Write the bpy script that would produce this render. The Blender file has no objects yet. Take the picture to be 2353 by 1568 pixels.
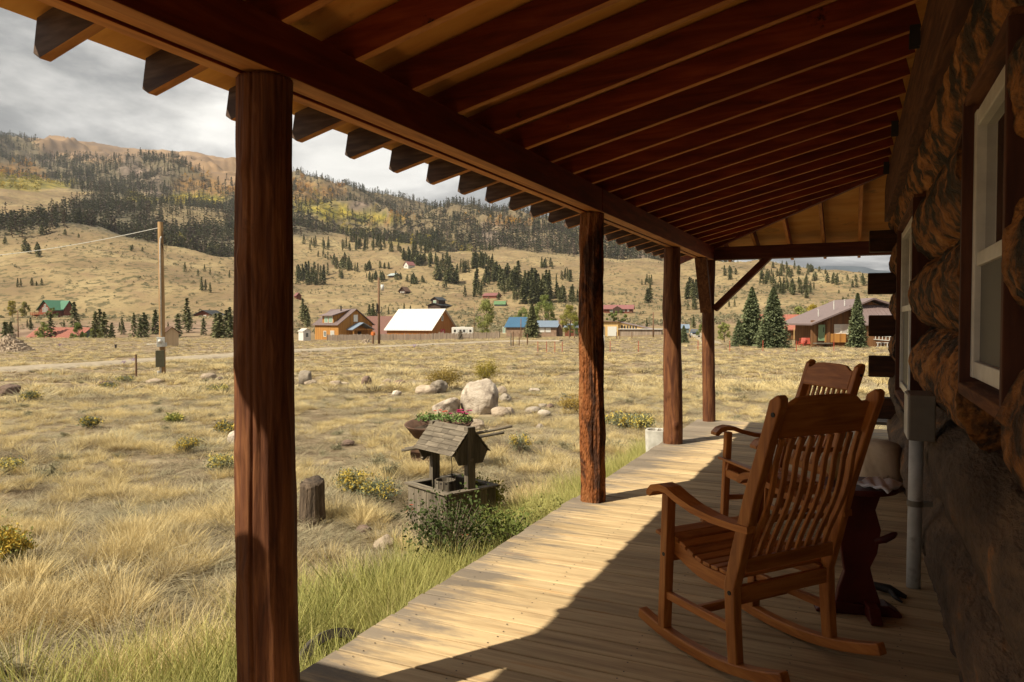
import bpy, math, random
import numpy as np
from mathutils import Vector, Matrix

# ---------------------------------------------------------------- camera, sky, sun
scn = bpy.context.scene
col = scn.collection
R = math.radians
EYE = 1.4
YAW, PITCH, FPX = 0.43338, 0.02833, 1694.0
cam = bpy.data.objects.new('camera', bpy.data.cameras.new('camera'))
col.objects.link(cam)
cam.location = (0, 0, EYE)
cam.rotation_euler = (math.pi/2-PITCH, 0, YAW)
cam.data.sensor_width = 36.0
cam.data.lens = 25.92
cam.data.clip_start = 0.05
cam.data.clip_end = 20000
scn.camera = cam
scn.render.engine = 'CYCLES'
scn.view_settings.view_transform = 'Standard'
scn.view_settings.look = 'None'
scn.view_settings.exposure = 0.80
scn.view_settings.gamma = 1.0
scn.cycles.max_bounces = 8
scn.cycles.diffuse_bounces = 6
scn.cycles.glossy_bounces = 3
scn.cycles.transmission_bounces = 4
scn.cycles.use_denoising = True
scn.cycles.sample_clamp_indirect = 8.0

SUN_EL = R(47.6)
SUNH = Vector((0.544, 0.839, 0)).normalized()          # where the light travels
TRAVEL = (SUNH*math.cos(SUN_EL) + Vector((0, 0, -math.sin(SUN_EL)))).normalized()
sun = bpy.data.objects.new('sun', bpy.data.lights.new('sun', 'SUN'))
col.objects.link(sun)
sun.rotation_euler = TRAVEL.to_track_quat('-Z', 'Y').to_euler()
sun.data.energy = 5.0
sun.data.angle = R(0.6)
sun.data.color = (1.0, 0.895, 0.705)

world = bpy.data.worlds.new("World")
scn.world = world
world.use_nodes = True
nt = world.node_tree
nt.nodes.clear()
def N(nt, t, **k):
    n = nt.nodes.new(t)
    for a, b in k.items():
        if a.startswith('i_'):
            n.inputs[a[2:].replace('_', ' ')].default_value = b
        else:
            setattr(n, a, b)
    return n
def ramp(nt, stops, interp='LINEAR'):
    n = nt.nodes.new('ShaderNodeValToRGB')
    n.color_ramp.interpolation = interp
    el = n.color_ramp.elements
    while len(el) < len(stops): el.new(0.5)
    for e, (p, c) in zip(el, stops):
        e.position = p
        e.color = (*c, 1) if not isinstance(c, (int, float)) else (c, c, c, 1)
    return n
L = nt.links.new
out = N(nt, 'ShaderNodeOutputWorld')
bg = N(nt, 'ShaderNodeBackground')
bg.inputs[1].default_value = 0.1
sky = N(nt, 'ShaderNodeTexSky', sky_type='NISHITA')
sky.sun_disc = False
sky.sun_elevation = SUN_EL
sky.sun_rotation = math.atan2(-SUNH.x, -SUNH.y)
sky.altitude = 2600
sky.dust_density = 1.2
tc = N(nt, 'ShaderNodeTexCoord')
sep = N(nt, 'ShaderNodeSeparateXYZ'); L(tc.outputs['Generated'], sep.inputs[0])
zz = N(nt, 'ShaderNodeMath', operation='ADD'); L(sep.outputs['Z'], zz.inputs[0]); zz.inputs[1].default_value = 0.16
dv = N(nt, 'ShaderNodeVectorMath', operation='DIVIDE'); L(tc.outputs['Generated'], dv.inputs[0])
cmb = N(nt, 'ShaderNodeCombineXYZ')
for i in range(3): L(zz.outputs[0], cmb.inputs[i])
L(cmb.outputs[0], dv.inputs[1])
n1 = N(nt, 'ShaderNodeTexNoise', i_Scale=1.05, i_Detail=10.0, i_Roughness=0.56, i_Distortion=0.35)
n2 = N(nt, 'ShaderNodeTexNoise', i_Scale=2.6, i_Detail=8.0, i_Roughness=0.6, i_Distortion=0.5)
mp = N(nt, 'ShaderNodeMapping'); mp.inputs['Location'].default_value = (3.1, 1.7, 0.4)
L(dv.outputs[0], mp.inputs[0]); L(mp.outputs[0], n1.inputs['Vector']); L(mp.outputs[0], n2.inputs['Vector'])
r1 = ramp(nt, [(0.38, (1.35, 1.37, 1.42)), (0.455, (2.1, 2.1, 2.1)), (0.53, (3.9, 3.8, 3.65)), (0.62, (6.3, 6.1, 5.7))])
r2 = ramp(nt, [(0.36, 0.86), (0.56, 1.0), (0.74, 1.16)])
L(n1.outputs[0], r1.inputs[0]); L(n2.outputs[0], r2.inputs[0])
mul = N(nt, 'ShaderNodeMix', data_type='RGBA', blend_type='MULTIPLY'); mul.inputs[0].default_value = 1
L(r1.outputs[0], mul.inputs[6]); L(r2.outputs[0], mul.inputs[7])
cov = N(nt, 'ShaderNodeTexNoise', i_Scale=0.6, i_Detail=4.0)
mp2 = N(nt, 'ShaderNodeMapping'); mp2.inputs['Location'].default_value = (9.3, 4.2, 1.0)
L(dv.outputs[0], mp2.inputs[0]); L(mp2.outputs[0], cov.inputs['Vector'])
rc = ramp(nt, [(0.30, 0.0), (0.40, 1.0)])
L(cov.outputs[0], rc.inputs[0])
mx = N(nt, 'ShaderNodeMix', data_type='RGBA')
L(rc.outputs[0], mx.inputs[0]); L(sky.outputs[0], mx.inputs[6]); L(mul.outputs[2], mx.inputs[7])
L(mx.outputs[2], bg.inputs[0]); L(bg.outputs[0], out.inputs[0])

# ---------------------------------------------------------------- helpers
random.seed(7)
rng = np.random.default_rng(11)
CF = Vector((-math.sin(YAW)*math.cos(PITCH), math.cos(YAW)*math.cos(PITCH), -math.sin(PITCH)))
CR = Vector((math.cos(YAW), math.sin(YAW), 0))
CU = CR.cross(CF)
LAT = Vector((math.cos(YAW), math.sin(YAW), 0)); FWD = Vector((-math.sin(YAW), math.cos(YAW), 0))
def at(x, y, D):
    """a survey point: bearing x, elevation y, and its distance in metres along the view axis"""
    x = float(x); y = float(y); D = float(D)
    return Vector((0, 0, EYE)) + D*(CF + (x-1176.5)/FPX*CR - (y-784)/FPX*CU)

def _h(ix, iy, iz):
    n = (ix*374761393 + iy*668265263 + iz*1274126177) & 0xffffffff
    n = ((n ^ (n >> 13))*1274126177) & 0xffffffff
    return ((n ^ (n >> 16)) & 0xffff)/65535.0
def noise3(p):
    p = np.asarray(p, float)
    i = np.floor(p).astype(np.int64); f = p-i; f = f*f*(3-2*f)
    r = 0
    for a in (0, 1):
        for b in (0, 1):
            for c in (0, 1):
                w = (f[..., 0] if a else 1-f[..., 0])*(f[..., 1] if b else 1-f[..., 1])*(f[..., 2] if c else 1-f[..., 2])
                r = r + w*_h(i[..., 0]+a, i[..., 1]+b, i[..., 2]+c)
    return r*2-1
def fbm(p, o=4, g=0.5):
    p = np.asarray(p, float); s = 0; a = 1; t = 0
    for k in range(o):
        s = s+a*noise3(p*(2**k)+k*17.3); t += a; a *= g
    return s/t

class MB:
    """collects geometry; build() links it as ONE mesh object"""
    def __init__(s): s.v = []; s.f = []; s.r = []; s.m = []
    def add(s, vs, fs, r=None, m=0):
        o = len(s.v); s.v += [tuple(v) for v in vs]
        r = random.random() if r is None else r
        for f in fs: s.f.append([i+o for i in f]); s.r.append(r); s.m.append(m)
        return s
    def box(s, c, d, rot=None, r=None, m=0):
        x, y, z = d[0]/2, d[1]/2, d[2]/2
        P = [Vector(p) for p in ((-x,-y,-z),(x,-y,-z),(x,y,-z),(-x,y,-z),(-x,-y,z),(x,-y,z),(x,y,z),(-x,y,z))]
        if rot is not None: P = [rot @ p for p in P]
        c = Vector(c)
        return s.add([p+c for p in P], [(0,3,2,1),(4,5,6,7),(0,1,5,4),(1,2,6,5),(2,3,7,6),(3,0,4,7)], r, m)
    def span(s, a, b, w, h, up=(0,0,1), r=None, m=0):
        a = Vector(a); b = Vector(b); d = b-a; x = d.normalized()
        y = Vector(up).cross(x)
        if y.length < 1e-4: y = Vector((0,1,0)).cross(x)
        y.normalize(); z = x.cross(y)
        M = Matrix((x, y, z)).transposed()
        return s.box((a+b)/2, (d.length, w, h), M, r, m)
    def tube(s, pts, rad, n=10, r=None, m=0, cap=True, sy=1.0):
        pts = [Vector(p) for p in pts]
        if isinstance(rad, (int, float)): rad = [rad]*len(pts)
        vs = []; u = None
        for i, p in enumerate(pts):
            t = (pts[min(i+1, len(pts)-1)]-pts[max(i-1, 0)]).normalized()
            if u is None:
                u = t.cross(Vector((0,0,1)) if abs(t.z) < .9 else Vector((1,0,0))).normalized()
            else:
                u = (u-t*u.dot(t)).normalized()
            w = t.cross(u)
            for k in range(n):
                a = 2*math.pi*k/n
                vs.append(p+u*math.cos(a)*rad[i]+w*math.sin(a)*rad[i]*sy)
        fs = []
        for i in range(len(pts)-1):
            for k in range(n):
                fs.append((i*n+k, i*n+(k+1)%n, (i+1)*n+(k+1)%n, (i+1)*n+k))
        if cap:
            fs.append(tuple(range(n))[::-1]); fs.append(tuple((len(pts)-1)*n+k for k in range(n)))
        return s.add(vs, fs, r, m)
    def prism(s, poly, off, r=None, m=0):
        """poly: list of 3d points (one face); off: extrusion vector"""
        n = len(poly); off = Vector(off)
        vs = [Vector(p) for p in poly]+[Vector(p)+off for p in poly]
        fs = [tuple(range(n))[::-1], tuple(range(n, 2*n))]+[(i, (i+1)%n, n+(i+1)%n, n+i) for i in range(n)]
        return s.add(vs, fs, r, m)
    def sweep(s, pts, w, h, side, r=None, m=0):
        """rectangular bar following pts; side = constant width direction"""
        pts = [Vector(p) for p in pts]; side = Vector(side).normalized(); vs = []
        for i, p in enumerate(pts):
            t = (pts[min(i+1, len(pts)-1)]-pts[max(i-1, 0)]).normalized()
            up = side.cross(t).normalized()
            hh = h[i] if isinstance(h, (list, tuple)) else h
            ww = w[i] if isinstance(w, (list, tuple)) else w
            for a, b in ((-1,-1),(1,-1),(1,1),(-1,1)):
                vs.append(p+side*a*ww/2+up*b*hh/2)
        fs = []
        for i in range(len(pts)-1):
            for k in range(4):
                fs.append((i*4+k, i*4+(k+1)%4, (i+1)*4+(k+1)%4, (i+1)*4+k))
        fs.append((3,2,1,0)); q = (len(pts)-1)*4; fs.append((q, q+1, q+2, q+3))
        return s.add(vs, fs, r, m)
    def build(s, name, mats, parent=None, smooth=False, bevel=0, seg=2, under=None):
        me = bpy.data.meshes.new(name)
        me.from_pydata(s.v, [], s.f)
        a = me.attributes.new('rnd', 'FLOAT', 'FACE')
        a.data.foreach_set('value', np.array(s.r, dtype=np.float32))
        for q in (mats if isinstance(mats, (list, tuple)) else [mats]): me.materials.append(q)
        me.polygons.foreach_set('material_index', s.m)
        me.update()
        import bmesh
        if len(s.f) < 20000:
            bm = bmesh.new(); bm.from_mesh(me); bmesh.ops.recalc_face_normals(bm, faces=bm.faces); bm.to_mesh(me); bm.free()
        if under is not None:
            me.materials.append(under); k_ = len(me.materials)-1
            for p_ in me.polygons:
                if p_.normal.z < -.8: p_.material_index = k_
        if smooth: me.shade_smooth()
        o = bpy.data.objects.new(name, me); col.objects.link(o)
        if parent is not None: o.parent = parent
        if bevel:
            b = o.modifiers.new('bevel', 'BEVEL'); b.width = bevel; b.segments = seg; b.limit_method = 'ANGLE'; b.angle_limit = R(40)
        return o

def grid_mesh(name, P, mat, parent=None, wrap=False, smooth=True, rnd=None, cap=False):
    """P: (n,m,3) array -> quad sheet"""
    n, m, _ = P.shape
    idx = np.arange(n*m).reshape(n, m)
    if wrap: jn = np.roll(idx, -1, axis=1); a = idx[:-1]; b = jn[:-1]; c = jn[1:]; d = idx[1:]
    else: a = idx[:-1, :-1]; b = idx[:-1, 1:]; c = idx[1:, 1:]; d = idx[1:, :-1]
    F = np.stack([a, b, c, d], -1).reshape(-1, 4)
    faces = F.tolist()
    if cap: faces += [idx[0, ::-1].tolist(), idx[-1].tolist()]
    me = bpy.data.meshes.new(name); me.from_pydata(P.reshape(-1, 3).tolist(), [], faces)
    me.attributes.new('rnd', 'FLOAT', 'FACE').data.foreach_set('value', np.full(len(faces), random.random() if rnd is None else rnd, dtype=np.float32))
    me.materials.append(mat); me.update()
    if smooth: me.shade_smooth()
    o = bpy.data.objects.new(name, me); col.objects.link(o)
    if parent is not None: o.parent = parent
    return o

def tag(o, label=None, cat=None, group=None, kind=None):
    if label: o['label'] = label
    if cat: o['category'] = cat
    if group: o['group'] = group
    if kind: o['kind'] = kind
    return o
def thing(name, label, cat, loc=(0,0,0), rz=0, group=None):
    o = bpy.data.objects.new(name, None); col.objects.link(o)
    o.location = loc; o.rotation_euler = (0, 0, rz); o.empty_display_size = 0.1
    return tag(o, label, cat, group)
def copy_tree(o, parent=None):
    c = o.copy(); col.objects.link(c); c.parent = parent
    for ch in list(o.children): copy_tree(ch, c)
    return c

# ---------------------------------------------------------------- materials
def new_mat(name):
    m = bpy.data.materials.new(name); m.use_nodes = True
    return m, m.node_tree, m.node_tree.nodes['Principled BSDF'], m.node_tree.links.new
def surf(name, stops, scale=6, stretch=(1,1,1), rough=.8, bump=.3, dist=.01, detail=6, var=.25, fine=None, spec=.3, objvar=False, distort=0.0, stains=None, metal=0):
    """noise -> colour ramp, with bump and per-piece value variation"""
    m, t, b, L = new_mat(name)
    tc = N(t, 'ShaderNodeTexCoord'); mp = N(t, 'ShaderNodeMapping'); L(tc.outputs['Object'], mp.inputs[0])
    mp.inputs['Scale'].default_value = stretch
    at_ = N(t, 'ShaderNodeAttribute', attribute_name='rnd')
    ad = N(t, 'ShaderNodeVectorMath', operation='ADD')
    sc = N(t, 'ShaderNodeVectorMath', operation='SCALE'); sc.inputs[0].default_value = (37, 19, 53); L(at_.outputs['Fac'], sc.inputs['Scale'])
    L(mp.outputs[0], ad.inputs[0]); L(sc.outputs[0], ad.inputs[1])
    n = N(t, 'ShaderNodeTexNoise', i_Scale=scale, i_Detail=detail, i_Roughness=.6, i_Distortion=distort); L(ad.outputs[0], n.inputs['Vector'])
    r = ramp(t, stops); L(n.outputs[0], r.inputs[0])
    c = r.outputs[0]
    if var:
        mr = N(t, 'ShaderNodeMapRange'); mr.inputs[3].default_value = 1-var; mr.inputs[4].default_value = 1+var
        src = at_.outputs['Fac']
        if objvar:
            oi = N(t, 'ShaderNodeObjectInfo'); src = oi.outputs['Random']
        L(src, mr.inputs[0])
        hs = N(t, 'ShaderNodeHueSaturation'); L(c, hs.inputs['Color']); L(mr.outputs[0], hs.inputs['Value']); c = hs.outputs[0]
    if stains:
        sn = N(t, 'ShaderNodeTexNoise', i_Scale=stains[1], i_Detail=7.0, i_Roughness=.65)
        L(mp.outputs[0] if len(stains) > 3 else tc.outputs['Object'], sn.inputs['Vector'])
        sr = ramp(t, [(stains[2][0], 0.0), (stains[2][1], 1.0)]); L(sn.outputs[0], sr.inputs[0])
        mxx = N(t, 'ShaderNodeMix', data_type='RGBA'); L(sr.outputs[0], mxx.inputs[0]); L(c, mxx.inputs[6]); mxx.inputs[7].default_value = (*stains[0], 1)
        c = mxx.outputs[2]
    L(c, b.inputs['Base Color'])
    b.inputs['Roughness'].default_value = rough
    b.inputs['Metallic'].default_value = metal
    b.inputs['Specular IOR Level'].default_value = spec
    if bump:
        bp = N(t, 'ShaderNodeBump'); bp.inputs['Strength'].default_value = bump; bp.inputs['Distance'].default_value = dist
        h = n.outputs[0]
        if fine:
            n2 = N(t, 'ShaderNodeTexNoise', i_Scale=fine, i_Detail=4.0); L(ad.outputs[0], n2.inputs['Vector'])
            mm = N(t, 'ShaderNodeMath', operation='ADD'); L(n.outputs[0], mm.inputs[0]); L(n2.outputs[0], mm.inputs[1]); h = mm.outputs[0]
        L(h, bp.inputs['Height']); L(bp.outputs[0], b.inputs['Normal'])
    return m
def plain(name, c, rough=.6, metal=0, spec=.4):
    return surf(name, [(0.3, tuple(x*.82 for x in c)), (0.7, tuple(min(1, x*1.12) for x in c))], scale=9, rough=rough, bump=.08, dist=.004, var=.08, spec=spec, metal=metal)

M = {}
# porch timbers: dark red-brown stain
RW = [(0.25, (.065, .009, .003)), (0.5, (.155, .022, .006)), (0.75, (.25, .050, .012))]
for ax, st in (('x', (1, 9, 9)), ('y', (9, 1, 9)), ('z', (9, 9, 1))):
    M['red_'+ax] = surf('red_stained_wood_'+ax, RW, scale=2.2, stretch=st, rough=.62, bump=.35, dist=.006, var=.3, distort=.6)
    M['post_'+ax] = surf('log_post_wood_'+ax, [(0.22, (.034, .010, .004)), (0.45, (.095, .032, .012)), (0.62, (.17, .066, .024)), (0.80, (.27, .12, .046))], scale=3.0, stretch=st, rough=.82, fine=14, bump=.28, dist=.008, var=.12, distort=.8, stains=((.035, .016, .009), 3.2, (.60, .70)))
    M['teak_'+ax] = surf('chair_wood_'+ax, [(0.25, (.20, .055, .010)), (0.5, (.38, .130, .025)), (0.78, (.54, .22, .050))], scale=3.4, stretch=st, rough=.48, bump=.18, dist=.003, var=.14, distort=.7, spec=.4)
    M['grey_'+ax] = surf('weathered_wood_'+ax, [(0.25, (.05, .040, .030)), (0.5, (.125, .103, .076)), (0.78, (.235, .20, .15))], scale=3.0, stretch=st, rough=.9, bump=.5, dist=.006, var=.25, distort=.5)
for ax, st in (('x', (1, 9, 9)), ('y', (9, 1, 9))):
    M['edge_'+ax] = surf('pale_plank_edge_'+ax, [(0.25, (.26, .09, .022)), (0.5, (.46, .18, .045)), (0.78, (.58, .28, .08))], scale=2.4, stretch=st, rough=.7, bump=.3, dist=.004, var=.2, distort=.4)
M['stub'] = surf('dark_log_end', [(0.3, (.022, .011, .006)), (0.55, (.060, .026, .012)), (0.75, (.13, .045, .018))], scale=3, stretch=(1, 6, 6), rough=.8, bump=.4, dist=.006, var=.1)
M['casing'] = surf('dark_window_casing', [(0.3, (.040, .012, .006)), (0.7, (.10, .032, .014))], scale=3, stretch=(9, 9, 1), rough=.7, bump=.3, dist=.004, var=.1)
M['endbeam'] = surf('end_beam_wood', [(0.25, (.035, .008, .004)), (0.5, (.085, .018, .007)), (0.75, (.15, .040, .014))], scale=2.2, stretch=(1, 9, 9), rough=.7, bump=.3, dist=.006, var=.2)
def weather_tail(m):
    # the rafter tails outside the beam have weathered to dark brown grey
    t = m.node_tree; b = t.nodes['Principled BSDF']; L = t.links.new; src_ = b.inputs['Base Color'].links[0].from_socket
    tc = N(t, 'ShaderNodeTexCoord'); sp = N(t, 'ShaderNodeSeparateXYZ'); L(tc.outputs['Object'], sp.inputs[0]); mp = N(t, 'ShaderNodeMapping'); L(tc.outputs['Object'], mp.inputs[0]); mp.inputs['Scale'].default_value = (2, 14, 14)
    n = N(t, 'ShaderNodeTexNoise', i_Scale=2.5, i_Detail=6.0); L(mp.outputs[0], n.inputs['Vector'])
    mr = N(t, 'ShaderNodeMapRange'); L(sp.outputs['X'], mr.inputs[0]); mr.inputs[1].default_value = -1.95; mr.inputs[2].default_value = -2.15; mr.inputs[3].default_value = 0; mr.inputs[4].default_value = .9
    r = ramp(t, [(0.3, (.020, .013, .009)), (0.5, (.060, .038, .022)), (0.72, (.13, .092, .060))]); L(n.outputs[0], r.inputs[0])
    mx = N(t, 'ShaderNodeMix', data_type='RGBA'); L(mr.outputs[0], mx.inputs[0]); L(src_, mx.inputs[6]); L(r.outputs[0], mx.inputs[7]); L(mx.outputs[2], b.inputs['Base Color'])
    return m
M['rafter'] = weather_tail(surf('rafter_wood', RW, scale=2.2, stretch=(1, 9, 9), rough=.62, bump=.35, dist=.006, var=.3, distort=.6, stains=((.012, .004, .003), 5.0, (.66, .72))))
M['post_bark'] = surf('peeling_bark_post', [(0.28, (.018, .010, .007)), (0.44, (.075, .026, .010)), (0.56, (.26, .085, .022)), (0.75, (.33, .15, .055))], scale=3.4, stretch=(2.2, 2.2, .8), rough=.75, bump=1.0, dist=.03, var=.05, distort=1.2, fine=30)
M['ply'] = surf('roof_sheathing', [(0.25, (.50, .20, .040)), (0.5, (.68, .31, .068)), (0.78, (.76, .42, .12))], scale=1.3, stretch=(1, 5, 1), rough=.8, bump=.1, dist=.003, var=.14, stains=((.14, .07, .03), 2.1, (.60, .75)))
M['shingle_red'] = surf('roof_shingle', [(0.3, (.07, .045, .035)), (0.7, (.16, .11, .09))], scale=20, rough=.95)
M['log'] = surf('log_wall_wood', [(0.30, (.018, .011, .007)), (0.44, (.060, .030, .014)), (0.53, (.25, .098, .025)), (0.64, (.36, .155, .042)), (0.78, (.50, .25, .080))], scale=5.5, stretch=(1.3, .8, 1.3), rough=.85, bump=1.0, dist=.035, var=.15, distort=.5, fine=34, stains=((.020, .014, .010), 3.0, (.52, .60)))
M['log_low'] = surf('log_wall_weathered', [(0.25, (.034, .022, .014)), (0.5, (.105, .068, .042)), (0.62, (.17, .105, .058)), (0.72, (.40, .15, .036))], scale=3.4, stretch=(1.5, .6, 1.5), rough=.85, bump=.9, dist=.03, var=.1, distort=.5, fine=30)
M['white_frame'] = plain('white_vinyl', (.62, .60, .55), .4)
M['galv'] = surf('galvanised_pipe', [(0.3, (.36, .35, .33)), (0.62, (.55, .54, .51)), (0.75, (.28, .25, .22))], scale=7, rough=.5, bump=.1, dist=.002, var=0)
M['box_grey'] = plain('painted_grey_box', (.17, .148, .115), .6)
M['maroon'] = surf('maroon_table', [(0.3, (.045, .006, .004)), (0.7, (.12, .018, .010))], scale=5, rough=.45, bump=.15, dist=.003, var=.1)
M['cloth'] = surf('white_cloth', [(0.3, (.62, .62, .66)), (0.7, (.80, .80, .82))], scale=40, stretch=(1, 3, 1), rough=.9, bump=.5, dist=.004, var=0)
M['ochre'] = plain('ochre_glaze', (.20, .10, .025), .5)
M['dark'] = plain('dark_iron', (.022, .018, .016), .6)
M['concrete'] = surf('pale_concrete', [(0.3, (.36, .34, .30)), (0.7, (.60, .58, .53))], scale=8, rough=.9, bump=.4, dist=.01, var=0)

def glass_mat(name, tint, rough=.03):
    m, t, b, L = new_mat(name)
    b.inputs['Base Color'].default_value = (*tint, 1); b.inputs['Roughness'].default_value = rough
    b.inputs['Specular IOR Level'].default_value = 1.0; b.inputs['IOR'].default_value = 1.9
    b.inputs['Coat Weight'].default_value = .6
    return m
M['glass'] = glass_mat('window_glass', (.035, .034, .030))
M['screen'] = surf('insect_screen', [(0.3, (.060, .056, .050)), (0.7, (.085, .080, .072))], scale=3, rough=.55, bump=0, var=0, spec=.5)
M['pane'] = glass_mat('far_window_glass', (.10, .12, .12), .1)

# deck boards: sun-bleached tan, grey and split towards the outer edge, rusty streaks
def deck_mat():
    m, t, b, L = new_mat('deck_boards')
    tc = N(t, 'ShaderNodeTexCoord'); mp = N(t, 'ShaderNodeMapping'); L(tc.outputs['Object'], mp.inputs[0]); mp.inputs['Scale'].default_value = (1, 14, 1)
    a = N(t, 'ShaderNodeAttribute', attribute_name='rnd')
    sc = N(t, 'ShaderNodeVectorMath', operation='SCALE'); sc.inputs[0].default_value = (91, 47, 13); L(a.outputs['Fac'], sc.inputs['Scale'])
    ad = N(t, 'ShaderNodeVectorMath', operation='ADD'); L(mp.outputs[0], ad.inputs[0]); L(sc.outputs[0], ad.inputs[1])
    n = N(t, 'ShaderNodeTexNoise', i_Scale=1.5, i_Detail=9.0, i_Roughness=.68, i_Distortion=.6); L(ad.outputs[0], n.inputs['Vector'])
    r = ramp(t, [(0.20, (.20, .135, .078)), (0.40, (.40, .285, .155)), (0.55, (.53, .39, .215)), (0.80, (.64, .49, .29))]); L(n.outputs[0], r.inputs[0])
    # orange streaks
    n2 = N(t, 'ShaderNodeTexNoise', i_Scale=.9, i_Detail=7.0, i_Roughness=.7, i_Distortion=1.2); L(ad.outputs[0], n2.inputs['Vector'])
    r2 = ramp(t, [(0.60, 0.0), (0.70, .7)]); L(n2.outputs[0], r2.inputs[0])
    m1 = N(t, 'ShaderNodeMix', data_type='RGBA'); L(r2.outputs[0], m1.inputs[0]); L(r.outputs[0], m1.inputs[6]); m1.inputs[7].default_value = (.46, .23, .075, 1)
    # grey weathering close to the open edge and the far end
    sp = N(t, 'ShaderNodeSeparateXYZ'); L(tc.outputs['Object'], sp.inputs[0])
    mr = N(t, 'ShaderNodeMapRange'); L(sp.outputs['X'], mr.inputs[0]); mr.inputs[1].default_value = -1.98; mr.inputs[2].default_value = -1.30; mr.inputs[3].default_value = .28; mr.inputs[4].default_value = -.12
    mr2 = N(t, 'ShaderNodeMapRange'); L(sp.outputs['Y'], mr2.inputs[0]); mr2.inputs[1].default_value = 6.0; mr2.inputs[2].default_value = 10.6; mr2.inputs[3].default_value = 0; mr2.inputs[4].default_value = .26
    n3 = N(t, 'ShaderNodeTexNoise', i_Scale=1.6, i_Detail=8.0, i_Roughness=.7); 
    mp3 = N(t, 'ShaderNodeMapping'); L(tc.outputs['Object'], mp3.inputs[0]); mp3.inputs['Scale'].default_value = (1.2, 6, 1); L(mp3.outputs[0], n3.inputs['Vector'])
    s1 = N(t, 'ShaderNodeMath', operation='ADD'); L(n3.outputs[0], s1.inputs[0]); L(mr.outputs[0], s1.inputs[1])
    s2 = N(t, 'ShaderNodeMath', operation='ADD'); L(s1.outputs[0], s2.inputs[0]); L(mr2.outputs[0], s2.inputs[1])
    r3 = ramp(t, [(0.56, 0.0), (0.74, .85)]); L(s2.outputs[0], r3.inputs[0])
    m2 = N(t, 'ShaderNodeMix', data_type='RGBA'); L(r3.outputs[0], m2.inputs[0]); L(m1.outputs[2], m2.inputs[6]); m2.inputs[7].default_value = (.17, .145, .12, 1)
    # knots and nail heads
    v = N(t, 'ShaderNodeTexVoronoi', i_Scale=3.3); mpv = N(t, 'ShaderNodeMapping'); L(tc.outputs['Object'], mpv.inputs[0]); mpv.inputs['Scale'].default_value = (.7, 1.6, 1); L(mpv.outputs[0], v.inputs['Vector'])
    rv = ramp(t, [(0.035, .75), (0.07, 0.0)]); L(v.outputs['Distance'], rv.inputs[0])
    m3 = N(t, 'ShaderNodeMix', data_type='RGBA'); L(rv.outputs[0], m3.inputs[0]); L(m2.outputs[2], m3.inputs[6]); m3.inputs[7].default_value = (.10, .065, .04, 1)
    hs = N(t, 'ShaderNodeHueSaturation'); mrv = N(t, 'ShaderNodeMapRange'); mrv.inputs[3].default_value = .80; mrv.inputs[4].default_value = 1.14; L(a.outputs['Fac'], mrv.inputs[0])
    L(mrv.outputs[0], hs.inputs['Value']); L(m3.outputs[2], hs.inputs['Color']); L(hs.outputs[0], b.inputs['Base Color'])
    b.inputs['Roughness'].default_value = .78; b.inputs['Specular IOR Level'].default_value = .25
    bp = N(t, 'ShaderNodeBump'); bp.inputs['Strength'].default_value = .5; bp.inputs['Distance'].default_value = .006
    L(n.outputs[0], bp.inputs['Height']); L(bp.outputs[0], b.inputs['Normal'])
    return m
M['deck'] = deck_mat()

# ---------------------------------------------------------------- terrain
# knots along each bearing: (distance, height). Columns are bearings across the valley.
def zy(D, y): return EYE + at(0, y, D).z - EYE      # height of elevation y at distance D
COLS = [-2600, -700, 0, 150, 300, 450, 560, 690, 850, 1000, 1150, 1330, 1500, 1700, 1870, 2060, 2900, 4200]
# rows: field edge, valley, bank/bench, bench2, low ridge, dip, mid ridge, dip, skyline
FE = [(130,778),(120,777),(118,776),(118,776),(118,776),(118,776),(120,778),(150,784),(150,783),(150,781),(150,778),(140,776),(120,780),(100,790),(92,797),(92,797),(92,797),(110,790)]
VA = [(165,-4.8)]*7+[(200,-3.6),(200,-3.4),(200,-3.3),(200,-3.0),(195,-2.8),(175,-2.5),(150,-2.3),(150,-2.1),(150,-2.1),(150,-2.1),(165,-2.5)]
BK = [(240,724),(240,724),(240,724),(240,724),(240,725),(240,728),(240,732),(255,757),(262,759),(262,760),(262,760),(255,757),(240,747),(220,745),(220,745),(220,745),(220,745),(230,745)]
B2 = [(330,718),(330,718),(330,720),(330,720),(330,715),(330,713),(340,712),(400,712),(410,708),(410,708),(400,712),(380,712),(370,712),(340,708),(330,705),(330,705),(330,705),(330,710)]
LR = [(600,560),(600,520),(600,512),(600,518),(600,545),(600,577),(600,592),(560,664),(560,655),(560,650),(560,655),(540,662),(520,662),(460,664),(450,662),(450,665),(450,670),(500,690)]
D1 = [(700,570),(700,530),(700,522),(700,528),(700,555),(700,580),(690,587),(660,612),(670,615),(660,622),(660,622),(640,628),(600,630),(530,632),(520,638),(520,643),(520,650),(600,690)]
MR = [(1100,450),(1100,405),(1100,408),(1100,430),(1050,452),(1000,478),(960,505),(880,530),(860,556),(850,575),(850,577),(840,596),(760,594),(640,603),(620,622),(620,638),(620,646),(760,680)]
D2 = [(1350,462),(1350,418),(1350,420),(1350,442),(1250,462),(1200,486),(1150,512),(1050,536),(1000,562),(980,582),(980,584),(960,602),(900,600),(800,614),(800,634),(800,652),(800,660),(900,690)]
SK = [(2600,400),(2600,312),(2600,315),(2600,324),(2600,345),(2550,356),(2450,374),(2300,408),(2200,455),(2000,484),(1850,512),(1600,552),(1400,590),(1300,618),(1300,640),(1300,656),(1300,665),(1400,700)]
NR = len(COLS)
colaz = np.array([math.atan((x-1176.5)/FPX) for x in COLS])          # bearing right of the view axis
def toz(row): return [(D, zy(D, y) if y > 100 else y) for D, y in row]
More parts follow.
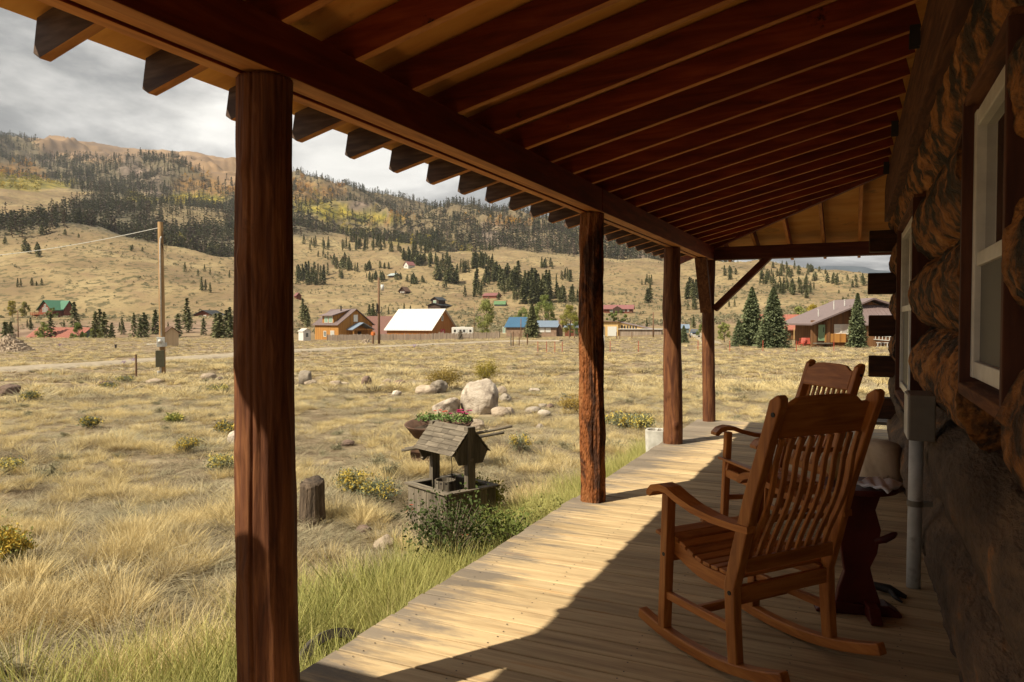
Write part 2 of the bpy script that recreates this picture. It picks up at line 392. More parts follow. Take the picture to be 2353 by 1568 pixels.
rows = [[(0, -.45)]*NR, [(9, -.47)]*NR, [(32, -.95)]*NR, [(72, -1.5)]*NR] + [toz(r) for r in (FE, VA, BK, B2, LR, D1, MR, D2, SK)]
rows.append([(D*1.6, z*.75) for D, z in rows[-1]]); rows.append([(5600, -20)]*NR)
KD = np.array([[p[0] for p in r] for r in rows], float)/np.cos(colaz)[None, :]
KZ = np.array([[p[1] for p in r] for r in rows], float)
# a polar height grid about the house; fine where the valley opens, coarse behind
azv = np.concatenate([np.radians(np.arange(-180, -52, 4.)), np.radians(np.arange(-52, 52, .11)), np.radians(np.arange(52, 181, 4.))])
rv = np.concatenate([np.linspace(0.01, 12, 26)[:-1], np.geomspace(12, 160, 110)[:-1], np.geomspace(160, 3200, 250)[:-1], np.geomspace(3200, 5600, 14)])
RZ = np.zeros((len(rv), len(azv)))
azc = np.clip(azv, colaz[0], colaz[-1])
for j, a in enumerate(azc):
    kd = np.array([np.interp(a, colaz, KD[k]) for k in range(len(rows))]); kz = np.array([np.interp(a, colaz, KZ[k]) for k in range(len(rows))])
    RZ[:, j] = np.interp(rv, kd, kz)
for it in range(3):
    T = RZ.copy(); T[1:-1] = (RZ[:-2]+2*RZ[1:-1]+RZ[2:])/4; RZ = T
for it in range(10):
    T = RZ.copy(); T[:, 1:-1] = (RZ[:, :-2]+2*RZ[:, 1:-1]+RZ[:, 2:])/4; RZ = T
A2, R2 = np.meshgrid(azv, rv)
WA = math.pi/2+YAW-A2                                   # bearing -> world angle
TX = R2*np.cos(WA); TY = R2*np.sin(WA)
P3 = np.stack([TX, TY, np.zeros_like(TX)], -1)
def sst(a, b, x): t = np.clip((x-a)/(b-a), 0, 1); return t*t*(3-2*t)
small = fbm(P3/2.3+5, 4)*.07*sst(3, 9, R2) + fbm(P3/9+2, 3)*.16*sst(12, 40, R2)
hill = fbm(P3/60+9, 5)*4.5*sst(180, 420, R2)
kd2 = np.array([np.interp(np.clip(azv, colaz[0], colaz[-1]), colaz, KD[11])])   # the dip behind the middle ridge
U2 = R2/kd2
gul = (1-np.abs(fbm(P3/170+31, 5, .55))*2.2)*9*sst(300, 700, R2)
mount = (np.abs(fbm(P3/400+3, 6, .55))*-2+.42)*118*sst(1.0, 1.35, U2)*(1-.55*sst(3200, 5000, R2))
kds = np.interp(np.clip(azv, colaz[0], colaz[-1]), colaz, KD[12])[None, :]
crest = 1-.88*np.exp(-((R2/kds-1)/.13)**2)
lf = 1-sst(math.radians(8), math.radians(15), A2)
hill = hill-1.2*sst(180, 420, R2); gul = gul-4.2*sst(300, 700, R2)
TZ = RZ + small + hill + gul*1.1 + mount*crest*lf

_lr = rv
def ground(x, y):
    r = math.hypot(x, y); a = math.pi/2+YAW-math.atan2(y, x)
    a = (a+math.pi) % (2*math.pi)-math.pi
    i = min(max(np.searchsorted(rv, r)-1, 0), len(rv)-2); j = min(max(np.searchsorted(azv, a)-1, 0), len(azv)-2)
    fi = (r-rv[i])/(rv[i+1]-rv[i]); fj = (a-azv[j])/(azv[j+1]-azv[j])
    fi = min(max(fi, 0), 1); fj = min(max(fj, 0), 1)
    return float((TZ[i, j]*(1-fj)+TZ[i, j+1]*fj)*(1-fi)+(TZ[i+1, j]*(1-fj)+TZ[i+1, j+1]*fj)*fi)
def groundv(X, Y):
    r = np.hypot(X, Y); a = (math.pi/2+YAW-np.arctan2(Y, X)+math.pi) % (2*math.pi)-math.pi
    i = np.clip(np.searchsorted(rv, r)-1, 0, len(rv)-2); j = np.clip(np.searchsorted(azv, a)-1, 0, len(azv)-2)
    fi = np.clip((r-rv[i])/(rv[i+1]-rv[i]), 0, 1); fj = np.clip((a-azv[j])/(azv[j+1]-azv[j]), 0, 1)
    return (TZ[i, j]*(1-fj)+TZ[i, j+1]*fj)*(1-fi)+(TZ[i+1, j]*(1-fj)+TZ[i+1, j+1]*fj)*fi
def on_ground(x, y, lo=3, hi=3200):
    """where the line of sight (bearing x, elevation y) first meets the land"""
    d = CF + (x-1176.5)/FPX*CR - (y-784)/FPX*CU
    D = lo
    while D < hi:
        p = Vector((0, 0, EYE))+D*d
        if p.z < ground(p.x, p.y):
            a, b = D/1.02, D
            for _ in range(14):
                m = (a+b)/2; q = Vector((0, 0, EYE))+m*d
                if q.z < ground(q.x, q.y): b = m
                else: a = m
            q = Vector((0, 0, EYE))+b*d
            return Vector((q.x, q.y, ground(q.x, q.y))), b
        D *= 1.02
    return None, None
def gz(p): return Vector((p[0], p[1], ground(p[0], p[1])))

# where the land is wooded, golden with aspen, rocky or bare (albedo masks in survey coordinates)
VX = TX*math.cos(YAW)+TY*math.sin(YAW); VD = -TX*math.sin(YAW)+TY*math.cos(YAW)
VD = np.where(VD < 1, 1, VD)
SX = 1176.5+VX/VD*FPX; SY = 736-(TZ-EYE)/VD*FPX
wob = fbm(P3/90+50, 4)*26; wob2 = fbm(P3/90+80, 4)*16
SXw = SX+wob; SYw = SY+wob2
def ell(cx, cy, rx, ry, s=.35):
    d = np.sqrt(((SXw-cx)/rx)**2+((SYw-cy)/ry)**2); return np.clip((1+s-d)/s, 0, 1)
def pl(xs, ys): return np.interp(SXw, xs, ys)
far = sst(.98, 1.06, U2); mid = sst(620, 700, R2)*(1-far)
right = sst(1560, 1700, SX)
F = far*.78*(1-right)*(1-.38*sst(600, 700, SX))
F *= 1-ell(420, 352, 150, 14)*.0
tundra = np.clip((pl([0, 75, 130, 250, 330, 400, 470, 540, 620], [300, 330, 362, 380, 366, 374, 398, 440, 430])-SYw)/9, 0, 1)*far*(SX < 640)
tundra = np.maximum(tundra, np.clip((pl([400, 450, 520, 560], [0, 395, 450, 455])-SYw)/12, 0, 1)*far*(SX > 440)*(SX < 640)*.8)
F *= 1-tundra
meadow = np.maximum(ell(40, 455, 125, 36), ell(150, 447, 60, 6))
pat = np.maximum(np.maximum(ell(440, 455, 80, 9), ell(130, 425, 60, 7)), ell(560, 500, 20, 6))
Fm = mid*np.clip((SX < 640)*1.0*.92 + (SX >= 640)*(SX < 1010)*np.clip((pl([640, 700, 800, 900, 1000], [548, 548, 545, 562, 572])-SYw)/10, 0, 1)*.75, 0, 1)
Fm *= 1-np.maximum(meadow, ell(450, 495, 85, 26)*.72)
Fm *= np.clip((600-SX)/60, 0, 1)*.0+1
F = np.maximum(F, Fm)
band = (R2 > 655)*(R2 < 1250)*(SX < 640)*(1-meadow)
asp_o = .55*np.maximum.reduce([ell(35, 395, 60, 16), ell(95, 408, 30, 8), ell(455, 428, 50, 18), ell(505, 440, 35, 10), ell(725, 440, 60, 22), ell(690, 425, 30, 18), ell(930, 500, 34, 6), ell(1180, 520, 55, 6), ell(870, 510, 30, 6), ell(1080, 508, 20, 5)])*far
asp_y = np.maximum.reduce([ell(85, 425, 90, 9)*.8, ell(410, 458, 95, 8), ell(760, 486, 90, 8), ell(830, 500, 80, 7), ell(720, 465, 50, 14)*.6, ell(960, 560, 60, 5)*.45, ell(1060, 575, 50, 4)*.35, ell(780, 525, 60, 6)*.6, ell(430, 572, 70, 8)*.6])
asp_y = asp_y*(R2 > 640)
rock = np.maximum.reduce([ell(305, 385, 26, 22), ell(345, 400, 40, 14)*.8, ell(290, 405, 14, 10), ell(355, 438, 16, 10), ell(372, 432, 18, 7), ell(300, 468, 60, 9)*.5, ell(828, 470, 26, 12), ell(1160, 524, 50, 6), ell(1130, 545, 30, 8), ell(1200, 556, 80, 10)*.7, ell(1480, 585, 24, 12), ell(75, 370, 12, 6), ell(115, 372, 14, 5)])*far*.8
F = F*(1-rock*.5)
# cloud-free albedo of the open ground
me = bpy.data.meshes.new('ground')
n_r, n_a = TX.shape
idx = np.arange(n_r*n_a).reshape(n_r, n_a)
q = np.stack([idx[:-1, :-1], idx[:-1, 1:], idx[1:, 1:], idx[1:, :-1]], -1).reshape(-1, 4)[:, ::-1]
me.vertices.add(n_r*n_a); me.vertices.foreach_set('co', np.stack([TX, TY, TZ], -1).reshape(-1).astype(np.float32))
me.loops.add(q.size); me.loops.foreach_set('vertex_index', q.reshape(-1).astype(np.int32))
me.polygons.add(len(q)); me.polygons.foreach_set('loop_start', np.arange(0, q.size, 4, dtype=np.int32)); me.polygons.foreach_set('loop_total', np.full(len(q), 4, dtype=np.int32))
me.update(); me.validate(); me.shade_smooth()
for nm, arr in (('forest', F), ('aspen_o', asp_o), ('aspen_y', asp_y), ('rock', rock), ('tundra', tundra)):
    me.attributes.new(nm, 'FLOAT', 'POINT').data.foreach_set('value', arr.reshape(-1).astype(np.float32))
bank = np.clip(1-np.abs(R2-232)/38, 0, 1)*(SX < 640) + np.clip(1-np.abs(R2-245)/28, 0, 1)*(SX >= 640)*.45
me.attributes.new('bank', 'FLOAT', 'POINT').data.foreach_set('value', np.clip(bank*1.5, 0, 1).reshape(-1).astype(np.float32))

def ground_mat():
    m, t, b, L = new_mat('meadow_and_hills')
    g = N(t, 'ShaderNodeNewGeometry'); P = g.outputs['Position']
    def noise(s, d=6, r=.6, st=(1,1,1), dist=0.):
        mp = N(t, 'ShaderNodeMapping'); mp.inputs['Scale'].default_value = st; L(P, mp.inputs[0])
        n = N(t, 'ShaderNodeTexNoise', i_Scale=s, i_Detail=float(d), i_Roughness=r, i_Distortion=dist); L(mp.outputs[0], n.inputs['Vector']); return n.outputs[0]
    def mix(f, a, b_, bt='MIX'):
        x = N(t, 'ShaderNodeMix', data_type='RGBA', blend_type=bt)
        if isinstance(f, float): x.inputs[0].default_value = f
        else: L(f, x.inputs[0])
        for s, v in ((6, a), (7, b_)):
            if isinstance(v, tuple): x.inputs[s].default_value = (*v, 1)
            else: L(v, x.inputs[s])
        return x.outputs[2]
    def att(nm): return N(t, 'ShaderNodeAttribute', attribute_name=nm).outputs['Fac']
    def rp(src, st):
        r = ramp(t, st); L(src, r.inputs[0]); return r.outputs[0]
    # near: litter and soil between tussocks
    near = rp(noise(2.2, 9, .7), [(0.32, (.065, .042, .027)), (0.46, (.16, .115, .072)), (0.57, (.30, .235, .150)), (0.72, (.42, .35, .235))])
    # far slopes: cured grass with sage dots
    hills = rp(noise(.018, 8, .6), [(0.32, (.150, .105, .060)), (0.50, (.225, .165, .085)), (0.68, (.31, .24, .125))])
    hills = mix(rp(noise(.075, 5, .6, (1, 1, .4)), [(.50, 0.), (.66, .62)]), hills, (.19, .125, .075))
    dots = rp(noise(.22, 5, .62, (1, 1, .3)), [(0.53, 0.0), (0.58, .9)])
    clump = rp(noise(.012, 4), [(0.42, .35), (0.60, 1.0)])
    mulf = N(t, 'ShaderNodeMath', operation='MULTIPLY'); L(dots, mulf.inputs[0]); L(clump, mulf.inputs[1])
    hills = mix(mulf.outputs[0], hills, (.075, .068, .034))
    hills = mix(rp(noise(.9, 4), [(.40, 0.), (.7, .30)]), hills, (.15, .115, .07))
    sp = N(t, 'ShaderNodeVectorMath', operation='LENGTH'); L(P, sp.inputs[0])
    fr = N(t, 'ShaderNodeMapRange'); L(sp.outputs['Value'], fr.inputs[0]); fr.inputs[1].default_value = 90; fr.inputs[2].default_value = 190
    c = mix(fr.outputs[0], near, hills)
    c = mix(att('bank'), c, rp(noise(.16, 6), [(0.35, (.145, .095, .065)), (0.55, (.235, .165, .115)), (.70, (.30, .23, .15))]))
    fl = rp(noise(.05, 7, .7), [(0.35, (.060, .055, .036)), (0.55, (.11, .093, .062)), (0.70, (.17, .135, .092))])
    c = mix(att('forest'), c, fl)
    c = mix(att('tundra'), c, rp(noise(.006, 8, .65), [(0.35, (.15, .105, .075)), (0.55, (.25, .165, .095)), (0.7, (.30, .21, .13))]))
    rk = rp(noise(.03, 8, .7, (1, 1, .35)), [(0.38, (.05, .045, .035)), (0.52, (.13, .10, .08)), (0.68, (.27, .20, .165))])
    c = mix(att('rock'), c, rk)
    c = mix(att('aspen_y'), c, rp(noise(.06, 5), [(.4, (.09, .09, .02)), (.6, (.28, .22, .04))]))
    c = mix(att('aspen_o'), c, rp(noise(.06, 5), [(.4, (.09, .05, .02)), (.6, (.26, .13, .03))]))
    L(c, b.inputs['Base Color']); b.inputs['Roughness'].default_value = .95; b.inputs['Specular IOR Level'].default_value = .1
    bp = N(t, 'ShaderNodeBump'); bp.inputs['Strength'].default_value = .7; bp.inputs['Distance'].default_value = .05
    L(noise(9, 6), bp.inputs['Height']); L(bp.outputs[0], b.inputs['Normal'])
    return m
M['ground'] = ground_mat()
me.materials.append(M['ground'])
go = bpy.data.objects.new('ground', me); col.objects.link(go)
tag(go, 'dry grass valley floor and tan hillsides rising to wooded mountains', kind='structure')

# far blue tableland on the right
def ridge_mesh(name, pts, D, depth, mat):
    xs = np.linspace(pts[0][0], pts[-1][0], 90); ys = np.interp(xs, [p[0] for p in pts], [p[1] for p in pts])
    G = []
    for k, (dd, f) in enumerate([(-depth, 0), (-depth*.6, .45), (-depth*.25, .85), (0, 1), (depth*.4, .8), (depth, 0)]):
        row = []
        for x, y in zip(xs, ys):
            p = at(x, 736, D+dd); zt = at(x, y, D).z
            row.append((p.x, p.y, -20+(zt+20)*f+fbm(np.array([[x*.05, k*.9, 0]]), 3)[0]*D*.004*(0 < f < 1)))
        G.append(row)
    return grid_mesh(name, np.array(G), mat)
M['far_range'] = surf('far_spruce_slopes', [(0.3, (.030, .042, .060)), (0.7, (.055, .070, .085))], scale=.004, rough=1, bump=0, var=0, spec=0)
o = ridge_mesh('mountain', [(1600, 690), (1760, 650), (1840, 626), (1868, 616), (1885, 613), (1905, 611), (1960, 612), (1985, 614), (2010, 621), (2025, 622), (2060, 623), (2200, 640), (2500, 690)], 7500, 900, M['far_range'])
tag(o, 'distant blue flat topped mountain under the clouds', kind='structure')

# ---------------------------------------------------------------- geometry-node scatter for uncountable stuff
lib = bpy.data.collections.new('scatter_sources')
def scatter(name, label, pts, rot, scl, idx_, sources, kind='stuff', cat=None):
    me = bpy.data.meshes.new(name); me.vertices.add(len(pts)); me.vertices.foreach_set('co', np.asarray(pts, np.float32).reshape(-1))
    me.attributes.new('rot', 'FLOAT_VECTOR', 'POINT').data.foreach_set('vector', np.asarray(rot, np.float32).reshape(-1))
    me.attributes.new('scl', 'FLOAT_VECTOR', 'POINT').data.foreach_set('vector', np.asarray(scl, np.float32).reshape(-1))
    me.attributes.new('idx', 'INT', 'POINT').data.foreach_set('value', np.asarray(idx_, np.int32))
    o = bpy.data.objects.new(name, me); col.objects.link(o)
    c = bpy.data.collections.new(name+'_sources')
    for s in sources: c.objects.link(s)
    rank = {n: i for i, n in enumerate(sorted(s.name for s in sources))}
    idx_ = np.array([rank[s.name] for s in sources])[np.asarray(idx_, int)]
    me.attributes['idx'].data.foreach_set('value', idx_.astype(np.int32))
    g = bpy.data.node_groups.new(name+'_scatter', 'GeometryNodeTree')
    g.interface.new_socket('Geometry', in_out='INPUT', socket_type='NodeSocketGeometry')
    g.interface.new_socket('Geometry', in_out='OUTPUT', socket_type='NodeSocketGeometry')
    gi = g.nodes.new('NodeGroupInput'); gout = g.nodes.new('NodeGroupOutput')
    ip = g.nodes.new('GeometryNodeInstanceOnPoints'); ci = g.nodes.new('GeometryNodeCollectionInfo')
    ci.inputs['Collection'].default_value = c; ci.inputs['Separate Children'].default_value = True; ci.inputs['Reset Children'].default_value = True
    def na(nm, ty):
        n = g.nodes.new('GeometryNodeInputNamedAttribute'); n.data_type = ty; n.inputs[0].default_value = nm; return n.outputs[0]
    g.links.new(gi.outputs[0], ip.inputs['Points']); g.links.new(ci.outputs[0], ip.inputs['Instance'])
    ip.inputs['Pick Instance'].default_value = True
    g.links.new(na('idx', 'INT'), ip.inputs['Instance Index'])
    g.links.new(na('rot', 'FLOAT_VECTOR'), ip.inputs['Rotation']); g.links.new(na('scl', 'FLOAT_VECTOR'), ip.inputs['Scale'])
    g.links.new(ip.outputs[0], gout.inputs[0])
    md = o.modifiers.new('scatter', 'NODES'); md.node_group = g
    return tag(o, label, cat, kind=kind)
def src(name, V, Fc, mats, mi=None, h=None):
    """an unlinked source mesh"""
    me = bpy.data.meshes.new(name); me.from_pydata([tuple(v) for v in V], [], [tuple(f) for f in Fc])
    for m in mats: me.materials.append(m)
    if mi is not None: me.polygons.foreach_set('material_index', np.asarray(mi, np.int32))
    if h is not None: me.attributes.new('h', 'FLOAT', 'POINT').data.foreach_set('value', np.asarray(h, np.float32))
    me.update()
    return bpy.data.objects.new(name, me)

def leaf_mat(name, stops, tip=None, trans=.25, rough=.75, hattr=True, var=.3):
    """foliage: colour by instance, lighter tips, a little light through the blade"""
    m, t, b, L = new_mat(name)
    oi = N(t, 'ShaderNodeObjectInfo'); g = N(t, 'ShaderNodeNewGeometry')
    n = N(t, 'ShaderNodeTexNoise', i_Scale=1.3, i_Detail=3.0); L(g.outputs['Position'], n.inputs['Vector'])
    ad = N(t, 'ShaderNodeMath', operation='ADD'); L(oi.outputs['Random'], ad.inputs[0])
    mr = N(t, 'ShaderNodeMapRange'); L(n.outputs[0], mr.inputs[0]); mr.inputs[1].default_value = .3; mr.inputs[2].default_value = .7; mr.inputs[3].default_value = -var; mr.inputs[4].default_value = var
    L(mr.outputs[0], ad.inputs[1])
    r = ramp(t, stops); L(ad.outputs[0], r.inputs[0]); c = r.outputs[0]
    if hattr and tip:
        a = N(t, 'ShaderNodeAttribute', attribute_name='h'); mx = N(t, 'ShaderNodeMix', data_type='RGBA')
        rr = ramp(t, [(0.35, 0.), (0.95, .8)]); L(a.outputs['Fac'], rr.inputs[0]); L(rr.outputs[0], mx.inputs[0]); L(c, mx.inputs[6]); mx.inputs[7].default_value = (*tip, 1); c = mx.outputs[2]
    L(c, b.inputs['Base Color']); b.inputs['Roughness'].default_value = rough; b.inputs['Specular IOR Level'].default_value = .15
    if trans:
        tr = N(t, 'ShaderNodeBsdfTranslucent'); L(c, tr.inputs['Color']); ms = N(t, 'ShaderNodeMixShader'); ms.inputs[0].default_value = trans
        L(b.outputs[0], ms.inputs[1]); L(tr.outputs[0], ms.inputs[2]); L(ms.outputs[0], t.nodes['Material Output'].inputs[0])
    return m
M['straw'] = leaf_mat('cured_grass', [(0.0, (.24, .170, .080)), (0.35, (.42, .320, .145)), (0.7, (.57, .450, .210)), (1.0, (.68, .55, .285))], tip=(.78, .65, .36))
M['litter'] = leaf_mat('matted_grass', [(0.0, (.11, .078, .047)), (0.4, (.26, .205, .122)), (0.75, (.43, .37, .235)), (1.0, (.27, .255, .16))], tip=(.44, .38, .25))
M['green'] = leaf_mat('green_grass', [(0.0, (.12, .165, .035)), (0.5, (.24, .285, .060)), (1.0, (.44, .40, .13))], tip=(.56, .50, .20))
M['sage'] = leaf_mat('sage_leaf', [(0.0, (.16, .150, .085)), (0.5, (.235, .220, .135)), (1.0, (.31, .28, .175))], tip=(.42, .38, .25))
M['brush'] = leaf_mat('rabbitbrush_leaf', [(0.0, (.10, .125, .035)), (1.0, (.20, .215, .07))], tip=(.30, .28, .10))
M['brush_fl'] = leaf_mat('rabbitbrush_flower', [(0.0, (.48, .34, .06)), (1.0, (.62, .52, .14))], trans=.15)
M['twig'] = plain('grey_twig', (.20, .16, .115), .9)

def blades(n, h, spread, lean, w, bend=.5, wind=(0,0), base=.04, seg=3, seed=0):
    g = np.random.default_rng(seed); V = []; Fc = []; H = []
    for i in range(n):
        a = g.uniform(0, 2*math.pi); r = base*math.sqrt(g.uniform()); hh = h*g.uniform(.5, 1.05)
        ln = lean*g.uniform(.15, 1)**.8; dx, dy = math.cos(a), math.sin(a); px_, py_ = dx*r*spread/max(lean, .05), dy*r*spread/max(lean, .05)
        tw = g.uniform(0, math.pi); sx, sy = math.cos(tw), math.sin(tw); o = len(V)
        for k in range(seg+1):
            f = k/seg; s = f+bend*f*f
            x = px_+dx*ln*h*s*.6+wind[0]*h*f*f; y = py_+dy*ln*h*s*.6+wind[1]*h*f*f
            z = hh*(f-.38*bend*ln*f*f)
            ww = w*(1-f*.85)/2
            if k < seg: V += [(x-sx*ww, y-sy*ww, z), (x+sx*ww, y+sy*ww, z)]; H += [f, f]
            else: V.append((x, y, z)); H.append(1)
        for k in range(seg-1): Fc.append((o+2*k, o+2*k+1, o+2*k+3, o+2*k+2))
        Fc.append((o+2*seg-2, o+2*seg-1, o+2*seg))
    return V, Fc, H
SG = []
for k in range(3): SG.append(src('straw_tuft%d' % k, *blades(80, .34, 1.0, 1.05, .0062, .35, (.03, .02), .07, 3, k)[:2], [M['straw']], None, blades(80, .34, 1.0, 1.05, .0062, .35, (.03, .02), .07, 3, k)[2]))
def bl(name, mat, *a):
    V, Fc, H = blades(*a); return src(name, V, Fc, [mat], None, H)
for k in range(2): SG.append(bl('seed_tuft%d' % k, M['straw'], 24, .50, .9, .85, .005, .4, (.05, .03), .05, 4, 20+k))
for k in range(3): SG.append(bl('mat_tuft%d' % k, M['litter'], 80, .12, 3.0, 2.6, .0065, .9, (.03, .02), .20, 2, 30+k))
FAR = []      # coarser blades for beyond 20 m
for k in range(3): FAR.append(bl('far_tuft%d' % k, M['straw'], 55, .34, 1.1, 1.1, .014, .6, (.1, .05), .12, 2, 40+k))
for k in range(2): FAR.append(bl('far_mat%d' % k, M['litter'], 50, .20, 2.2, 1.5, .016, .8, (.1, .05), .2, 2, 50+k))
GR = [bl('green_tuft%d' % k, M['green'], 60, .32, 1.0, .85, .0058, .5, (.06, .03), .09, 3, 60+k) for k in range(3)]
def sage_src(name, n, rad, h, mat, seed, leaf=.014, tipmat=None, ntip=0):
    g = np.random.default_rng(seed); V = []; Fc = []; H = []; mi = []
    lobes = [(g.uniform(0, 6.283), g.uniform(.1, 1.0), g.uniform(.45, 1.0)) for _ in range(9)]
    for i in range(n):
        la, lr, lh = lobes[g.integers(9)]; a = la+g.normal()*.35; z = h*lh*g.uniform(.05, 1)**.8; r = rad*lr*(.45+.75*z/h)+g.normal()*rad*.13
        c = np.array([math.cos(a)*r, math.sin(a)*r, z]); d = g.normal(size=3); d[2] = abs(d[2])+.6; d /= np.linalg.norm(d)
        s = np.cross(d, g.normal(size=3)); s /= np.linalg.norm(s)+1e-6
        l = leaf*g.uniform(.7, 1.7)*2.2; o = len(V)
        V += [c-s*leaf*.3, c+s*leaf*.3, c+d*l]; Fc.append((o, o+1, o+2)); H += [z/h*.7]*3; mi.append(0)
    for i in range(ntip):
        a = g.uniform(0, 6.283); u = g.uniform()**.5; r = rad*u; z = h*(1.02-.35*u*u)*g.uniform(.93, 1.05); c = np.array([math.cos(a)*r, math.sin(a)*r, z])
        for q in range(4):
            d = g.normal(size=3)*leaf*.9; e = g.normal(size=3)*leaf*.9; o = len(V); c2 = c+g.normal(size=3)*leaf*1.2
            V += [c2, c2+d, c2+e]; Fc.append((o, o+1, o+2)); H += [1]*3; mi.append(1)
    return src(name, V, Fc, [mat]+([tipmat] if tipmat else []), mi, H)
SGE = [sage_src('sage_clump%d' % k, 800, .20, .30, M['sage'], 70+k, .019) for k in range(4)]
RBS = [sage_src('brush_clump%d' % k, 1300, .22, .34, M['brush'], 80+k, .016, M['brush_fl'], 130) for k in range(2)]

def sample(n, d0, d1, a0=-41, a1=29.5, power=1.0):
    n = int(n*1.12)
    a = np.radians(rng.uniform(a0, a1, n)); d = (rng.uniform(d0**power, d1**power, n))**(1/power)
    w = math.pi/2+YAW-a; return d*np.cos(w), d*np.sin(w)
road_pts = [(-160,861),(0,853),(180,841),(365,829),(540,818),(690,808),(850,799),(1000,791.5),(1100,787),(1150,785),(1210,784),(1290,783.5)]
road_w = [on_ground(x, y)[0] for x, y in road_pts]
rocks = [  # bearing, base elevation, width px, height px, stone, label
 (701, 884, 34, 32, 'grey', 'pointed grey brown boulder just right of the nearest porch post'),
 (715, 886, 30, 12, 'tan', 'low tan rock at the foot of the pointed boulder by the nearest post'),
 (770, 889, 28, 14, 'tan', 'wedge shaped tan rock, first of the row right of the pointed boulder'),
 (793, 888, 20, 10, 'tan', 'small round tan rock beside the wedge shaped rock'),
 (843, 890, 27, 24, 'brown', 'upright reddish brown rock standing in the boulder row'),
 (890, 888, 28, 16, 'tan', 'speckled pale rock between the reddish upright rock and a low brown one'),
 (919, 889, 30, 15, 'brown', 'low rounded brown rock in the middle of the boulder row'),
 (952, 893, 12, 16, 'grey', 'narrow dark upright rock left of the orange shrub'),
 (911, 910, 20, 12, 'white', 'small bright white rock lying in front of the boulder row'),
 (882, 893, 26, 10, 'tan', 'flat tan rock half hidden in grass in front of the speckled rock'),
 (979, 905, 46, 19, 'tan', 'wide smooth tan boulder below the orange shrub'),
 (1005, 902, 50, 28, 'grey', 'flat slanting grey slab beneath the orange shrub'),
 (1103, 950, 84, 74, 'white', 'largest whitish boulder, knee high, in the middle of the field'),
 (1028, 951, 56, 34, 'white', 'white tilted slab leaning left of the largest boulder'),
 (1050, 938, 28, 20, 'brown', 'dark broken rock between the white slab and the largest boulder'),
 (1152, 906, 26, 17, 'tan', 'rounded tan rock at the right shoulder of the largest boulder'),
 (1160, 924, 30, 18, 'grey', 'greyish rock in grass right of the largest boulder'),
 (1149, 957, 42, 21, 'tan', 'smooth pinkish rounded boulder in front right of the largest boulder'),
 (1170, 955, 28, 18, 'tan', 'smaller pinkish rock touching the smooth pinkish boulder'),
 (1229, 901, 26, 9, 'white', 'small pale rock lying far right behind the rock group'),
 (1226, 950, 36, 15, 'grey', 'oval grey boulder left of the bright white stone'),
 (1250, 955, 33, 12, 'white', 'bright white oval stone, right of the oval grey boulder'),
 (1247, 938, 22, 10, 'grey', 'dark grey rock behind the bright white oval stone'),
 (1263, 941, 20, 14, 'brown', 'brownish rock at the right end of the stone group'),
 (800, 1024, 30, 12, 'brown', 'flat reddish stone by the bare hollow in the grass'),
 (1093, 986, 46, 20, 'tan', 'tan rock behind the wheelbarrow handle'),
 (1241, 984, 18, 10, 'grey', 'little grey rock in the grass below the stone group'),
 (538, 1020, 26, 27, 'white', 'pale rounded rock peeking out left of the nearest porch post'),
 (22, 908, 44, 26, 'brown', 'dark reddish boulder at the left edge of the field'),
 (245, 885, 30, 9, 'brown', 'low dark flat rock in the left field'),
 (357, 880, 36, 10, 'tan', 'long smooth tan rock at the foot of the utility pole'),
 (391, 880, 10, 6, 'white', 'small white stone beside the utility pole'),
 (479, 872, 32, 14, 'tan', 'rounded tan boulder between the utility pole and the nearest post'),
 (504, 874, 18, 8, 'brown', 'small brown rock at the right of the rounded tan boulder'),
 (796, 1355, 15, 18, 'grey', 'small pale rock deep in the tall grass near the deck'),
 (885, 1262, 46, 26, 'tan', 'tan rock half buried in grass left of the rose bush'),
 (835, 1222, 34, 14, 'brown', 'dark flat rock in the bare ground right of the stump'),
]

clear_ = []
for x, y, w, h, st, lb in rocks:
    p, D = on_ground(x, y)
    if p is None: continue
    r_ = w*D/FPX/2; u_ = Vector((-p.x, -p.y, 0)).normalized()
    clear_.append((p.x, p.y, r_*1.0)); clear_.append((p.x+u_.x*r_*1.4, p.y+u_.y*r_*1.4, r_*.9))
clear_ += [(-3.1, 5.35, .35), (-3.32, 5.86, .55), (-4.3, 7.2, .3), (-4.6, 5.0, .3), (-2.36, 2.95, .26), (-2.55, 2.75, .2)]
def keep(X, Y, extra=True):
    k = ~((X > -2.0) & (X < 2.6) & (Y < 10.62)) & ~((X > .2) & (Y < 13))
    for i in range(len(road_w)-1):
        a = road_w[i]; b = road_w[i+1]; dx, dy = b.x-a.x, b.y-a.y; t = np.clip(((X-a.x)*dx+(Y-a.y)*dy)/(dx*dx+dy*dy), 0, 1)
        k &= np.hypot(X-a.x-t*dx, Y-a.y-t*dy) > 1.75
    if extra: k &= ~((X > -2.05-np.interp(Y, [0, 3, 6, 10], [1.3, 1.0, .35, .1])) & (Y < 10.4) & (rng.uniform(size=len(X)) < .5))
    k &= ~((np.abs((X+3.32)*.92-(Y-5.86)*.39) < .36) & (np.abs((X+3.32)*.39+(Y-5.86)*.92) < .32))
    for cx_, cy_, cr_ in clear_: k &= np.hypot(X-cx_, Y-cy_) > cr_
    return k
def hfall(r): return np.interp(r, [0, 5, 9, 16, 30, 60, 150], [.75, .75, .62, .52, .44, .44, .55])
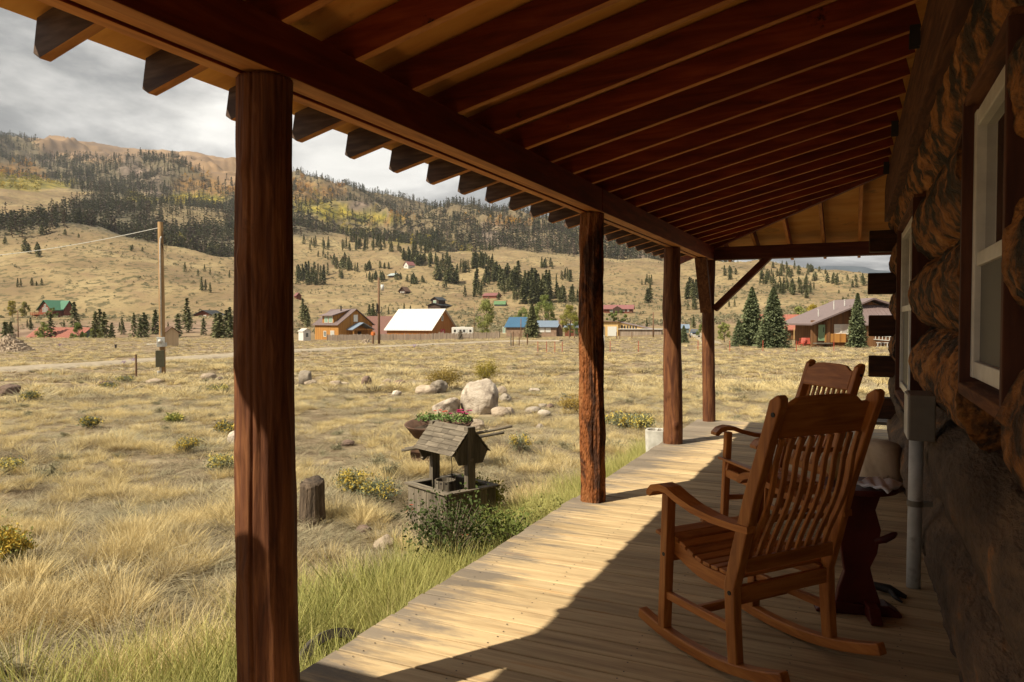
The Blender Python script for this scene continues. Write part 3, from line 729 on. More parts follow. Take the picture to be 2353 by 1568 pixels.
def place(name, label, XY, srcs, s0, s1, w=None, tilt=.12, zs=(0.8, 1.3), mask=None, fall=True):
    X, Y = XY; k = keep(X, Y, name != 'green_grass')
    if mask is not None:
        f_ = fbm(np.stack([X/mask[0], Y/mask[0], X*0], -1)+mask[2], 3); k &= rng.uniform(size=len(X)) < sst(mask[1], mask[1]+.25, f_)+mask[3]
    X = X[k]; Y = Y[k]; n = len(X)
    Z = groundv(X, Y)-.01
    rot = np.stack([rng.normal(0, tilt, n), rng.normal(0, tilt, n), rng.uniform(-3.1, 3.1, n)], -1)
    s = rng.uniform(s0, s1, n)
    big = .75+.5*(fbm(np.stack([X/1.7, Y/1.7, X*0], -1)+3, 3)+.5); s = s*big
    hf = hfall(np.hypot(X, Y)) if fall else 1.0
    scl = np.stack([s, s, s*rng.uniform(*zs, n)*hf], -1)
    idx_ = rng.choice(len(srcs), n, p=w)
    return scatter(name, label, np.stack([X, Y, Z], -1), rot, scl, idx_, srcs)
def cat2(*l): return np.concatenate([a[0] for a in l]), np.concatenate([a[1] for a in l])
STR = SG[:5]; LIT = SG[5:]
a = sample(9000, 2.0, 9, power=1.6); b = sample(15000, 9, 24, power=1.5)
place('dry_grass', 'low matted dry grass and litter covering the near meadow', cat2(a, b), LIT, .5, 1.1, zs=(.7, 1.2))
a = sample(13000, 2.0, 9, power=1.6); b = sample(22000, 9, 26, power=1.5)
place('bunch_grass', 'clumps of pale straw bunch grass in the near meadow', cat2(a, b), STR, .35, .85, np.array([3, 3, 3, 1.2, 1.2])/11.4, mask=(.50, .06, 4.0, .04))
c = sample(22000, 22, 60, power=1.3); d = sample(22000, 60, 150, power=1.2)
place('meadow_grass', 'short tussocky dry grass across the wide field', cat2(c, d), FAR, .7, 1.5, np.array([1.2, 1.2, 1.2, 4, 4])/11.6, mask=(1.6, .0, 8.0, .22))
# greener strip along the deck
n = 3300; Y = rng.uniform(.8, 10.5, n); X = -2.03-np.abs(rng.normal(0, .62, n))*np.interp(Y, [1, 5, 10], [1.05, .6, .25])
place('green_grass', 'fresh green grass growing along the open edge of the deck', (X, Y), GR, .55, 1.15, zs=(.8, 1.25), fall=False)
n = 420; e = cat2(sample(n, 2.5, 45, power=1.3), sample(1500, 18, 125, power=1.2))
place('sagebrush', 'low grey green sage plants scattered through the dry grass', e, SGE, .35, 1.05, zs=(.5, 1.0))

# ---------------------------------------------------------------- road
def strip(name, pts, w, mat, lift=.12):
    dens = []
    for i in range(len(pts)-1):
        for k in range(12): dens.append(pts[i].lerp(pts[i+1], k/12))
    dens.append(pts[-1]); G = []
    for i, p in enumerate(dens):
        t = (dens[min(i+1, len(dens)-1)]-dens[max(i-1, 0)]); t.z = 0; t.normalize(); s = Vector((t.y, -t.x, 0))
        row = []
        for k in range(9):
            u = (k-4)/4; wob_ = .22*noise3(np.array([p.x*.3, p.y*.3, u*3]))
            qx = p+s*w/2*(u+wob_*(abs(u) > .8)*.6); z = ground(qx.x, qx.y)+lift*(1 if abs(u) < .9 else -.6)-.03*(abs(abs(u)-.5) < .2)
            row.append((qx.x, qx.y, z))
        G.append(row)
    return grid_mesh(name, np.array(G), mat)
M['road'] = surf('gravel_road', [(0.3, (.21, .17, .125)), (0.5, (.30, .25, .18)), (0.7, (.37, .31, .23))], scale=3.0, stretch=(1, 1, 1), rough=.95, bump=.5, dist=.03, var=0, fine=60)
tag(strip('road', road_w, 3.3, M['road']), 'pale gravel road crossing the field', kind='structure')
dw = [on_ground(x, y)[0] for x, y in [(1640, 792), (1622, 781), (1606, 771), (1592, 764)]]
tag(strip('driveway', dw, 3.0, M['road']), 'dirt driveway running toward the parked pickup', kind='structure')

# ---------------------------------------------------------------- the log cabin and its porch
cabin = thing('log_cabin', 'dark log cabin with the covered timber porch in the foreground', 'cabin')
PX0 = -1.985; PYE = 10.55; SL = .245
def rz_(X): return 2.238+SL*(X+2.4)
g = MB(); y = -1.3
while y < PYE-.01:
    w = .138; y1 = min(y+w, PYE)
    x0 = PX0+random.uniform(-.008, .010); z = random.uniform(-.0015, .0015)
    g.box(((x0+.62)/2, (y+y1-.006)/2, -.019+z), (.62-x0, y1-y-.006, .038), Matrix.Rotation(random.uniform(-.0015, .0015), 3, 'Y'))
    for jx in (PX0+.12, -1.42, -.82, -.22, .20):
        for oy_ in (.03, w-.035):
            a_ = jx+random.uniform(-.012, .012); b_ = y+oy_+random.uniform(-.006, .006); rr_ = .0042
            g.add([(a_+math.cos(q)*rr_, b_+math.sin(q)*rr_, .0022) for q in np.linspace(0, 6.283, 7)[:-1]], [(0, 1, 2, 3, 4, 5)], m=1)
    y += w+.003
g.build('deck', [M['deck'], M['dark']], cabin, bevel=.003, seg=1)
g = MB()
g.box((PX0+.05, (PYE-1.3)/2, -.13), (.045, PYE+1.24, .18)); g.box((-.7, PYE-.04, -.13), (2.5, .045, .18))
for yy in np.arange(-1, 10.4, 1.9): g.box((PX0+.12, yy, -.34), (.14, .14, .36))
g.build('deck_joist', M['grey_y'], cabin)
# added unseen plank panel left of the picture, shades the first post and deck corner
g = MB()
for k in range(7): g.box((-2.465-k*.135, .90, .75), (.13, .03, 2.31))
g.box((-2.87, .93, 1.6), (.95, .04, .09)); g.box((-2.87, .93, .3), (.95, .04, .09)); g.build('windbreak', M['grey_z'], cabin)
# posts: debarked logs
def log_surface(cx, cy, z0, z1, rfun, seed, n=40, m=90, amp=.006, knots=(), ridge=.22):
    T = np.linspace(0, 2*math.pi, n, endpoint=False); Z = np.linspace(z0, z1, m)
    A, ZZ = np.meshgrid(T, Z); r = rfun((ZZ-z0)/(z1-z0), A)
    Pn = np.stack([np.cos(A)*1.4+seed, np.sin(A)*1.4, ZZ*1.1], -1)
    r = r+amp*fbm(Pn*2.2, 4)+amp*ridge*fbm(Pn*np.array([9, 9, 1.6]), 3)
    for kz, ka, kr in knots:
        dd = ((ZZ-kz)/.035)**2+((np.angle(np.exp(1j*(A-ka))))/.28)**2; r = r+kr*np.exp(-dd)
    sway = .012*np.sin(ZZ*1.7+seed)
    return np.stack([cx+sway+np.cos(A)*r, cy+np.sin(A)*r, ZZ], -1)
grid_mesh('post', log_surface(-1.83, 1.945, -.02, 2.215, lambda t, a: .104-.012*t-.022*np.exp(-(np.angle(np.exp(1j*(a+1.30+.06*np.sin(t*9))))/.045)**2)*(.4+.6*np.clip(np.sin(t*5+1), 0, 1))-.004*np.exp(-(np.angle(np.exp(1j*(a+2.1+.10*np.sin(t*7))))/.03)**2)*np.clip(np.sin(t*6), 0, 1), 3, n=176, m=170, amp=.010, knots=[(.95, -1.9, .008), (1.6, -1.75, .008), (1.25, -2.0, .008), (.55, -1.7, .010), (1.9, -1.7, .010)]), M['post_z'], cabin, wrap=True, cap=True)
grid_mesh('post', log_surface(-1.83, 5.43, -.02, 2.22, lambda t, a: .088-.004*t, 8, n=96, m=200, amp=.022, ridge=.8), M['post_bark'], cabin, wrap=True, cap=True)
grid_mesh('post', log_surface(-1.86, 8.36, -.02, 2.22, lambda t, a: .108-.020*t+.009*np.exp(-((t-.68)/.06)**2), 14, amp=.010, knots=[(.22, -1.1, .02), (.05, -1.5, .012), (.55, -1.9, .01)]), M['post_z'], cabin, wrap=True, cap=True)
grid_mesh('post', log_surface(-1.81, 10.40, -.02, 2.22, lambda t, a: .085-.004*t, 21, amp=.008), M['post_z'], cabin, wrap=True, cap=True)
grid_mesh('post', log_surface(-1.83, -1.15, -.02, 2.22, lambda t, a: .1-.01*t, 29, amp=.008), M['post_z'], cabin, wrap=True, cap=True)
# built-up eave beam: three planks side by side, spliced over the second post
for (ya, yb) in ((-1.9, 5.395), (5.405, 10.52)):
    g = MB()
    for k, dx in enumerate((-.062, 0, .062)):
        g.box((-1.83+dx, (ya+yb)/2, 2.311+(k == 1)*.004), (.056, yb-ya, .178-(k == 1)*.008))
    g.build('beam', M['red_y'], cabin, bevel=.004, under=M['edge_y'])
g = MB()
for dy in (-.062, 0, .062): g.box((-.62, 10.42+dy, 2.309), (2.26, .056, .172))
g.build('beam', M['endbeam'], cabin, bevel=.004)
# common rafters with plumb tails; shortened where they die into the hip
XL = .30; HIP = 10.42+.57
def hipx(Y): return HIP-2.4-Y+0.0             # X on the hip line for a given Y  (45 degrees in plan)
k = 0; Y = 1.551-.4013*8
while Y < 10.7:
    xe = min(XL, -2.4+(HIP-Y)) if Y > HIP-2.7 else XL
    if xe > -2.2:
        a = Vector((-2.4, Y, rz_(-2.4))); b = Vector((xe, Y, rz_(xe))); t = .038; u = Vector((-SL, 0, 1)).normalized()*.14
        prof = [a+Vector((.022, 0, 0)), b, b+u, a+u*.98+Vector((.022+.02, 0, 0)), a+Vector((-.012, 0, .022))]
        g = MB(); g.prism([p+Vector((0, -t/2, 0)) for p in prof], (0, t, 0)); g.build('rafter', M['rafter'], cabin, bevel=.003, seg=1, under=M['edge_x'])
    Y += .4013
# hip rafter and jack rafters
a = Vector((-2.4, HIP, rz_(-2.4)-.02)); b = Vector((XL, HIP-2.7, rz_(XL)-.02))
g = MB(); g.span(a+Vector((0, 0, .07)), b+Vector((0, 0, .07)), .042, .16); g.build('hip_rafter', M['red_x'], cabin, bevel=.003, seg=1)
X = -1.62
while X < .62:
    yh = max(HIP-(X+2.4), HIP-2.7); u = .14
    a = Vector((X, HIP, 2.238)); b = Vector((X, yh+.03, 2.238+SL*(HIP-yh-.03)))
    g = MB(); g.prism([a+Vector((-.019, 0, 0)), b+Vector((-.019, 0, 0)), b+Vector((-.019, 0, u)), a+Vector((-.019, 0, u))], (.038, 0, 0)); g.build('jack_rafter', M['red_y'], cabin, under=M['edge_y'])
    X += .42
# sheathing: plywood sheets with a ragged eave edge
g = MB()
def zr(X): return rz_(X)+.146
yy = -2.0; rr = 0
while yy < HIP:
    y1 = min(yy+1.22, HIP)
    for (xa, xb) in ((-2.43, -1.21), (-1.21, XL+.1)):
        def lim(yv, x): return min(yv, HIP-(x+2.4)) if yv > HIP-(x+2.4) else yv
        pts = [(xa, yy), (xb, yy), (xb, y1), (xa, y1)]
        poly = []
        # clip the quad by the hip line  x+y <= HIP-2.4
        for i in range(4):
            p = pts[i]; q_ = pts[(i+1) % 4]; fp = p[0]+p[1]-(HIP-2.4); fq = q_[0]+q_[1]-(HIP-2.4)
            if fp <= 0: poly.append(p)
            if fp*fq < 0: s_ = fp/(fp-fq); poly.append((p[0]+(q_[0]-p[0])*s_, p[1]+(q_[1]-p[1])*s_))
        if len(poly) > 2: g.prism([(px_, py_, zr(px_)) for px_, py_ in poly], (0, 0, .016))
    yy = y1
g.build('roof_sheathing', M['ply'], cabin)
g = MB(); hp = [(-2.43, HIP+.03), (XL+.1, HIP-2.8), (1.2, HIP-2.8), (1.2, HIP+.03)]
g.prism([(x, y, 2.238+.146+SL*(HIP-y)) for x, y in hp], (0, 0, .016)); g.build('roof_sheathing', M['ply'], cabin)
# shingles and drip edge over the sheathing
g = MB(); yy = -2.0
while yy < HIP-.05:
    w = random.uniform(.12, .30); e = random.uniform(0, .022)
    g.add([(-2.445-e, yy, zr(-2.445)+.018), (-2.445-e, yy+w-.004, zr(-2.445)+.018), (-2.2, yy+w-.004, zr(-2.2)+.020), (-2.2, yy, zr(-2.2)+.020),
           (-2.445-e, yy, zr(-2.445)+.028), (-2.445-e, yy+w-.004, zr(-2.445)+.028), (-2.2, yy+w-.004, zr(-2.2)+.030), (-2.2, yy, zr(-2.2)+.030)],
          [(3,2,1,0),(4,5,6,7),(0,1,5,4),(1,2,6,5),(2,3,7,6),(3,0,4,7)])
    yy += w
g.prism([(-2.4, -2.0, zr(-2.4)+.019), (2.2, -2.0, zr(2.2)+.019), (2.2, HIP-4.6, zr(2.2)+.019), (XL+.12, HIP-2.8, zr(XL+.12)+.019), (-2.4, HIP-.02, zr(-2.4)+.019)], (0, 0, .012))
g.prism([(-2.4, HIP+.04, 2.238+.146+.019), (XL+.12, HIP-2.79, 2.403+SL*2.79), (2.2, HIP-2.79, 2.403+SL*2.79), (2.2, HIP+.04, 2.403)], (0, 0, .012))
g.build('roof_shingles', M['shingle_red'], cabin)
# nailer strip under the open edge, ledger against the wall
g = MB(); g.box((XL+.05, 3.6, 2.70), (.098, 11.2, .42)); g.build('ledger', M['post_y'], cabin, bevel=.004)
for Y in (2.35, 4.36, 6.37, 7.97):
    g = MB(); g.box((XL-.03, Y-.022, 2.86), (.05, .004, .11)); g.box((XL-.03, Y+.022, 2.86), (.05, .004, .11)); g.build('joist_hanger', M['dark'], cabin)
# knee braces on the corner post
g = MB(); g.span((-1.74, 10.42, 1.55), (-1.02, 10.42, 2.26), .085, .15, up=(0,1,0)); g.build('brace', M['endbeam'], cabin, bevel=.005)
g = MB(); g.span((-1.83, 10.30, 1.52), (-1.83, 9.86, 2.24), .09, .15, up=(1,0,0)); g.build('brace', M['post_z'], cabin, bevel=.005)
for x, y, z in ((-1.89, 10.0, 2.12), (-1.89, 10.27, 1.66)):
    g = MB(); g.tube([(x-.012, y, z), (x+.01, y, z)], .018, 10); g.build('bolt', M['galv'], cabin)

# log wall: courses of big hand-peeled logs, cut for two windows
WX = .60
OPEN = [(2.33, 3.22, 1.16, 2.20), (5.75, 7.75, .74, 2.24)]
courses = [(-.14, 1), (.235, 0), (.68, 0), (1.12, 0), (1.57, 0), (2.015, 0), (2.46, 0), (2.90, 0)]
def log_run(zc, ya, yb, r0, seed, low):
    n = 72; m = int((yb-ya)/.022)+2
    T = np.linspace(0, 2*math.pi, n, endpoint=False); Yv = np.linspace(ya, yb, m); A, YY = np.meshgrid(T, Yv)
    Pn = np.stack([np.cos(A)*.5+seed*3.1, YY*.9, np.sin(A)*.5], -1)
    r = r0*(1+.10*fbm(Pn*1.6, 3))+(.020 if not low else .012)*fbm(Pn*7, 4)+.012*fbm(Pn*np.array([18, 9, 18]), 3)-.020*np.clip(fbm(Pn*np.array([9, 3.2, 9])+7, 2)-.12, 0, 1)*1.1
    x = WX-np.cos(A)*r; z = zc+np.sin(A)*r*1.02
    for (y0, y1, z0, z1) in OPEN:
        ins = (YY > y0-.02) & (YY < y1+.02)
        if zc < z0: z = np.where(ins & (z > z0-.035), z0-.035, z)
        elif zc > z1: z = np.where(ins & (z < z1+.035), z1+.035, z)
    return np.stack([x, YY, z], -1)
seed = 0
for zc, low in courses:
    segs = [(-1.9, 9.15+.1*random.uniform(-1, 1))]
    for (y0, y1, z0, z1) in OPEN:
        if z0-.05 < zc < z1+.05:
            segs = [q for s in segs for q in ([(s[0], y0), (y1, s[1])] if s[0] < y0 < s[1] else [s])]
    for ya, yb in segs:
        seed += 1; low2 = zc < 1.0
        grid_mesh('wall_log', log_run(zc, ya, yb, .248, seed, low2), M['log_low' if low2 else 'log'], cabin, wrap=True, cap=True)
# crossing logs with squared ends at the far corner
for i, zc in enumerate((2.24, 1.79, 1.34, .905, .46)):
    g = MB(); x0 = .155+random.uniform(-.02, .02)+(i == 4)*.06; g.box(((x0+2.4)/2, 8.84, zc), (2.4-x0, .17, .225)); g.build('corner_log', M['stub'], cabin, bevel=.008)
# inner backing so that no daylight passes between the courses
g = MB()
for (ya, yb, za, zb) in ((-1.9, 2.33, -.4, 3.2), (3.22, 5.75, -.4, 3.2), (7.75, 9.0, -.4, 3.2), (2.33, 3.22, -.4, 1.13), (2.33, 3.22, 2.23, 3.2), (5.75, 7.75, -.4, .71), (5.75, 7.75, 2.27, 3.2)):
    g.box((WX+.06, (ya+yb)/2, (za+zb)/2), (.30, yb-ya, zb-za))
g.build('wall', M['dark'], cabin)
def cabin_window(y0, y1, z0, z1, mid, GX=.425):
    wn = MB()
    wn.box((GX-.005, y1-.028, (z0+z1)/2), (.05, .056, z1-z0)); wn.box((GX-.005, y0+.028, (z0+z1)/2), (.05, .056, z1-z0))
    wn.box((GX-.003, (y0+y1)/2, z1-.03), (.046, y1-y0-.11, .06)); wn.box((GX-.003, (y0+y1)/2, z0+.03), (.046, y1-y0-.11, .06))
    for (a, b, w) in mid:
        if a == 'h': wn.box((GX-.001, (y0+y1)/2, b), (.042, y1-y0-.11, w))
        else: wn.box((GX+.001, b, (z0+z1)/2), (.040, w, z1-z0-.12))
    f = wn.build('window', M['white_frame'], cabin, bevel=.004)
    return f
f = cabin_window(2.36, 3.19, 1.19, 2.16, [('h', 1.62, .05)])
p = MB(); p.box((.432, 2.775, 1.90), (.008, .72, .50)); p.build('pane', M['glass'], f)
p = MB(); p.box((.420, 2.775, 1.40), (.006, .72, .40)); p.build('insect_screen', M['screen'], f)
f = cabin_window(5.80, 7.70, .78, 2.20, [('h', 1.50, .05), ('v', 6.75, .07)])
p = MB(); p.box((.432, 6.75, 1.85), (.008, 1.80, .66)); p.build('pane', M['glass'], f)
p = MB(); p.box((.420, 6.28, 1.15), (.006, .84, .66)); p.box((.420, 7.22, 1.15), (.006, .84, .66)); p.build('insect_screen', M['screen'], f)
for (y0, y1, z0, z1) in OPEN:
    t = .035
    for yy in (y1-.012, y0+.012):
        g = MB(); g.box((.435, yy, (z0+z1)/2), (.15, t, z1-z0)); g.build('window_casing', M['casing'], cabin, bevel=.003)
    g = MB(); g.box((.445, (y0+y1)/2, z0-.005), (.17, y1-y0+.0, .045), Matrix.Rotation(-.10, 3, 'Y')); g.build('window_sill', M['post_y'], cabin, bevel=.004)
    g = MB(); g.box((.445, (y0+y1)/2, z1+.005), (.16, y1-y0, t)); g.build('window_header', M['post_y'], cabin, bevel=.004)
# conduit and junction box on the wall
g = MB(); g.tube([(.302, 4.36, .0), (.306, 4.355, .81)], .034, 20); c_ = g.build('conduit', M['galv'], cabin, smooth=True)
g = MB(); g.tube([(.304, 4.357, .43), (.304, 4.357, .46)], .039, 20); g.box((.345, 4.357, .445), (.08, .03, .022)); g.build('pipe_strap', M['box_grey'], c_)
g = MB(); g.box((.312, 4.24, .92), (.115, .28, .225)); e = g.build('junction_box', M['box_grey'], cabin, bevel=.006)
g = MB(); g.box((.2515, 4.24, .92), (.006, .27, .215)); g.build('cover', M['galv'], e, bevel=.001)

# ---------------------------------------------------------------- rocking chairs
def rocking_chair(name, label, loc, rz, group):
    t = thing(name, label, 'rocking chair', loc, rz, group)
    W = .262
    def arc(y): return .012+.50*(y+.02)**2 if False else .155*(abs(y+.0)/.52)**2.1*.62
    for s in (-1, 1):
        g = MB(); ys = np.linspace(-.50, .335, 22)
        g.sweep([(s*W, y, .030+arc(y)) for y in ys], .045, .046, (1, 0, 0)); g.build('rocker', M['teak_y'], t, bevel=.006)
    for s in (-1, 1):
        g = MB(); g.span((s*W, .175, arc(.175)+.045), (s*W, .15, .648), .042, .046, up=(1,0,0)); g.build('leg', M['teak_z'], t, bevel=.004)
        g = MB()   # rear leg runs up into the raked back post
        g.sweep([(s*W, -.255, .07), (s*W, -.24, .25), (s*W, -.235, .37), (s*W, -.27, .50), (s*W, -.335, .74), (s*W, -.415, .98), (s*W, -.455, 1.10), (s*W, -.475, 1.128)], .043, [.048, .05, .055, .06, .055, .05, .055, .02], (1, 0, 0)); g.build('leg', M['teak_z'], t, bevel=.006)
    # arms: S-curved boards with a scroll
    for s in (-1, 1):
        g = MB(); pts = []; hh = []; ww = []
        for k, (y, z, h, w) in enumerate([(-.335, .612, .026, .045), (-.26, .608, .026, .05), (-.15, .610, .028, .062), (-.03, .625, .028, .072), (.06, .650, .028, .078), (.12, .672, .028, .08), (.17, .676, .030, .08), (.215, .663, .032, .08), (.24, .640, .030, .078), (.244, .622, .018, .075)]):
            pts.append((s*(W+.005), y, z)); hh.append(h); ww.append(w)
        # refine
        P_ = []; H_ = []; W_ = []
        for i in range(len(pts)-1):
            for q_ in (0, .25, .5, .75):
                P_.append(Vector(pts[i]).lerp(Vector(pts[i+1]), q_)); H_.append(hh[i]*(1-q_)+hh[i+1]*q_); W_.append(ww[i]*(1-q_)+ww[i+1]*q_)
        g.sweep(P_, W_, H_, (1, 0, 0)); g.build('arm', M['teak_y'], t, smooth=False, bevel=.006)
    # seat: dished rails with slats across the width
    def seat_z(y): u = (y+.22)/.40; return .372+.075*u**1.0+.022*math.cos(u*math.pi*2)*.6
    for s in (-1, 1):
        g = MB(); ys = np.linspace(-.235, .175, 14); g.sweep([(s*(W-.036), y, seat_z(y)-.036) for y in ys], .024, .062, (1, 0, 0)); g.build('seat_rail', M['teak_y'], t, bevel=.003)
    g = MB(); n = 9
    for k in range(n):
        y = -.205+k*(.39/(n-1)); sl = math.atan2(seat_z(y+.01)-seat_z(y-.01), .02)
        g.box((0, y, seat_z(y)+.006), (2*(W-.022) if k < n-1 else 2*W+.045, .040 if k < n-1 else .058, .016), Matrix.Rotation(sl, 3, 'X'))
    g.build('seat', M['teak_x'], t, bevel=.003)
    # back: crest rail, lower rail, eight bent splats
    yb = -.43; rake = math.atan2(.08, .24)
    g = MB(); pr = [(-W+.02, -.075), (W-.02, -.075), (W-.02, .052), (W-.050, .050), (W-.075, .064), (W-.105, .082), (W-.17, .088), (-W+.17, .088), (-W+.105, .082), (-W+.075, .064), (-W+.050, .050), (-W+.02, .052)]
    c0 = Vector((0, -.418, 1.035)); up = Vector((0, -.32, .947)); nn = Vector((0, .947, .32))
    g.prism([c0+Vector((x, 0, 0))+up*z-nn*.012 for x, z in pr], nn*.024); g.build('crest_rail', M['teak_x'], t, bevel=.005)
    g = MB(); g.span((-W+.02, -.272, .455), (W-.02, -.272, .455), .022, .055); g.build('back_rail', M['teak_x'], t, bevel=.003)
    g = MB(); g.span((-W+.02, -.243, .335), (W-.02, -.243, .335), .024, .062); g.build('rear_rail', M['teak_x'], t, bevel=.003)
    g = MB(); g.span((-W+.02, .164, .375), (W-.02, .164, .375), .024, .055); g.build('front_rail', M['teak_x'], t, bevel=.003)
    n = 9
    for k in range(n):
        x = -W+.052+(2*W-.104)*k/(n-1); g = MB(); P_ = []
        for i in range(17):
            u = i/16; z = .475+u*(.965-.475); y = -.278-(z-.475)*.30 + -.015*math.sin(max(0, 1-u*1.25)*math.pi*2*.75) 
            P_.append((x, y, z))
        g.sweep(P_, .0245, .012, (1, 0, 0)); g.build('back_slat', M['teak_z'], t, bevel=.002, seg=1)
    for s in (-1, 1):
        g = MB(); g.span((s*W, -.225, .20), (s*W, .16, .205), .026, .034); g.build('stretcher', M['teak_y'], t, bevel=.004)
    g = MB(); g.span((-W, -.02, .196), (W, -.02, .196), .026, .034); g.build('stretcher', M['teak_x'], t, bevel=.004)
    for s in (-1, 1):
        for y, z in ((-.24, .345), (-.45, 1.06), (.156, .385)):
            g = MB(); g.tube([(s*(W+.0215), y, z), (s*(W+.0245), y, z)], .009, 10); g.build('screw_cap', M['dark'], t)
    return t
rocking_chair('rocking_chair', 'near wooden rocking chair seen from behind in the porch shade', (-.437, 3.285, .0), R(52), 'slatted rocking chairs on the porch')
rocking_chair('rocking_chair', 'far wooden rocking chair facing back toward the viewer, half hidden by the near one', (-.484, 4.98, .0), R(125), 'slatted rocking chairs on the porch')

# carved dark red side table between the chairs
t = thing('side_table', 'dark red carved pedestal side table between the rocking chairs', 'table', (.03, 3.88, 0), R(12)); t.scale = (1, 1, 1.16)
g = MB(); pr = [(-.10, .03), (-.085, .10), (-.06, .17), (-.075, .26), (-.09, .36), (-.075, .44), (-.10, .50), (.10, .50), (.075, .43), (.10, .35), (.085, .25), (.055, .19), (.075, .12), (.11, .03)]
g.prism([(x, -.022, z) for x, z in pr], (0, .044, 0)); g.build('pedestal', M['maroon'], t, bevel=.006)
g = MB(); g.prism([(-.19, -.05, .0), (.19, -.05, .0), (.19, -.05, .012), (.13, -.05, .045), (-.13, -.05, .045), (-.19, -.05, .012)], (0, .10, 0)); g.build('base', M['maroon'], t, bevel=.005)
g = MB(); g.prism([(.026, -.17, 0), (.026, .17, 0), (.026, .17, .015), (.026, .12, .055), (.026, -.12, .055), (.026, -.17, .015)], (.05, 0, 0)); g.build('base', M['maroon'], t, bevel=.005)
g = MB(); g.tube([(0, 0, .512), (0, 0, .534)], .175, 40); g.build('table_top', M['maroon'], t, bevel=.004)
g = MB(); g.tube([(.07, -.02, .30), (.115, -.03, .315), (.15, -.035, .335), (.165, -.035, .345)], [.012, .016, .014, .006], 8); g.build('carved_arm', M['maroon'], t, smooth=True)
nap = []
for i in range(16):
    nap.append([(.03+.14*i/15, -.12+.20*j/15, .634+.004*math.sin(i*1.1+j*.7)-.02*max(0, i-12)**1.2*.2) for j in range(16)])
o = grid_mesh('folded_cloth', np.array(nap), M['cloth'], None); sd = o.modifiers.new('s', 'SOLIDIFY'); sd.thickness = .012
o.location = (.03, 3.88, 0); o.rotation_euler = (0, 0, R(-20)); tag(o, 'white quilted cloth lying on the dark red side table', 'cloth')
g = MB(); prof = [(.03, .0), (.055, .02), (.07, .055), (.068, .09), (.045, .12), (.03, .135)]
g.tube([(0, 0, z) for r_, z in prof], [r_ for r_, z in prof], 24); o = g.build('clay_jar', M['ochre'], None, smooth=True); o.location = (-.045, 3.90, .620); tag(o, 'brown glazed round jar on the side table beside the white cloth', 'jar')
g = MB(); g.tube([(0, 0, .02), (.08, .02, .035), (.16, .05, .03), (.24, .06, .012)], [.014, .020, .024, .010], 8); g.tube([(.16, .05, .03), (.21, .0, .02), (.26, -.02, .01)], [.016, .012, .005], 6)
o = g.build('driftwood', M['dark'], None, smooth=True); o.location = (.02, 4.22, 0); o.rotation_euler = (0, 0, R(-30)); tag(o, 'small dark twisted driftwood branch on the deck behind the side table', 'driftwood')

# pale tree stump and low bench at the far end of the porch
def blob(name, mat, c, r, seed, amp=.25, sub=3, flat=None, sq=1.0, parent=None, rot=0, npl=None):
    import bmesh
    bm = bmesh.new(); bmesh.ops.create_icosphere(bm, subdivisions=sub, radius=1)
    V = np.array([v.co[:] for v in bm.verts]); d = V/np.linalg.norm(V, axis=1)[:, None]
    k = 1+amp*fbm(d*1.1+seed*5.3, 2)*1.6+amp*.55*fbm(d*3+seed, 3)+amp*.35*fbm(d*7+seed, 3)
    W_ = np.sign(d)*np.abs(d)**sq*k[:, None]
    # a few random cleavage planes give the rock facets
    gg = np.random.default_rng(seed)
    for q_ in range(npl if npl is not None else 7 if amp > .12 else 2):
        nv = gg.normal(size=3); nv /= np.linalg.norm(nv); lim_ = gg.uniform(.72, .95); dd = W_@nv; W_ -= np.outer(np.clip(dd-lim_, 0, None)*.85, nv)
    cr, sr = math.cos(rot), math.sin(rot)
    W_ = W_*np.array(r); W_ = W_@np.array([[cr, sr, 0], [-sr, cr, 0], [0, 0, 1]])
    for v, w in zip(bm.verts, W_): v.co = w
    me = bpy.data.meshes.new(name); bm.to_mesh(me); bm.free(); me.materials.append(mat)
    me.attributes.new('rnd', 'FLOAT', 'FACE').data.foreach_set('value', np.full(len(me.polygons), gg.uniform(), dtype=np.float32)); me.shade_smooth()
    o = bpy.data.objects.new(name, me); o.location = c; col.objects.link(o)
    if parent is not None: o.parent = parent
    return o
M['peeled'] = surf('peeled_pale_log', [(0.3, (.28, .195, .125)), (0.55, (.52, .39, .26)), (0.75, (.66, .53, .38))], scale=3, stretch=(1, 1, .5), rough=.85, bump=.6, dist=.02, var=0, distort=1.0, stains=((.055, .035, .022), 4.0, (.56, .66)))
T = np.linspace(0, 2*math.pi, 48, endpoint=False); Zs = np.linspace(0, 1, 26); A_, Z_ = np.meshgrid(T, Zs)
rr = (.155+.02*np.cos(2*A_+1))*(1.08-.16*Z_)*np.where(Z_ > .86, np.sqrt(np.clip(1-((Z_-.86)/.14)**2, .0, 1))*.55+.45, 1)*(1+.08*fbm(np.stack([np.cos(A_), np.sin(A_), Z_*1.5], -1)*1.5, 3))
o = grid_mesh('tree_stump', np.stack([np.cos(A_)*rr, np.sin(A_)*rr, Z_*.40], -1), M['peeled'], None, wrap=True, cap=True)
o.location = (.215, 6.85, -.002); tag(o, 'pale peeled log stump standing on the deck by the far end of the cabin wall', 'stump')
M['bench'] = M['grey_x']
t = thing('bench', 'low grey plank bench at the far end of the porch', 'bench', (.22, 9.72, 0))
g = MB(); g.box((.1, -.10, .20), (.95, .17, .036)); g.box((.1, .09, .202), (.95, .17, .036)); g.build('seat', M['grey_x'], t, bevel=.003)
for x in (-.3, .5):
    g = MB(); g.box((x, 0, .09), (.05, .34, .18)); g.build('leg', M['grey_z'], t)
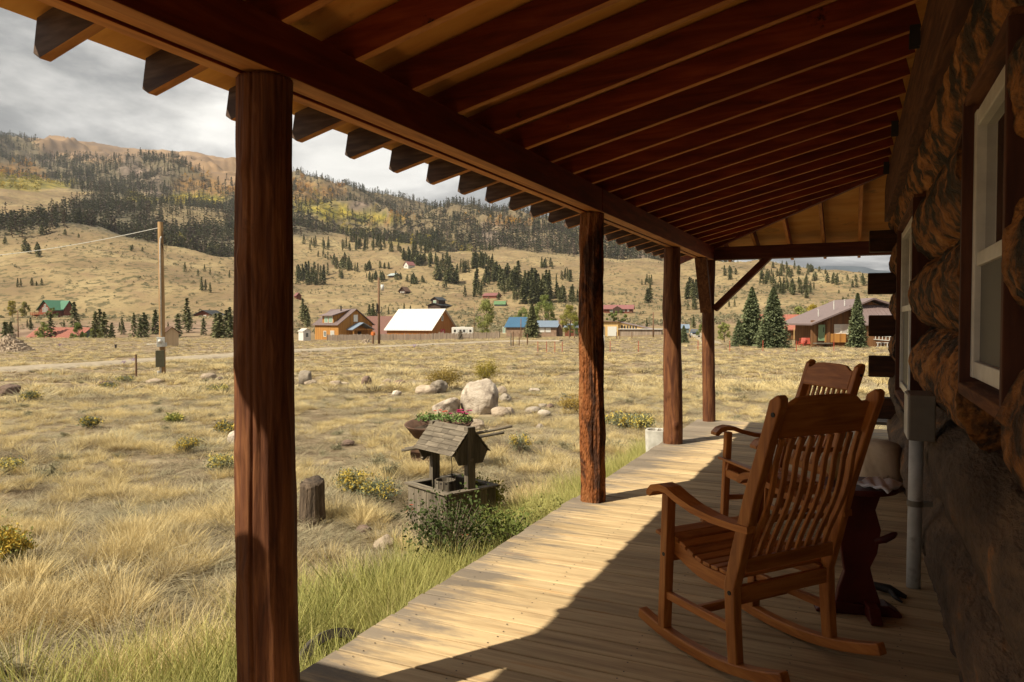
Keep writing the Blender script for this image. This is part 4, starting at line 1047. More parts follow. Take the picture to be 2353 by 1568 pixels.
# planter by the third post
t = thing('flower_pot', 'pale square concrete planter on the ground beside the third porch post', 'planter', (-2.12, 8.72, -.45), R(6))
g = MB(); o_, i_, h_ = .135, .108, .54
V = []
for hw, z in ((o_*.86, 0), (o_, h_), (i_, h_), (i_*.95, h_-.08)):
    for k in range(16):
        a = 2*math.pi*k/16+math.pi/16; q_ = 1/max(abs(math.cos(a)), abs(math.sin(a)))**.75; V.append((math.cos(a)*hw*q_, math.sin(a)*hw*q_, z))
Fq = [(j*16+k, j*16+(k+1)%16, (j+1)*16+(k+1)%16, (j+1)*16+k) for j in range(3) for k in range(16)]+[tuple(range(48, 64)), tuple(range(16))[::-1]]
g.add(V, Fq); g.build('pot', M['concrete'], t, smooth=False, bevel=.004)
g = MB()
for k in range(30):
    a = random.uniform(0, 6.28); r_ = random.uniform(0, .1); g.tube([(math.cos(a)*r_, math.sin(a)*r_, .47), (math.cos(a)*(r_+.03), math.sin(a)*(r_+.03), .50+random.uniform(0, .07))], [.004, .002], 4)
g.build('dry_stems', M['twig'], t)
# weathered wheel rim half buried beside the deck
g = MB(); ca = [(math.cos(a)*.20, 0, math.sin(a)*.20) for a in np.linspace(0, 2*math.pi, 49)]
g.sweep(ca, .065, .045, (0, 1, 0)); o = g.build('wheel_rim', M['grey_x'], None); o.location = (-2.34, 2.96, -.39); o.rotation_euler = (R(-24), 0, R(62)); tag(o, 'dark weathered wheel rim leaning against the open edge of the deck', 'wheel rim')
M['char'] = plain('charred_rim', (.05, .042, .034), .9); o.data.materials[0] = M['char']

# ---------------------------------------------------------------- wishing well
GW = ground(-3.32, 5.86)
t = thing('wishing_well', 'small weathered wooden wishing well with a pitched plank roof beside the deck', 'wishing well', (-3.32, 5.86, GW), R(-24))
HB = -.10-GW; U, V_ = .30, .27
g = MB()
for s in (-1, 1):
    n = 6
    for k in range(n):
        w = 2*U/n; g.box((-U+w*(k+.5), s*V_, HB/2-.03), (w-.004, .018, HB+.02+random.uniform(-.004, .004)))
        w = 2*(V_-.012)/n; g.box((s*U, -V_+.012+w*(k+.5), HB/2-.03), (.018, w-.004, HB+.02))
g.build('well_box', M['grey_z'], t, bevel=.002, seg=1)
g = MB()
for s in (-1, 1):
    g.box((0, s*(V_-.008), HB-.002), (2*U+.06, .075, .018)); g.box((s*(U-.008), 0, HB-.003), (.075, 2*V_-.095, .018))
g.build('rim', M['grey_x'], t, bevel=.002, seg=1)
for s in (-1, 1):
    g = MB(); g.box((s*(U-.03), 0, .46), (.055, .085, .92)); g.build('post', M['grey_z'], t, bevel=.003)
RZ0, RZ1, RL, RW_ = .68, .91, .30, .205
for s in (-1, 1):
    g = MB(); a = Vector((0, 0, RZ1)); b = Vector((0, s*RW_, RZ0)); d = b-a; nrm = Vector((0, s*(RZ1-RZ0), RW_)).normalized(); n = 6
    for k in range(n):
        p0 = a+d*(k/n); p1 = a+d*((k+1.12)/n); x = -RL
        while x < RL-.01:
            w = min(random.uniform(.10, .22), RL-x); l = .006*(n-k)*0+.004
            q0 = p0+nrm*(.004); q1 = p1+nrm*(.010)
            g.prism([(x, q0.y, q0.z), (x+w-.003, q0.y, q0.z), (x+w-.003, q1.y, q1.z), (x, q1.y, q1.z)], nrm*.007); x += w
    g.build('roof', M['grey_x'], t)
for s in (-1, 1):
    g = MB(); g.prism([(s*(RL-.025), -RW_+.02, RZ0+.01), (s*(RL-.025), -.13, RZ0-.09), (s*(RL-.025), .13, RZ0-.09), (s*(RL-.025), RW_-.02, RZ0+.01), (s*(RL-.025), 0, RZ1-.01)], (s*.016, 0, 0)); g.build('gable', M['grey_z'], t)
g = MB(); g.tube([(-RL-.06, 0, .63), (RL+.01, 0, .63)], .014, 10); g.box((-RL-.05, -.03, .60), (.03, .14, .03), Matrix.Rotation(.7, 3, 'X')); g.build('crank', M['grey_x'], t)
g = MB(); g.tube([(.0, 0, .62), (.003, .002, .52), (0, 0, .42), (.004, 0, .38)], .004, 6); g.tube([(.0, 0, .44), (0, 0, .46)], .010, 8); g.build('rope', M['dark'], t)
g = MB()
for k in range(12):
    a = 2*math.pi*k/12; g.box((-.02+math.cos(a)*.088, -.06+math.sin(a)*.088, HB-.05), (.010, .044, .19), Matrix.Rotation(a, 3, 'Z'))
g.tube([(-.02, -.06, HB-.13), (-.02, -.06, HB-.12)], .085, 12)
o = g.build('wooden_bucket', M['grey_z'], None); o.location = t.location; o.rotation_euler = t.rotation_euler
tag(o, 'round stave bucket standing in the box of the wishing well', 'bucket')
for zz_ in (.02, -.10):
    g = MB(); g.tube([(-.02, -.06, HB+zz_), (-.02, -.06, HB+zz_+.012)], .0945, 24, cap=False); g.build('hoop', M['dark'], o)

# ---------------------------------------------------------------- wheelbarrow planter with flowers
BW = at(1022, 965, 9.35); GB = ground(BW.x, BW.y)
M['rust'] = surf('rusty_steel', [(0.3, (.060, .032, .022)), (0.7, (.15, .085, .055))], scale=9, rough=.8, bump=.3, dist=.004, var=0)
t = thing('wheelbarrow', 'old rusty wheelbarrow planter behind the wishing well', 'wheelbarrow', (BW.x, BW.y, GB), R(14))
rim = []; NN = 40
def tub(f, z, k=1):
    return [(math.copysign(abs(math.cos(a))**.75, math.cos(a))*.42*f*(1-.12*math.cos(a))+(.04*(1-f)), math.copysign(abs(math.sin(a))**.8, math.sin(a))*.26*f, z+.02*math.cos(a)) for a in np.linspace(0, 2*math.pi, NN, endpoint=False)]
Pn = np.array([tub(.50, .40), tub(.66, .41), tub(.86, .50), tub(1.0, .60), tub(1.03, .605), tub(1.0, .59), tub(.80, .45)])
o = grid_mesh('tray', Pn, M['rust'], t, wrap=True, cap=True); o.modifiers.new('s', 'SOLIDIFY').thickness = .004; o.rotation_euler = (.17, 0, 0); o.location = (0, 0, -.02)
g = MB()
for s in (-1, 1):
    g.tube([(-.55, s*.06, .20), (-.1, s*.13, .29), (.35, s*.22, .40), (.82, s*.27, .50)], [.018, .02, .02, .017], 8)
g.build('handle', M['grey_x'], t, smooth=True)
for s in (-1, 1):
    g = MB(); g.tube([(.25, s*.2, .38), (.30, s*.2, 0)], .013, 8); g.build('leg', M['rust'], t)
g = MB(); g.tube([(-.30, -.025, .15), (-.30, .025, .15)], .15, 28); g.build('wheel', M['rust'], t)
M['soil'] = surf('potting_soil', [(0.3, (.03, .02, .014)), (0.7, (.08, .055, .035))], scale=20, rough=1)
o = grid_mesh('soil', np.array([tub(.9, .54), tub(.5, .55), tub(.02, .56)]), M['soil'], t, wrap=True); o.rotation_euler = (.17, 0, 0); o.location = (0, 0, -.04)
M['petunia_leaf'] = plain('petunia_leaf', (.12, .19, .045), .7)
M['magenta'] = plain('magenta_petal', (.42, .012, .13), .6); M['coral'] = plain('coral_petal', (.62, .09, .05), .6)
def flower_plant(x, y, n, r, fl, nf, label, seed):
    gg = np.random.default_rng(seed); g = MB()
    for i in range(n):
        a = gg.uniform(0, 6.28); q_ = r*gg.uniform()**.5; c = Vector((math.cos(a)*q_, math.sin(a)*q_*.8, gg.uniform(.0, .10)*(1.2-q_/r*.6)))
        d = Vector(gg.normal(size=3)); d.z = abs(d.z); d.normalize(); s = d.cross(Vector(gg.normal(size=3))).normalized(); l = gg.uniform(.022, .04)
        g.add([c, c+d*l*.5+s*l*.3, c+d*l, c+d*l*.5-s*l*.3], [(0, 1, 2, 3)])
    o = g.build('petunia', M['petunia_leaf'], None); o.location = Vector((BW.x, BW.y, GB+.58))+Vector((x*math.cos(R(14))-y*math.sin(R(14)), x*math.sin(R(14))+y*math.cos(R(14)), 0))
    tag(o, label, 'flower', 'petunias in the wheelbarrow')
    for k in range(nf):
        a = gg.uniform(0, 6.28); q_ = r*gg.uniform(.1, .95); c = Vector((math.cos(a)*q_, math.sin(a)*q_*.8, .09+gg.uniform(0, .05))); g = MB(); g.add([c]+[c+Vector((math.cos(b)*.028*(1 if j % 2 else .8), math.sin(b)*.028*(1 if j % 2 else .8)-.006, .014)) for j, b in enumerate(np.linspace(0, 6.283, 10, endpoint=False))], [(0, j+1, (j+1) % 10+1) for j in range(10)])
        g.build('flower', fl, o)
flower_plant(.22, -.02, 330, .17, M['magenta'], 15, 'bushy petunia with many magenta flowers at the handle end of the wheelbarrow', 1)
flower_plant(-.02, -.03, 260, .15, M['coral'], 4, 'green petunia with a few coral flowers in the middle of the wheelbarrow', 2)
flower_plant(-.24, .0, 260, .14, M['magenta'], 0, 'leafy green petunia without flowers at the wheel end of the wheelbarrow', 3)

# ---------------------------------------------------------------- boulders
def rockmat(nm, a, b, c): return surf(nm, [(0.28, a), (0.5, b), (0.75, c)], scale=3.5, rough=.92, bump=.8, dist=.03, var=.12, detail=9, distort=.6, fine=26, spec=.2)
RM = dict(tan=rockmat('tan_granite', (.19, .145, .105), (.34, .27, .20), (.46, .38, .29)), white=rockmat('white_quartz_rock', (.13, .10, .08), (.42, .355, .285), (.64, .57, .48)),
          grey=rockmat('grey_rock', (.13, .105, .080), (.25, .21, .165), (.36, .31, .25)), brown=rockmat('brown_rock', (.075, .050, .038), (.16, .11, .085), (.25, .18, .14)))
for i, (x, y, w, h, st, lb) in enumerate(rocks):
    p, D = on_ground(x, y)
    if p is None: continue
    rw, rh = w*D/FPX/2, h*D/FPX
    o = blob('boulder', RM[st], (p.x, p.y, p.z+rh*.36), (rw*1.08, rw*.9, rh*.70), (i+1 if w <= 60 else i+47), amp=.13 if w > 60 else .10 if 'smooth' in lb or 'oval' in lb or 'round' in lb else .22, sub=5 if w > 60 else 4, sq=.85 if w > 60 else .9, rot=i*1.3, npl=3 if w > 60 else None)
    tag(o, lb, 'rock', 'boulders in the field')
def rubble(name, label, x, y, w, h, D, n, seed):
    gg = np.random.default_rng(seed); p = gz(at(x, y, D)); import bmesh
    g = MB(); rw = w*D/FPX/2; rh = h*D/FPX
    for i in range(n):
        a = gg.uniform(0, 6.283); u = gg.uniform()**.6; hh = rh*(1-u)*gg.uniform(.5, 1); s = rh*gg.uniform(.05, .14)*(1.2 if u > .8 else 1)
        c = Vector((math.cos(a)*rw*u, math.sin(a)*rw*.6*u, hh))
        V = [c+Vector(((gg.uniform(.6, 1)*(1 if k & 1 else -1)), (gg.uniform(.6, 1)*(1 if k & 2 else -1)), (gg.uniform(.35, .8)*(1 if k & 4 else -1))))*s for k in range(8)]
        g.add(V, [(0,2,3,1), (4,5,7,6), (0,1,5,4), (2,6,7,3), (0,4,6,2), (1,3,7,5)])
    o = g.build(name, RM['tan'], None); o.location = (p.x, p.y, p.z-.05); return tag(o, label, 'rock pile', kind='stuff')
rubble('rock_pile', 'big heap of broken pale rubble at the left edge of the field', 22, 805, 130, 44, 66, 900, 4)
rubble('rock_pile', 'small rubble heap beside the road below the barn', 843, 792, 40, 16, 110, 160, 5)
rubble('stone_row', 'scattered pale stones edging the road left of the utility pole', 800, 797, 100, 6, 105, 120, 6)

M['stump'] = surf('weathered_stump', [(0.3, (.035, .026, .019)), (0.55, (.12, .085, .058)), (0.75, (.24, .18, .125))], scale=4, stretch=(5, 5, 1), rough=.95, bump=.9, dist=.02, var=0, fine=20)
# ---------------------------------------------------------------- stump with split top, near the first post
p, D = on_ground(718, 1205)
T = np.linspace(0, 2*math.pi, 60, endpoint=False); Zs = np.linspace(0, 1, 30); A_, Z_ = np.meshgrid(T, Zs); hh = 120*D/FPX; rw = 27*D/FPX
rr = rw*(1.12-.14*Z_)*(1+.07*fbm(np.stack([np.cos(A_)*2, np.sin(A_)*2, Z_*.8], -1)*1.6, 3)+.035*np.sin(A_*17+2*fbm(np.stack([A_*0, Z_*2, A_*0], -1))))
top = hh*(.88+.06*np.sin(A_)+.05*fbm(np.stack([np.cos(A_)*2, np.sin(A_)*2, A_*0], -1)*2, 3))
o = grid_mesh('tree_stump', np.stack([np.cos(A_)*rr, np.sin(A_)*rr, Z_*top], -1), M['stump'], None, wrap=True, cap=True, rnd=.2)
o.location = (p.x, p.y, p.z-.03); tag(o, 'grey cracked upright stump just beyond the nearest porch post', 'stump')

# ---------------------------------------------------------------- shrubs near the porch: leafy twig clouds with stems
def shrub(name, label, x, y, w, h, stops, seed, leaf=.03, n=1500, flower=None, nf=0, D=None, cat='shrub', group=None, shape='round', loose=.35, stems=26):
    gg = np.random.default_rng(seed)
    if D is None: p, D = on_ground(x, y)
    else: p = gz(at(x, y, D))
    rw, hh = w*D/FPX/2, h*D/FPX
    t = thing(name, label, cat, p, 0, group)
    key = 'lf'+str(stops)
    if key not in M: M[key] = leaf_mat(name+'_leaf', [(0.0, stops[0]), (0.5, stops[1]), (1.0, stops[2])], hattr=False, trans=.2)
    V = []; Fc = []; tips = []
    g = MB()
    for k in range(stems):
        a = gg.uniform(0, 6.283); ln = gg.uniform(.2, 1)**.6; z = hh*gg.uniform(.55, 1.02)*(1-.35*ln*ln)
        e = Vector((math.cos(a)*rw*ln, math.sin(a)*rw*ln*.9, z)); m_ = Vector((e.x*.35, e.y*.35, z*.55))
        pts = [Vector((e.x*.06, e.y*.06, -.03)), m_, e]; g.tube(pts, [.006+.004*hh, .004+.002*hh, .0015], 5); tips.append(pts)
    g.build('stems', M['twig'], t)
    cen = []
    for k in range(max(20, stems*2)):
        pts = tips[k % stems]; u = gg.uniform(.35, 1); c = pts[1].lerp(pts[2], u) if u > .3 else pts[1]; cen.append(np.array(c)+gg.normal(size=3)*loose*.12*np.array([rw, rw, hh]))
    cen = np.array(cen)
    for i in range(n):
        c = cen[gg.integers(len(cen))]+gg.normal(size=3)*loose*.42*np.array([rw, rw, hh*.55]); c[2] = max(c[2], .01+hh*.06)
        d = gg.normal(size=3); d[2] += .5; d /= np.linalg.norm(d); s = np.cross(d, gg.normal(size=3)); s /= np.linalg.norm(s)+1e-6; l = leaf*gg.uniform(.6, 1.5); o_ = len(V)
        V += [c, c+d*l*.5+s*l*.30, c+d*l, c+d*l*.5-s*l*.30]; Fc.append((o_, o_+1, o_+2, o_+3))
    me = bpy.data.meshes.new('foliage'); me.from_pydata([tuple(v) for v in V], [], Fc); me.materials.append(M[key]); me.update()
    o = bpy.data.objects.new('foliage', me); col.objects.link(o); o.parent = t
    if flower:
        g = MB()
        for k in range(nf):
            pts = tips[gg.integers(stems)]; c = Vector(pts[2])+Vector(gg.normal(size=3)*.10*np.array([rw, rw, hh*.25]))
            for q_ in range(5):
                c2 = c+Vector(gg.normal(size=3)*leaf*.8); g.add([c2, c2+Vector(gg.normal(size=3)*leaf*.6), c2+Vector(gg.normal(size=3)*leaf*.6)], [(0, 1, 2)])
        g.build('flowers', flower, t)
    return t
YG = ((.20, .17, .03), (.36, .29, .05), (.44, .37, .09)); OY = ((.19, .14, .035), (.34, .24, .06), (.42, .31, .10)); GN = ((.055, .075, .022), (.11, .14, .040), (.24, .20, .07)); GN2 = ((.09, .12, .03), (.17, .20, .05), (.28, .27, .09)); GG = ((.10, .115, .07), (.16, .18, .11), (.23, .24, .15))
shrub('shrub', 'rounded orange tinged shrub behind the grey slab', 1019, 897, 84, 54, OY, 1, .035, 3600, stems=50, loose=.5)
shrub('shrub', 'taller upright yellow shrub behind the largest boulder', 1119, 886, 56, 66, YG, 2, .035, 3200, stems=46, loose=.42)
shrub('shrub', 'yellow green bush right behind the wishing well posts', 1112, 1150, 96, 96, ((.16, .16, .03), (.28, .27, .05), (.38, .34, .08)), 3, .026, 3000, stems=40, loose=.5, D=6.9)
shrub('rose_bush', 'wild rose bush with dark green leaves in front of the wishing well', 1035, 1275, 205, 200, GN, 4, .025, 2300, stems=100, loose=.5, D=5.35, flower=plain('red_hips', (.40, .07, .03), .5), nf=3)
shrub('shrub', 'leafy green weeds between the wishing well and the deck', 1165, 1265, 170, 150, GN2, 5, .024, 3000, stems=50, loose=.55, D=5.5)
shrub('shrub', 'low green weeds along the deck edge before the second post', 1255, 1215, 140, 95, GN2, 6, .022, 2200, stems=36, loose=.55, D=6.2)
shrub('shrub', 'dark orange twiggy bush left of the second post', 1318, 950, 60, 42, OY, 7, .03, 1800, stems=34, loose=.45)
rb = [(20, 1315, 90, 110, 'big green rabbitbrush with yellow tops at the left edge of the picture', 900), (812, 1140, 80, 62, 'pale yellow flowering rabbitbrush left of the wishing well', 420), (875, 1150, 90, 50, 'grey green rabbitbrush with scattered yellow heads between the stump and the well', 200),
      (430, 1040, 52, 36, 'golden rabbitbrush in mid field left of the nearest post', 300), (505, 1085, 70, 42, 'yellow flowering rabbitbrush touching the left side of the nearest post', 280), (18, 1090, 60, 40, 'orange yellow rabbitbrush at the left edge beyond the big green one', 240),
      (1195, 1042, 50, 48, 'thin yellow flowering rabbitbrush right of the wheelbarrow', 160), (1432, 985, 84, 36, 'yellow rabbitbrush clump between the second and third posts', 260), (1478, 990, 50, 34, 'dark yellow rabbitbrush beside the concrete planter', 160), (500, 905, 50, 22, 'orange rabbitbrush in front of the tan boulder by the nearest post', 120),
      (250, 895, 44, 16, 'low rabbitbrush behind the dark flat rock', 90), (290, 880, 40, 16, 'rabbitbrush right of the dark flat rock', 80), (70, 925, 40, 28, 'rabbitbrush beside the dark reddish boulder', 120), (400, 972, 36, 22, 'bright green rabbitbrush in the left field', 60), (520, 1000, 50, 30, 'faded orange rabbitbrush near the pale rock by the nearest post', 160), (205, 985, 44, 26, 'yellow rabbitbrush in the middle of the left field', 110)]
for i, (x, y, w, h, lb, nf) in enumerate(rb):
    shrub('rabbitbrush', lb, x, y, w, h, GN2 if i in (0, 13) else GG, 20+i, .020 if y > 1000 else .035, 1500 if w > 60 else 800, flower=M['brush_fl'], nf=int(nf*.55), group='rabbitbrush plants in the meadow', stems=40 if i < 2 else 26, loose=.62)

# ---------------------------------------------------------------- poles, posts and wires
M['pole'] = surf('pole_wood', [(0.3, (.20, .115, .05)), (0.7, (.42, .27, .13))], scale=2, stretch=(6, 6, .6), rough=.9, bump=.3, dist=.01, var=.1)
M['pole_dk'] = surf('dark_pole_wood', [(0.3, (.10, .055, .03)), (0.7, (.22, .13, .075))], scale=2, stretch=(6, 6, .6), rough=.9, bump=.3, dist=.01, var=.1)
M['util_grey'] = plain('meter_grey', (.50, .50, .47), .5); M['util_olive'] = plain('olive_box', (.085, .08, .045), .6)
p, D = on_ground(374, 862); s = D/FPX
A = thing('utility_pole', 'tan service pole with meter and breaker boxes in the left field', 'utility pole', p)
PH = 350*s
g = MB(); g.tube([(0, 0, -.3), (0, 0, PH*.5), (-.02, 0, PH)], [6.6*s, 6.2*s, 5.8*s], 18); g.build('pole', M['pole'], A, smooth=True, bevel=.004)
f_ = Vector((0, 0, 0))-p; f_.z = 0; f_.normalize(); sd_ = Vector((-f_.y, f_.x, 0))       # towards the porch, and sideways (left)
def loc(fr, lf, z): return f_*fr*s+sd_*lf*s+Vector((0, 0, z*s))
rotP = Matrix((sd_, f_, Vector((0, 0, 1)))).transposed()
g = MB(); g.tube([loc(7, -2, 90), loc(7, -2, 300), loc(7, -1, 312), loc(8, 1, 316)], 1.6*s, 10); g.build('conduit', M['galv'], A, smooth=True)
g = MB(); g.box(loc(8, -3, 76), (17*s, 9*s, 22*s), rotP); g.build('meter_box', M['util_grey'], A, bevel=.01)
g = MB(); g.tube([loc(12, -5, 78), loc(17, -5, 78)], 4.2*s, 16); g.build('meter', M['white_frame'], A, smooth=True)
g = MB(); g.box(loc(8, -5, 38), (19*s, 9*s, 38*s), rotP); g.build('breaker_box', M['util_olive'], A, bevel=.01)
g = MB(); g.box(loc(6, 7, 70), (6*s, 6*s, 9*s), rotP); g.build('small_box', M['util_grey'], A, bevel=.005)
g = MB(); g.tube([loc(6, -4, 20), loc(6, -4, -6)], 1.6*s, 8); g.tube([loc(6, -8, 10), loc(6, -8, -6)], 3.4*s, 10); g.build('ground_pipe', M['galv'], A)
g = MB()
for k in range(5): g.tube([loc(6, 2, 330-k*3), loc(6, 9+k, 318-k*5), loc(6, 6+k, 300-k*6), loc(7, 0, 300)], .35*s, 5)
g.build('cable_loops', M['dark'], A)
def wire(label, a, b, sag, r=.012, mat='util_grey', cat='power line', grp=None):
    g = MB(); P_ = [a.lerp(b, k/24)-Vector((0, 0, sag*4*(k/24)*(1-k/24))) for k in range(25)]; g.tube(P_, r, 5); return tag(g.build('power_line', M[mat], None), label, cat, grp)
topA = p+Vector((0, 0, PH-12*s)); far_l = at(-420, 560, 62)
wire('pale twisted service cable sagging left from the meter pole', topA, far_l, 1.3, .016)
def pole(label, x, yb, h, D, w=5, extra=None):
    q_ = gz(at(x, yb, D)); s = D/FPX
    yy = (q_.z-EYE)/D*FPX; hh = h*s
    t = thing('utility_pole', label, 'utility pole', q_); g = MB(); g.tube([(0, 0, -.3), (0, 0, hh)], [w*s/2, w*s*.40], 10); g.build('pole', M['pole_dk'], t, smooth=True)
    ff = -q_.copy(); ff.z = 0; ff.normalize(); sv = Vector((-ff.y, ff.x, 0))
    if extra == 'transformer':
        g = MB(); g.tube([sv*8*s+Vector((0, 0, hh-30*s)), sv*8*s+Vector((0, 0, hh-16*s))], 3.8*s, 14); g.build('transformer', M['util_grey'], t, smooth=True)
        g = MB(); g.box(sv*4*s+Vector((0, 0, hh-23*s)), (.1, .1, .06)); ca = [sv*math.cos(a)*7*s+ff*.15+Vector((0, 0, hh-72*s+math.sin(a)*9*s)) for a in np.linspace(math.pi, 2*math.pi+.6, 16)]; g.tube(ca, .8*s, 6)
        g.tube([sv*-4*s+ff*.2+Vector((0, 0, hh-60*s)), sv*-4*s+ff*.2+Vector((0, 0, hh-78*s))], 1.6*s, 8); g.build('bracket', M['dark'], t)
    return t, q_, hh
_, qB, hB = pole('dark wooden utility pole with a transformer in front of the barn', 871, 795, 152, 108, 6, 'transformer')
_, qC, hC = pole('thin utility pole behind the rubble heap at far left', 42, 776, 80, 170, 2.6)
_, qD, hD = pole('slim utility pole between the second and third porch posts', 1501, 774, 58, 150, 3.4)
_, qE, hE = pole('utility pole behind the two big spruces on the right', 1717, 765, 68, 150, 3.0)
_, qF, hF = pole('very thin far pole between the horse trailer and the blue roofed house', 1090, 760, 78, 190, 1.0)
_, qG, hG = pole('pole in front of the blue roofed house', 1197, 772, 45, 150, 2.2)
g = MB(); q_ = gz(at(1194, 788, 110)); 
# wood posts and red steel posts
def fpost(name, label, x, yb, h, D, w, mat, cat, grp):
    q_ = gz(at(x, yb, D)); g = MB(); s = D/FPX; g.tube([(0, 0, -.1), (0, 0, h*s)], [w*s/2, w*s*.45], 7); o = g.build(name, M[mat], None); o.location = q_; return tag(o, label, cat, grp)
M['redpost'] = plain('red_steel', (.36, .055, .03), .6)
fp = [(313, 855, 55, 29.5, 4.6, 'pole_dk', 'single weathered fence post left of the meter pole'), (1174, 797, 30, 84, 3, 'grey_z', 'pale leaning post at the start of the wire fence below the blue roofed house'), (1179, 797, 33, 84, 3, 'pole_dk', 'dark fence post beside the pale one at the start of the wire fence'),
      (1193, 796, 28, 86, 2.4, 'pole_dk', 'second dark fence post right of the paired posts'), (1212, 797, 28, 84, 3, 'pole_dk', 'third dark fence post below the blue roofed house'), (1308, 785, 20, 130, 2.2, 'pole_dk', 'fence post left of the green gate'), (1320, 786, 22, 128, 3, 'pole_dk', 'green gate post close to the second porch post'),
      (1417, 783, 16, 125, 2.2, 'pole_dk', 'first of three posts in front of the tan garage'), (1424, 783, 18, 125, 2.2, 'pole_dk', 'second of three posts in front of the tan garage'), (1452, 783, 16, 125, 2.2, 'pole_dk', 'third of three posts in front of the tan garage')]
for x, yb, h, D, w, mt, lb in fp: fpost('fence_post', lb, x, yb, h, D, w, mt, 'fence post', 'wooden fence posts along the field')
tp = [(1236, 796, 'first'), (1256, 796, 'second'), (1275, 798, 'third'), (1292, 792, 'fourth'), (1402, 798, 'fifth'), (1467, 797, 'sixth'), (1604, 799, 'seventh'), (1677, 801, 'eighth'), (1753, 800, 'ninth'), (1830, 801, 'tenth'), (1916, 801, 'eleventh')]
for x, yb, w_ in tp: fpost('steel_post', w_+' thin red steel fence post from the left in the row across the field', x, yb, 25, 66, 1.5, 'redpost', 'fence post', 'thin red steel posts across the field')
fpost('steel_post', 'pale round pipe marker behind the second porch post', 1388, 806, 42, 62, 2.2, 'white_frame', 'fence post', None)
q_ = gz(at(857, 795, 106)); s = 106/FPX; t = thing('mailbox', 'orange box on a leaning post by the road near the barn', 'mailbox', q_)
g = MB(); g.tube([(0, 0, 0), (.03, 0, 20*s)], [2.4*s, 2*s], 8); g.build('post', M['pole_dk'], t)
M['orange'] = plain('orange_paint', (.50, .14, .03), .6); g = MB(); g.prism([(-3.6*s, -.2, 20*s), (3.6*s, -.2, 20*s), (3.6*s, -.2, 26*s), (0, -.2, 29*s), (-3.6*s, -.2, 26*s)], (0, .5, 0)); g.build('box', M['orange'], t, bevel=.01)
q_ = gz(at(266, 800, 75)); g = MB(); g.tube([(0, 0, 0), (0, 0, .4)], .09, 8); g.tube([(0, 0, .36), (0, 0, .42)], .14, 8); o = g.build('vent_pipe', M['dark'], None); o.location = q_; tag(o, 'short dark capped vent pipe standing in the left field', 'vent pipe')
M['lilac'] = plain('purple_aster', (.33, .24, .42), .8)
for i, (x, y, w, lb) in enumerate([(137, 797, 12, 'purple asters beyond the road at far left'), (285, 838, 14, 'purple asters left of the single fence post'), (306, 834, 16, 'purple asters behind the single fence post'), (362, 830, 18, 'purple asters beside the meter pole'), (550, 828, 10, 'purple asters by the nearest porch post'), (952, 800, 14, 'pale purple asters on the road edge below the barn')]):
    gg = np.random.default_rng(i); p, D = on_ground(x, y); s = D/FPX; g = MB()
    for k in range(70):
        c = Vector(gg.normal(size=3)*np.array([w*s*.3, w*s*.3, w*s*.22])); c.z = abs(c.z)+w*s*.3; d = w*s*.05; g.add([c, c+Vector(gg.normal(size=3))*d, c+Vector(gg.normal(size=3))*d], [(0, 1, 2)])
    for k in range(10): a = gg.uniform(0, 6.28); g.tube([(0, 0, 0), (math.cos(a)*w*s*.25, math.sin(a)*w*s*.25, w*s*.6)], .008, 4)
    o = g.build('aster', M['lilac'], None); o.location = p; tag(o, lb, 'flower', 'purple asters')

# ---------------------------------------------------------------- houses across the valley
def bm_(nm, a, b, st=(5, 5, .15), sc=1.0): return surf(nm, [(0.3, a), (0.7, b)], scale=sc, stretch=st, rough=.85, bump=.4, dist=.03, var=.06)
HM = dict(cedar=bm_('cedar_boards', (.20, .085, .020), (.47, .235, .060)), barn=bm_('barn_boards', (.22, .085, .022), (.40, .165, .045)), brownw=bm_('brown_boards', (.085, .040, .018), (.24, .115, .045)), dkw=bm_('dark_log_siding', (.030, .017, .012), (.075, .042, .028), (.3, .3, 5)),
          redlog=bm_('red_log_siding', (.10, .030, .018), (.20, .065, .035), (.3, .3, 4)), tanw=bm_('tan_boards', (.38, .28, .17), (.50, .38, .25)), tan2=bm_('new_pine_boards', (.42, .27, .11), (.56, .39, .17)), whitew=bm_('white_boards', (.50, .48, .44), (.66, .63, .58)), greenw=bm_('grey_green_boards', (.085, .11, .10), (.13, .16, .145)), stonew=bm_('brown_stone_wall', (.14, .09, .06), (.28, .19, .13), (1, 1, 1), 1.5), slab=bm_('weathered_slabs', (.15, .115, .085), (.34, .27, .21), (4, 4, .2), 1.2))
def rf(nm, a, sh=.35, st=(3, 3, 3)):
    m = surf(nm, [(0.3, tuple(x*.86 for x in a)), (0.7, tuple(min(.95, x*1.08) for x in a))], scale=.8, stretch=st, rough=sh, bump=.1, dist=.01, var=.05, spec=.4); return m
HR = dict(mauve=rf('mauve_metal_roof', (.165, .120, .115), .55), white=rf('white_metal_roof', (.60, .58, .54), .5), rust=rf('red_brown_metal_roof', (.155, .072, .055), .75), green=rf('green_metal_roof', (.050, .15, .09), .5), green2=rf('pale_green_roof', (.10, .19, .085), .7), red=rf('red_metal_roof', (.30, .105, .07), .65), redpink=rf('faded_red_roof', (.22, .09, .085), .7), blue=rf('blue_metal_roof', (.045, .12, .21), .5), bluegrey=rf('blue_grey_metal_roof', (.17, .22, .29), .45), brown=rf('brown_shingle_roof', (.13, .075, .05), .9), dark=rf('dark_roof', (.035, .038, .042), .6), silver=rf('silver_roof', (.42, .48, .48), .4))
M['trimw'] = plain('white_trim', (.66, .64, .58), .6); M['door_green'] = plain('sage_green_door', (.17, .25, .14), .6)
def uaxes(al): return YAW+math.atan2(math.cos(al), math.sin(al))
def seams(g, a, b, c, n, mat=0):
    pass
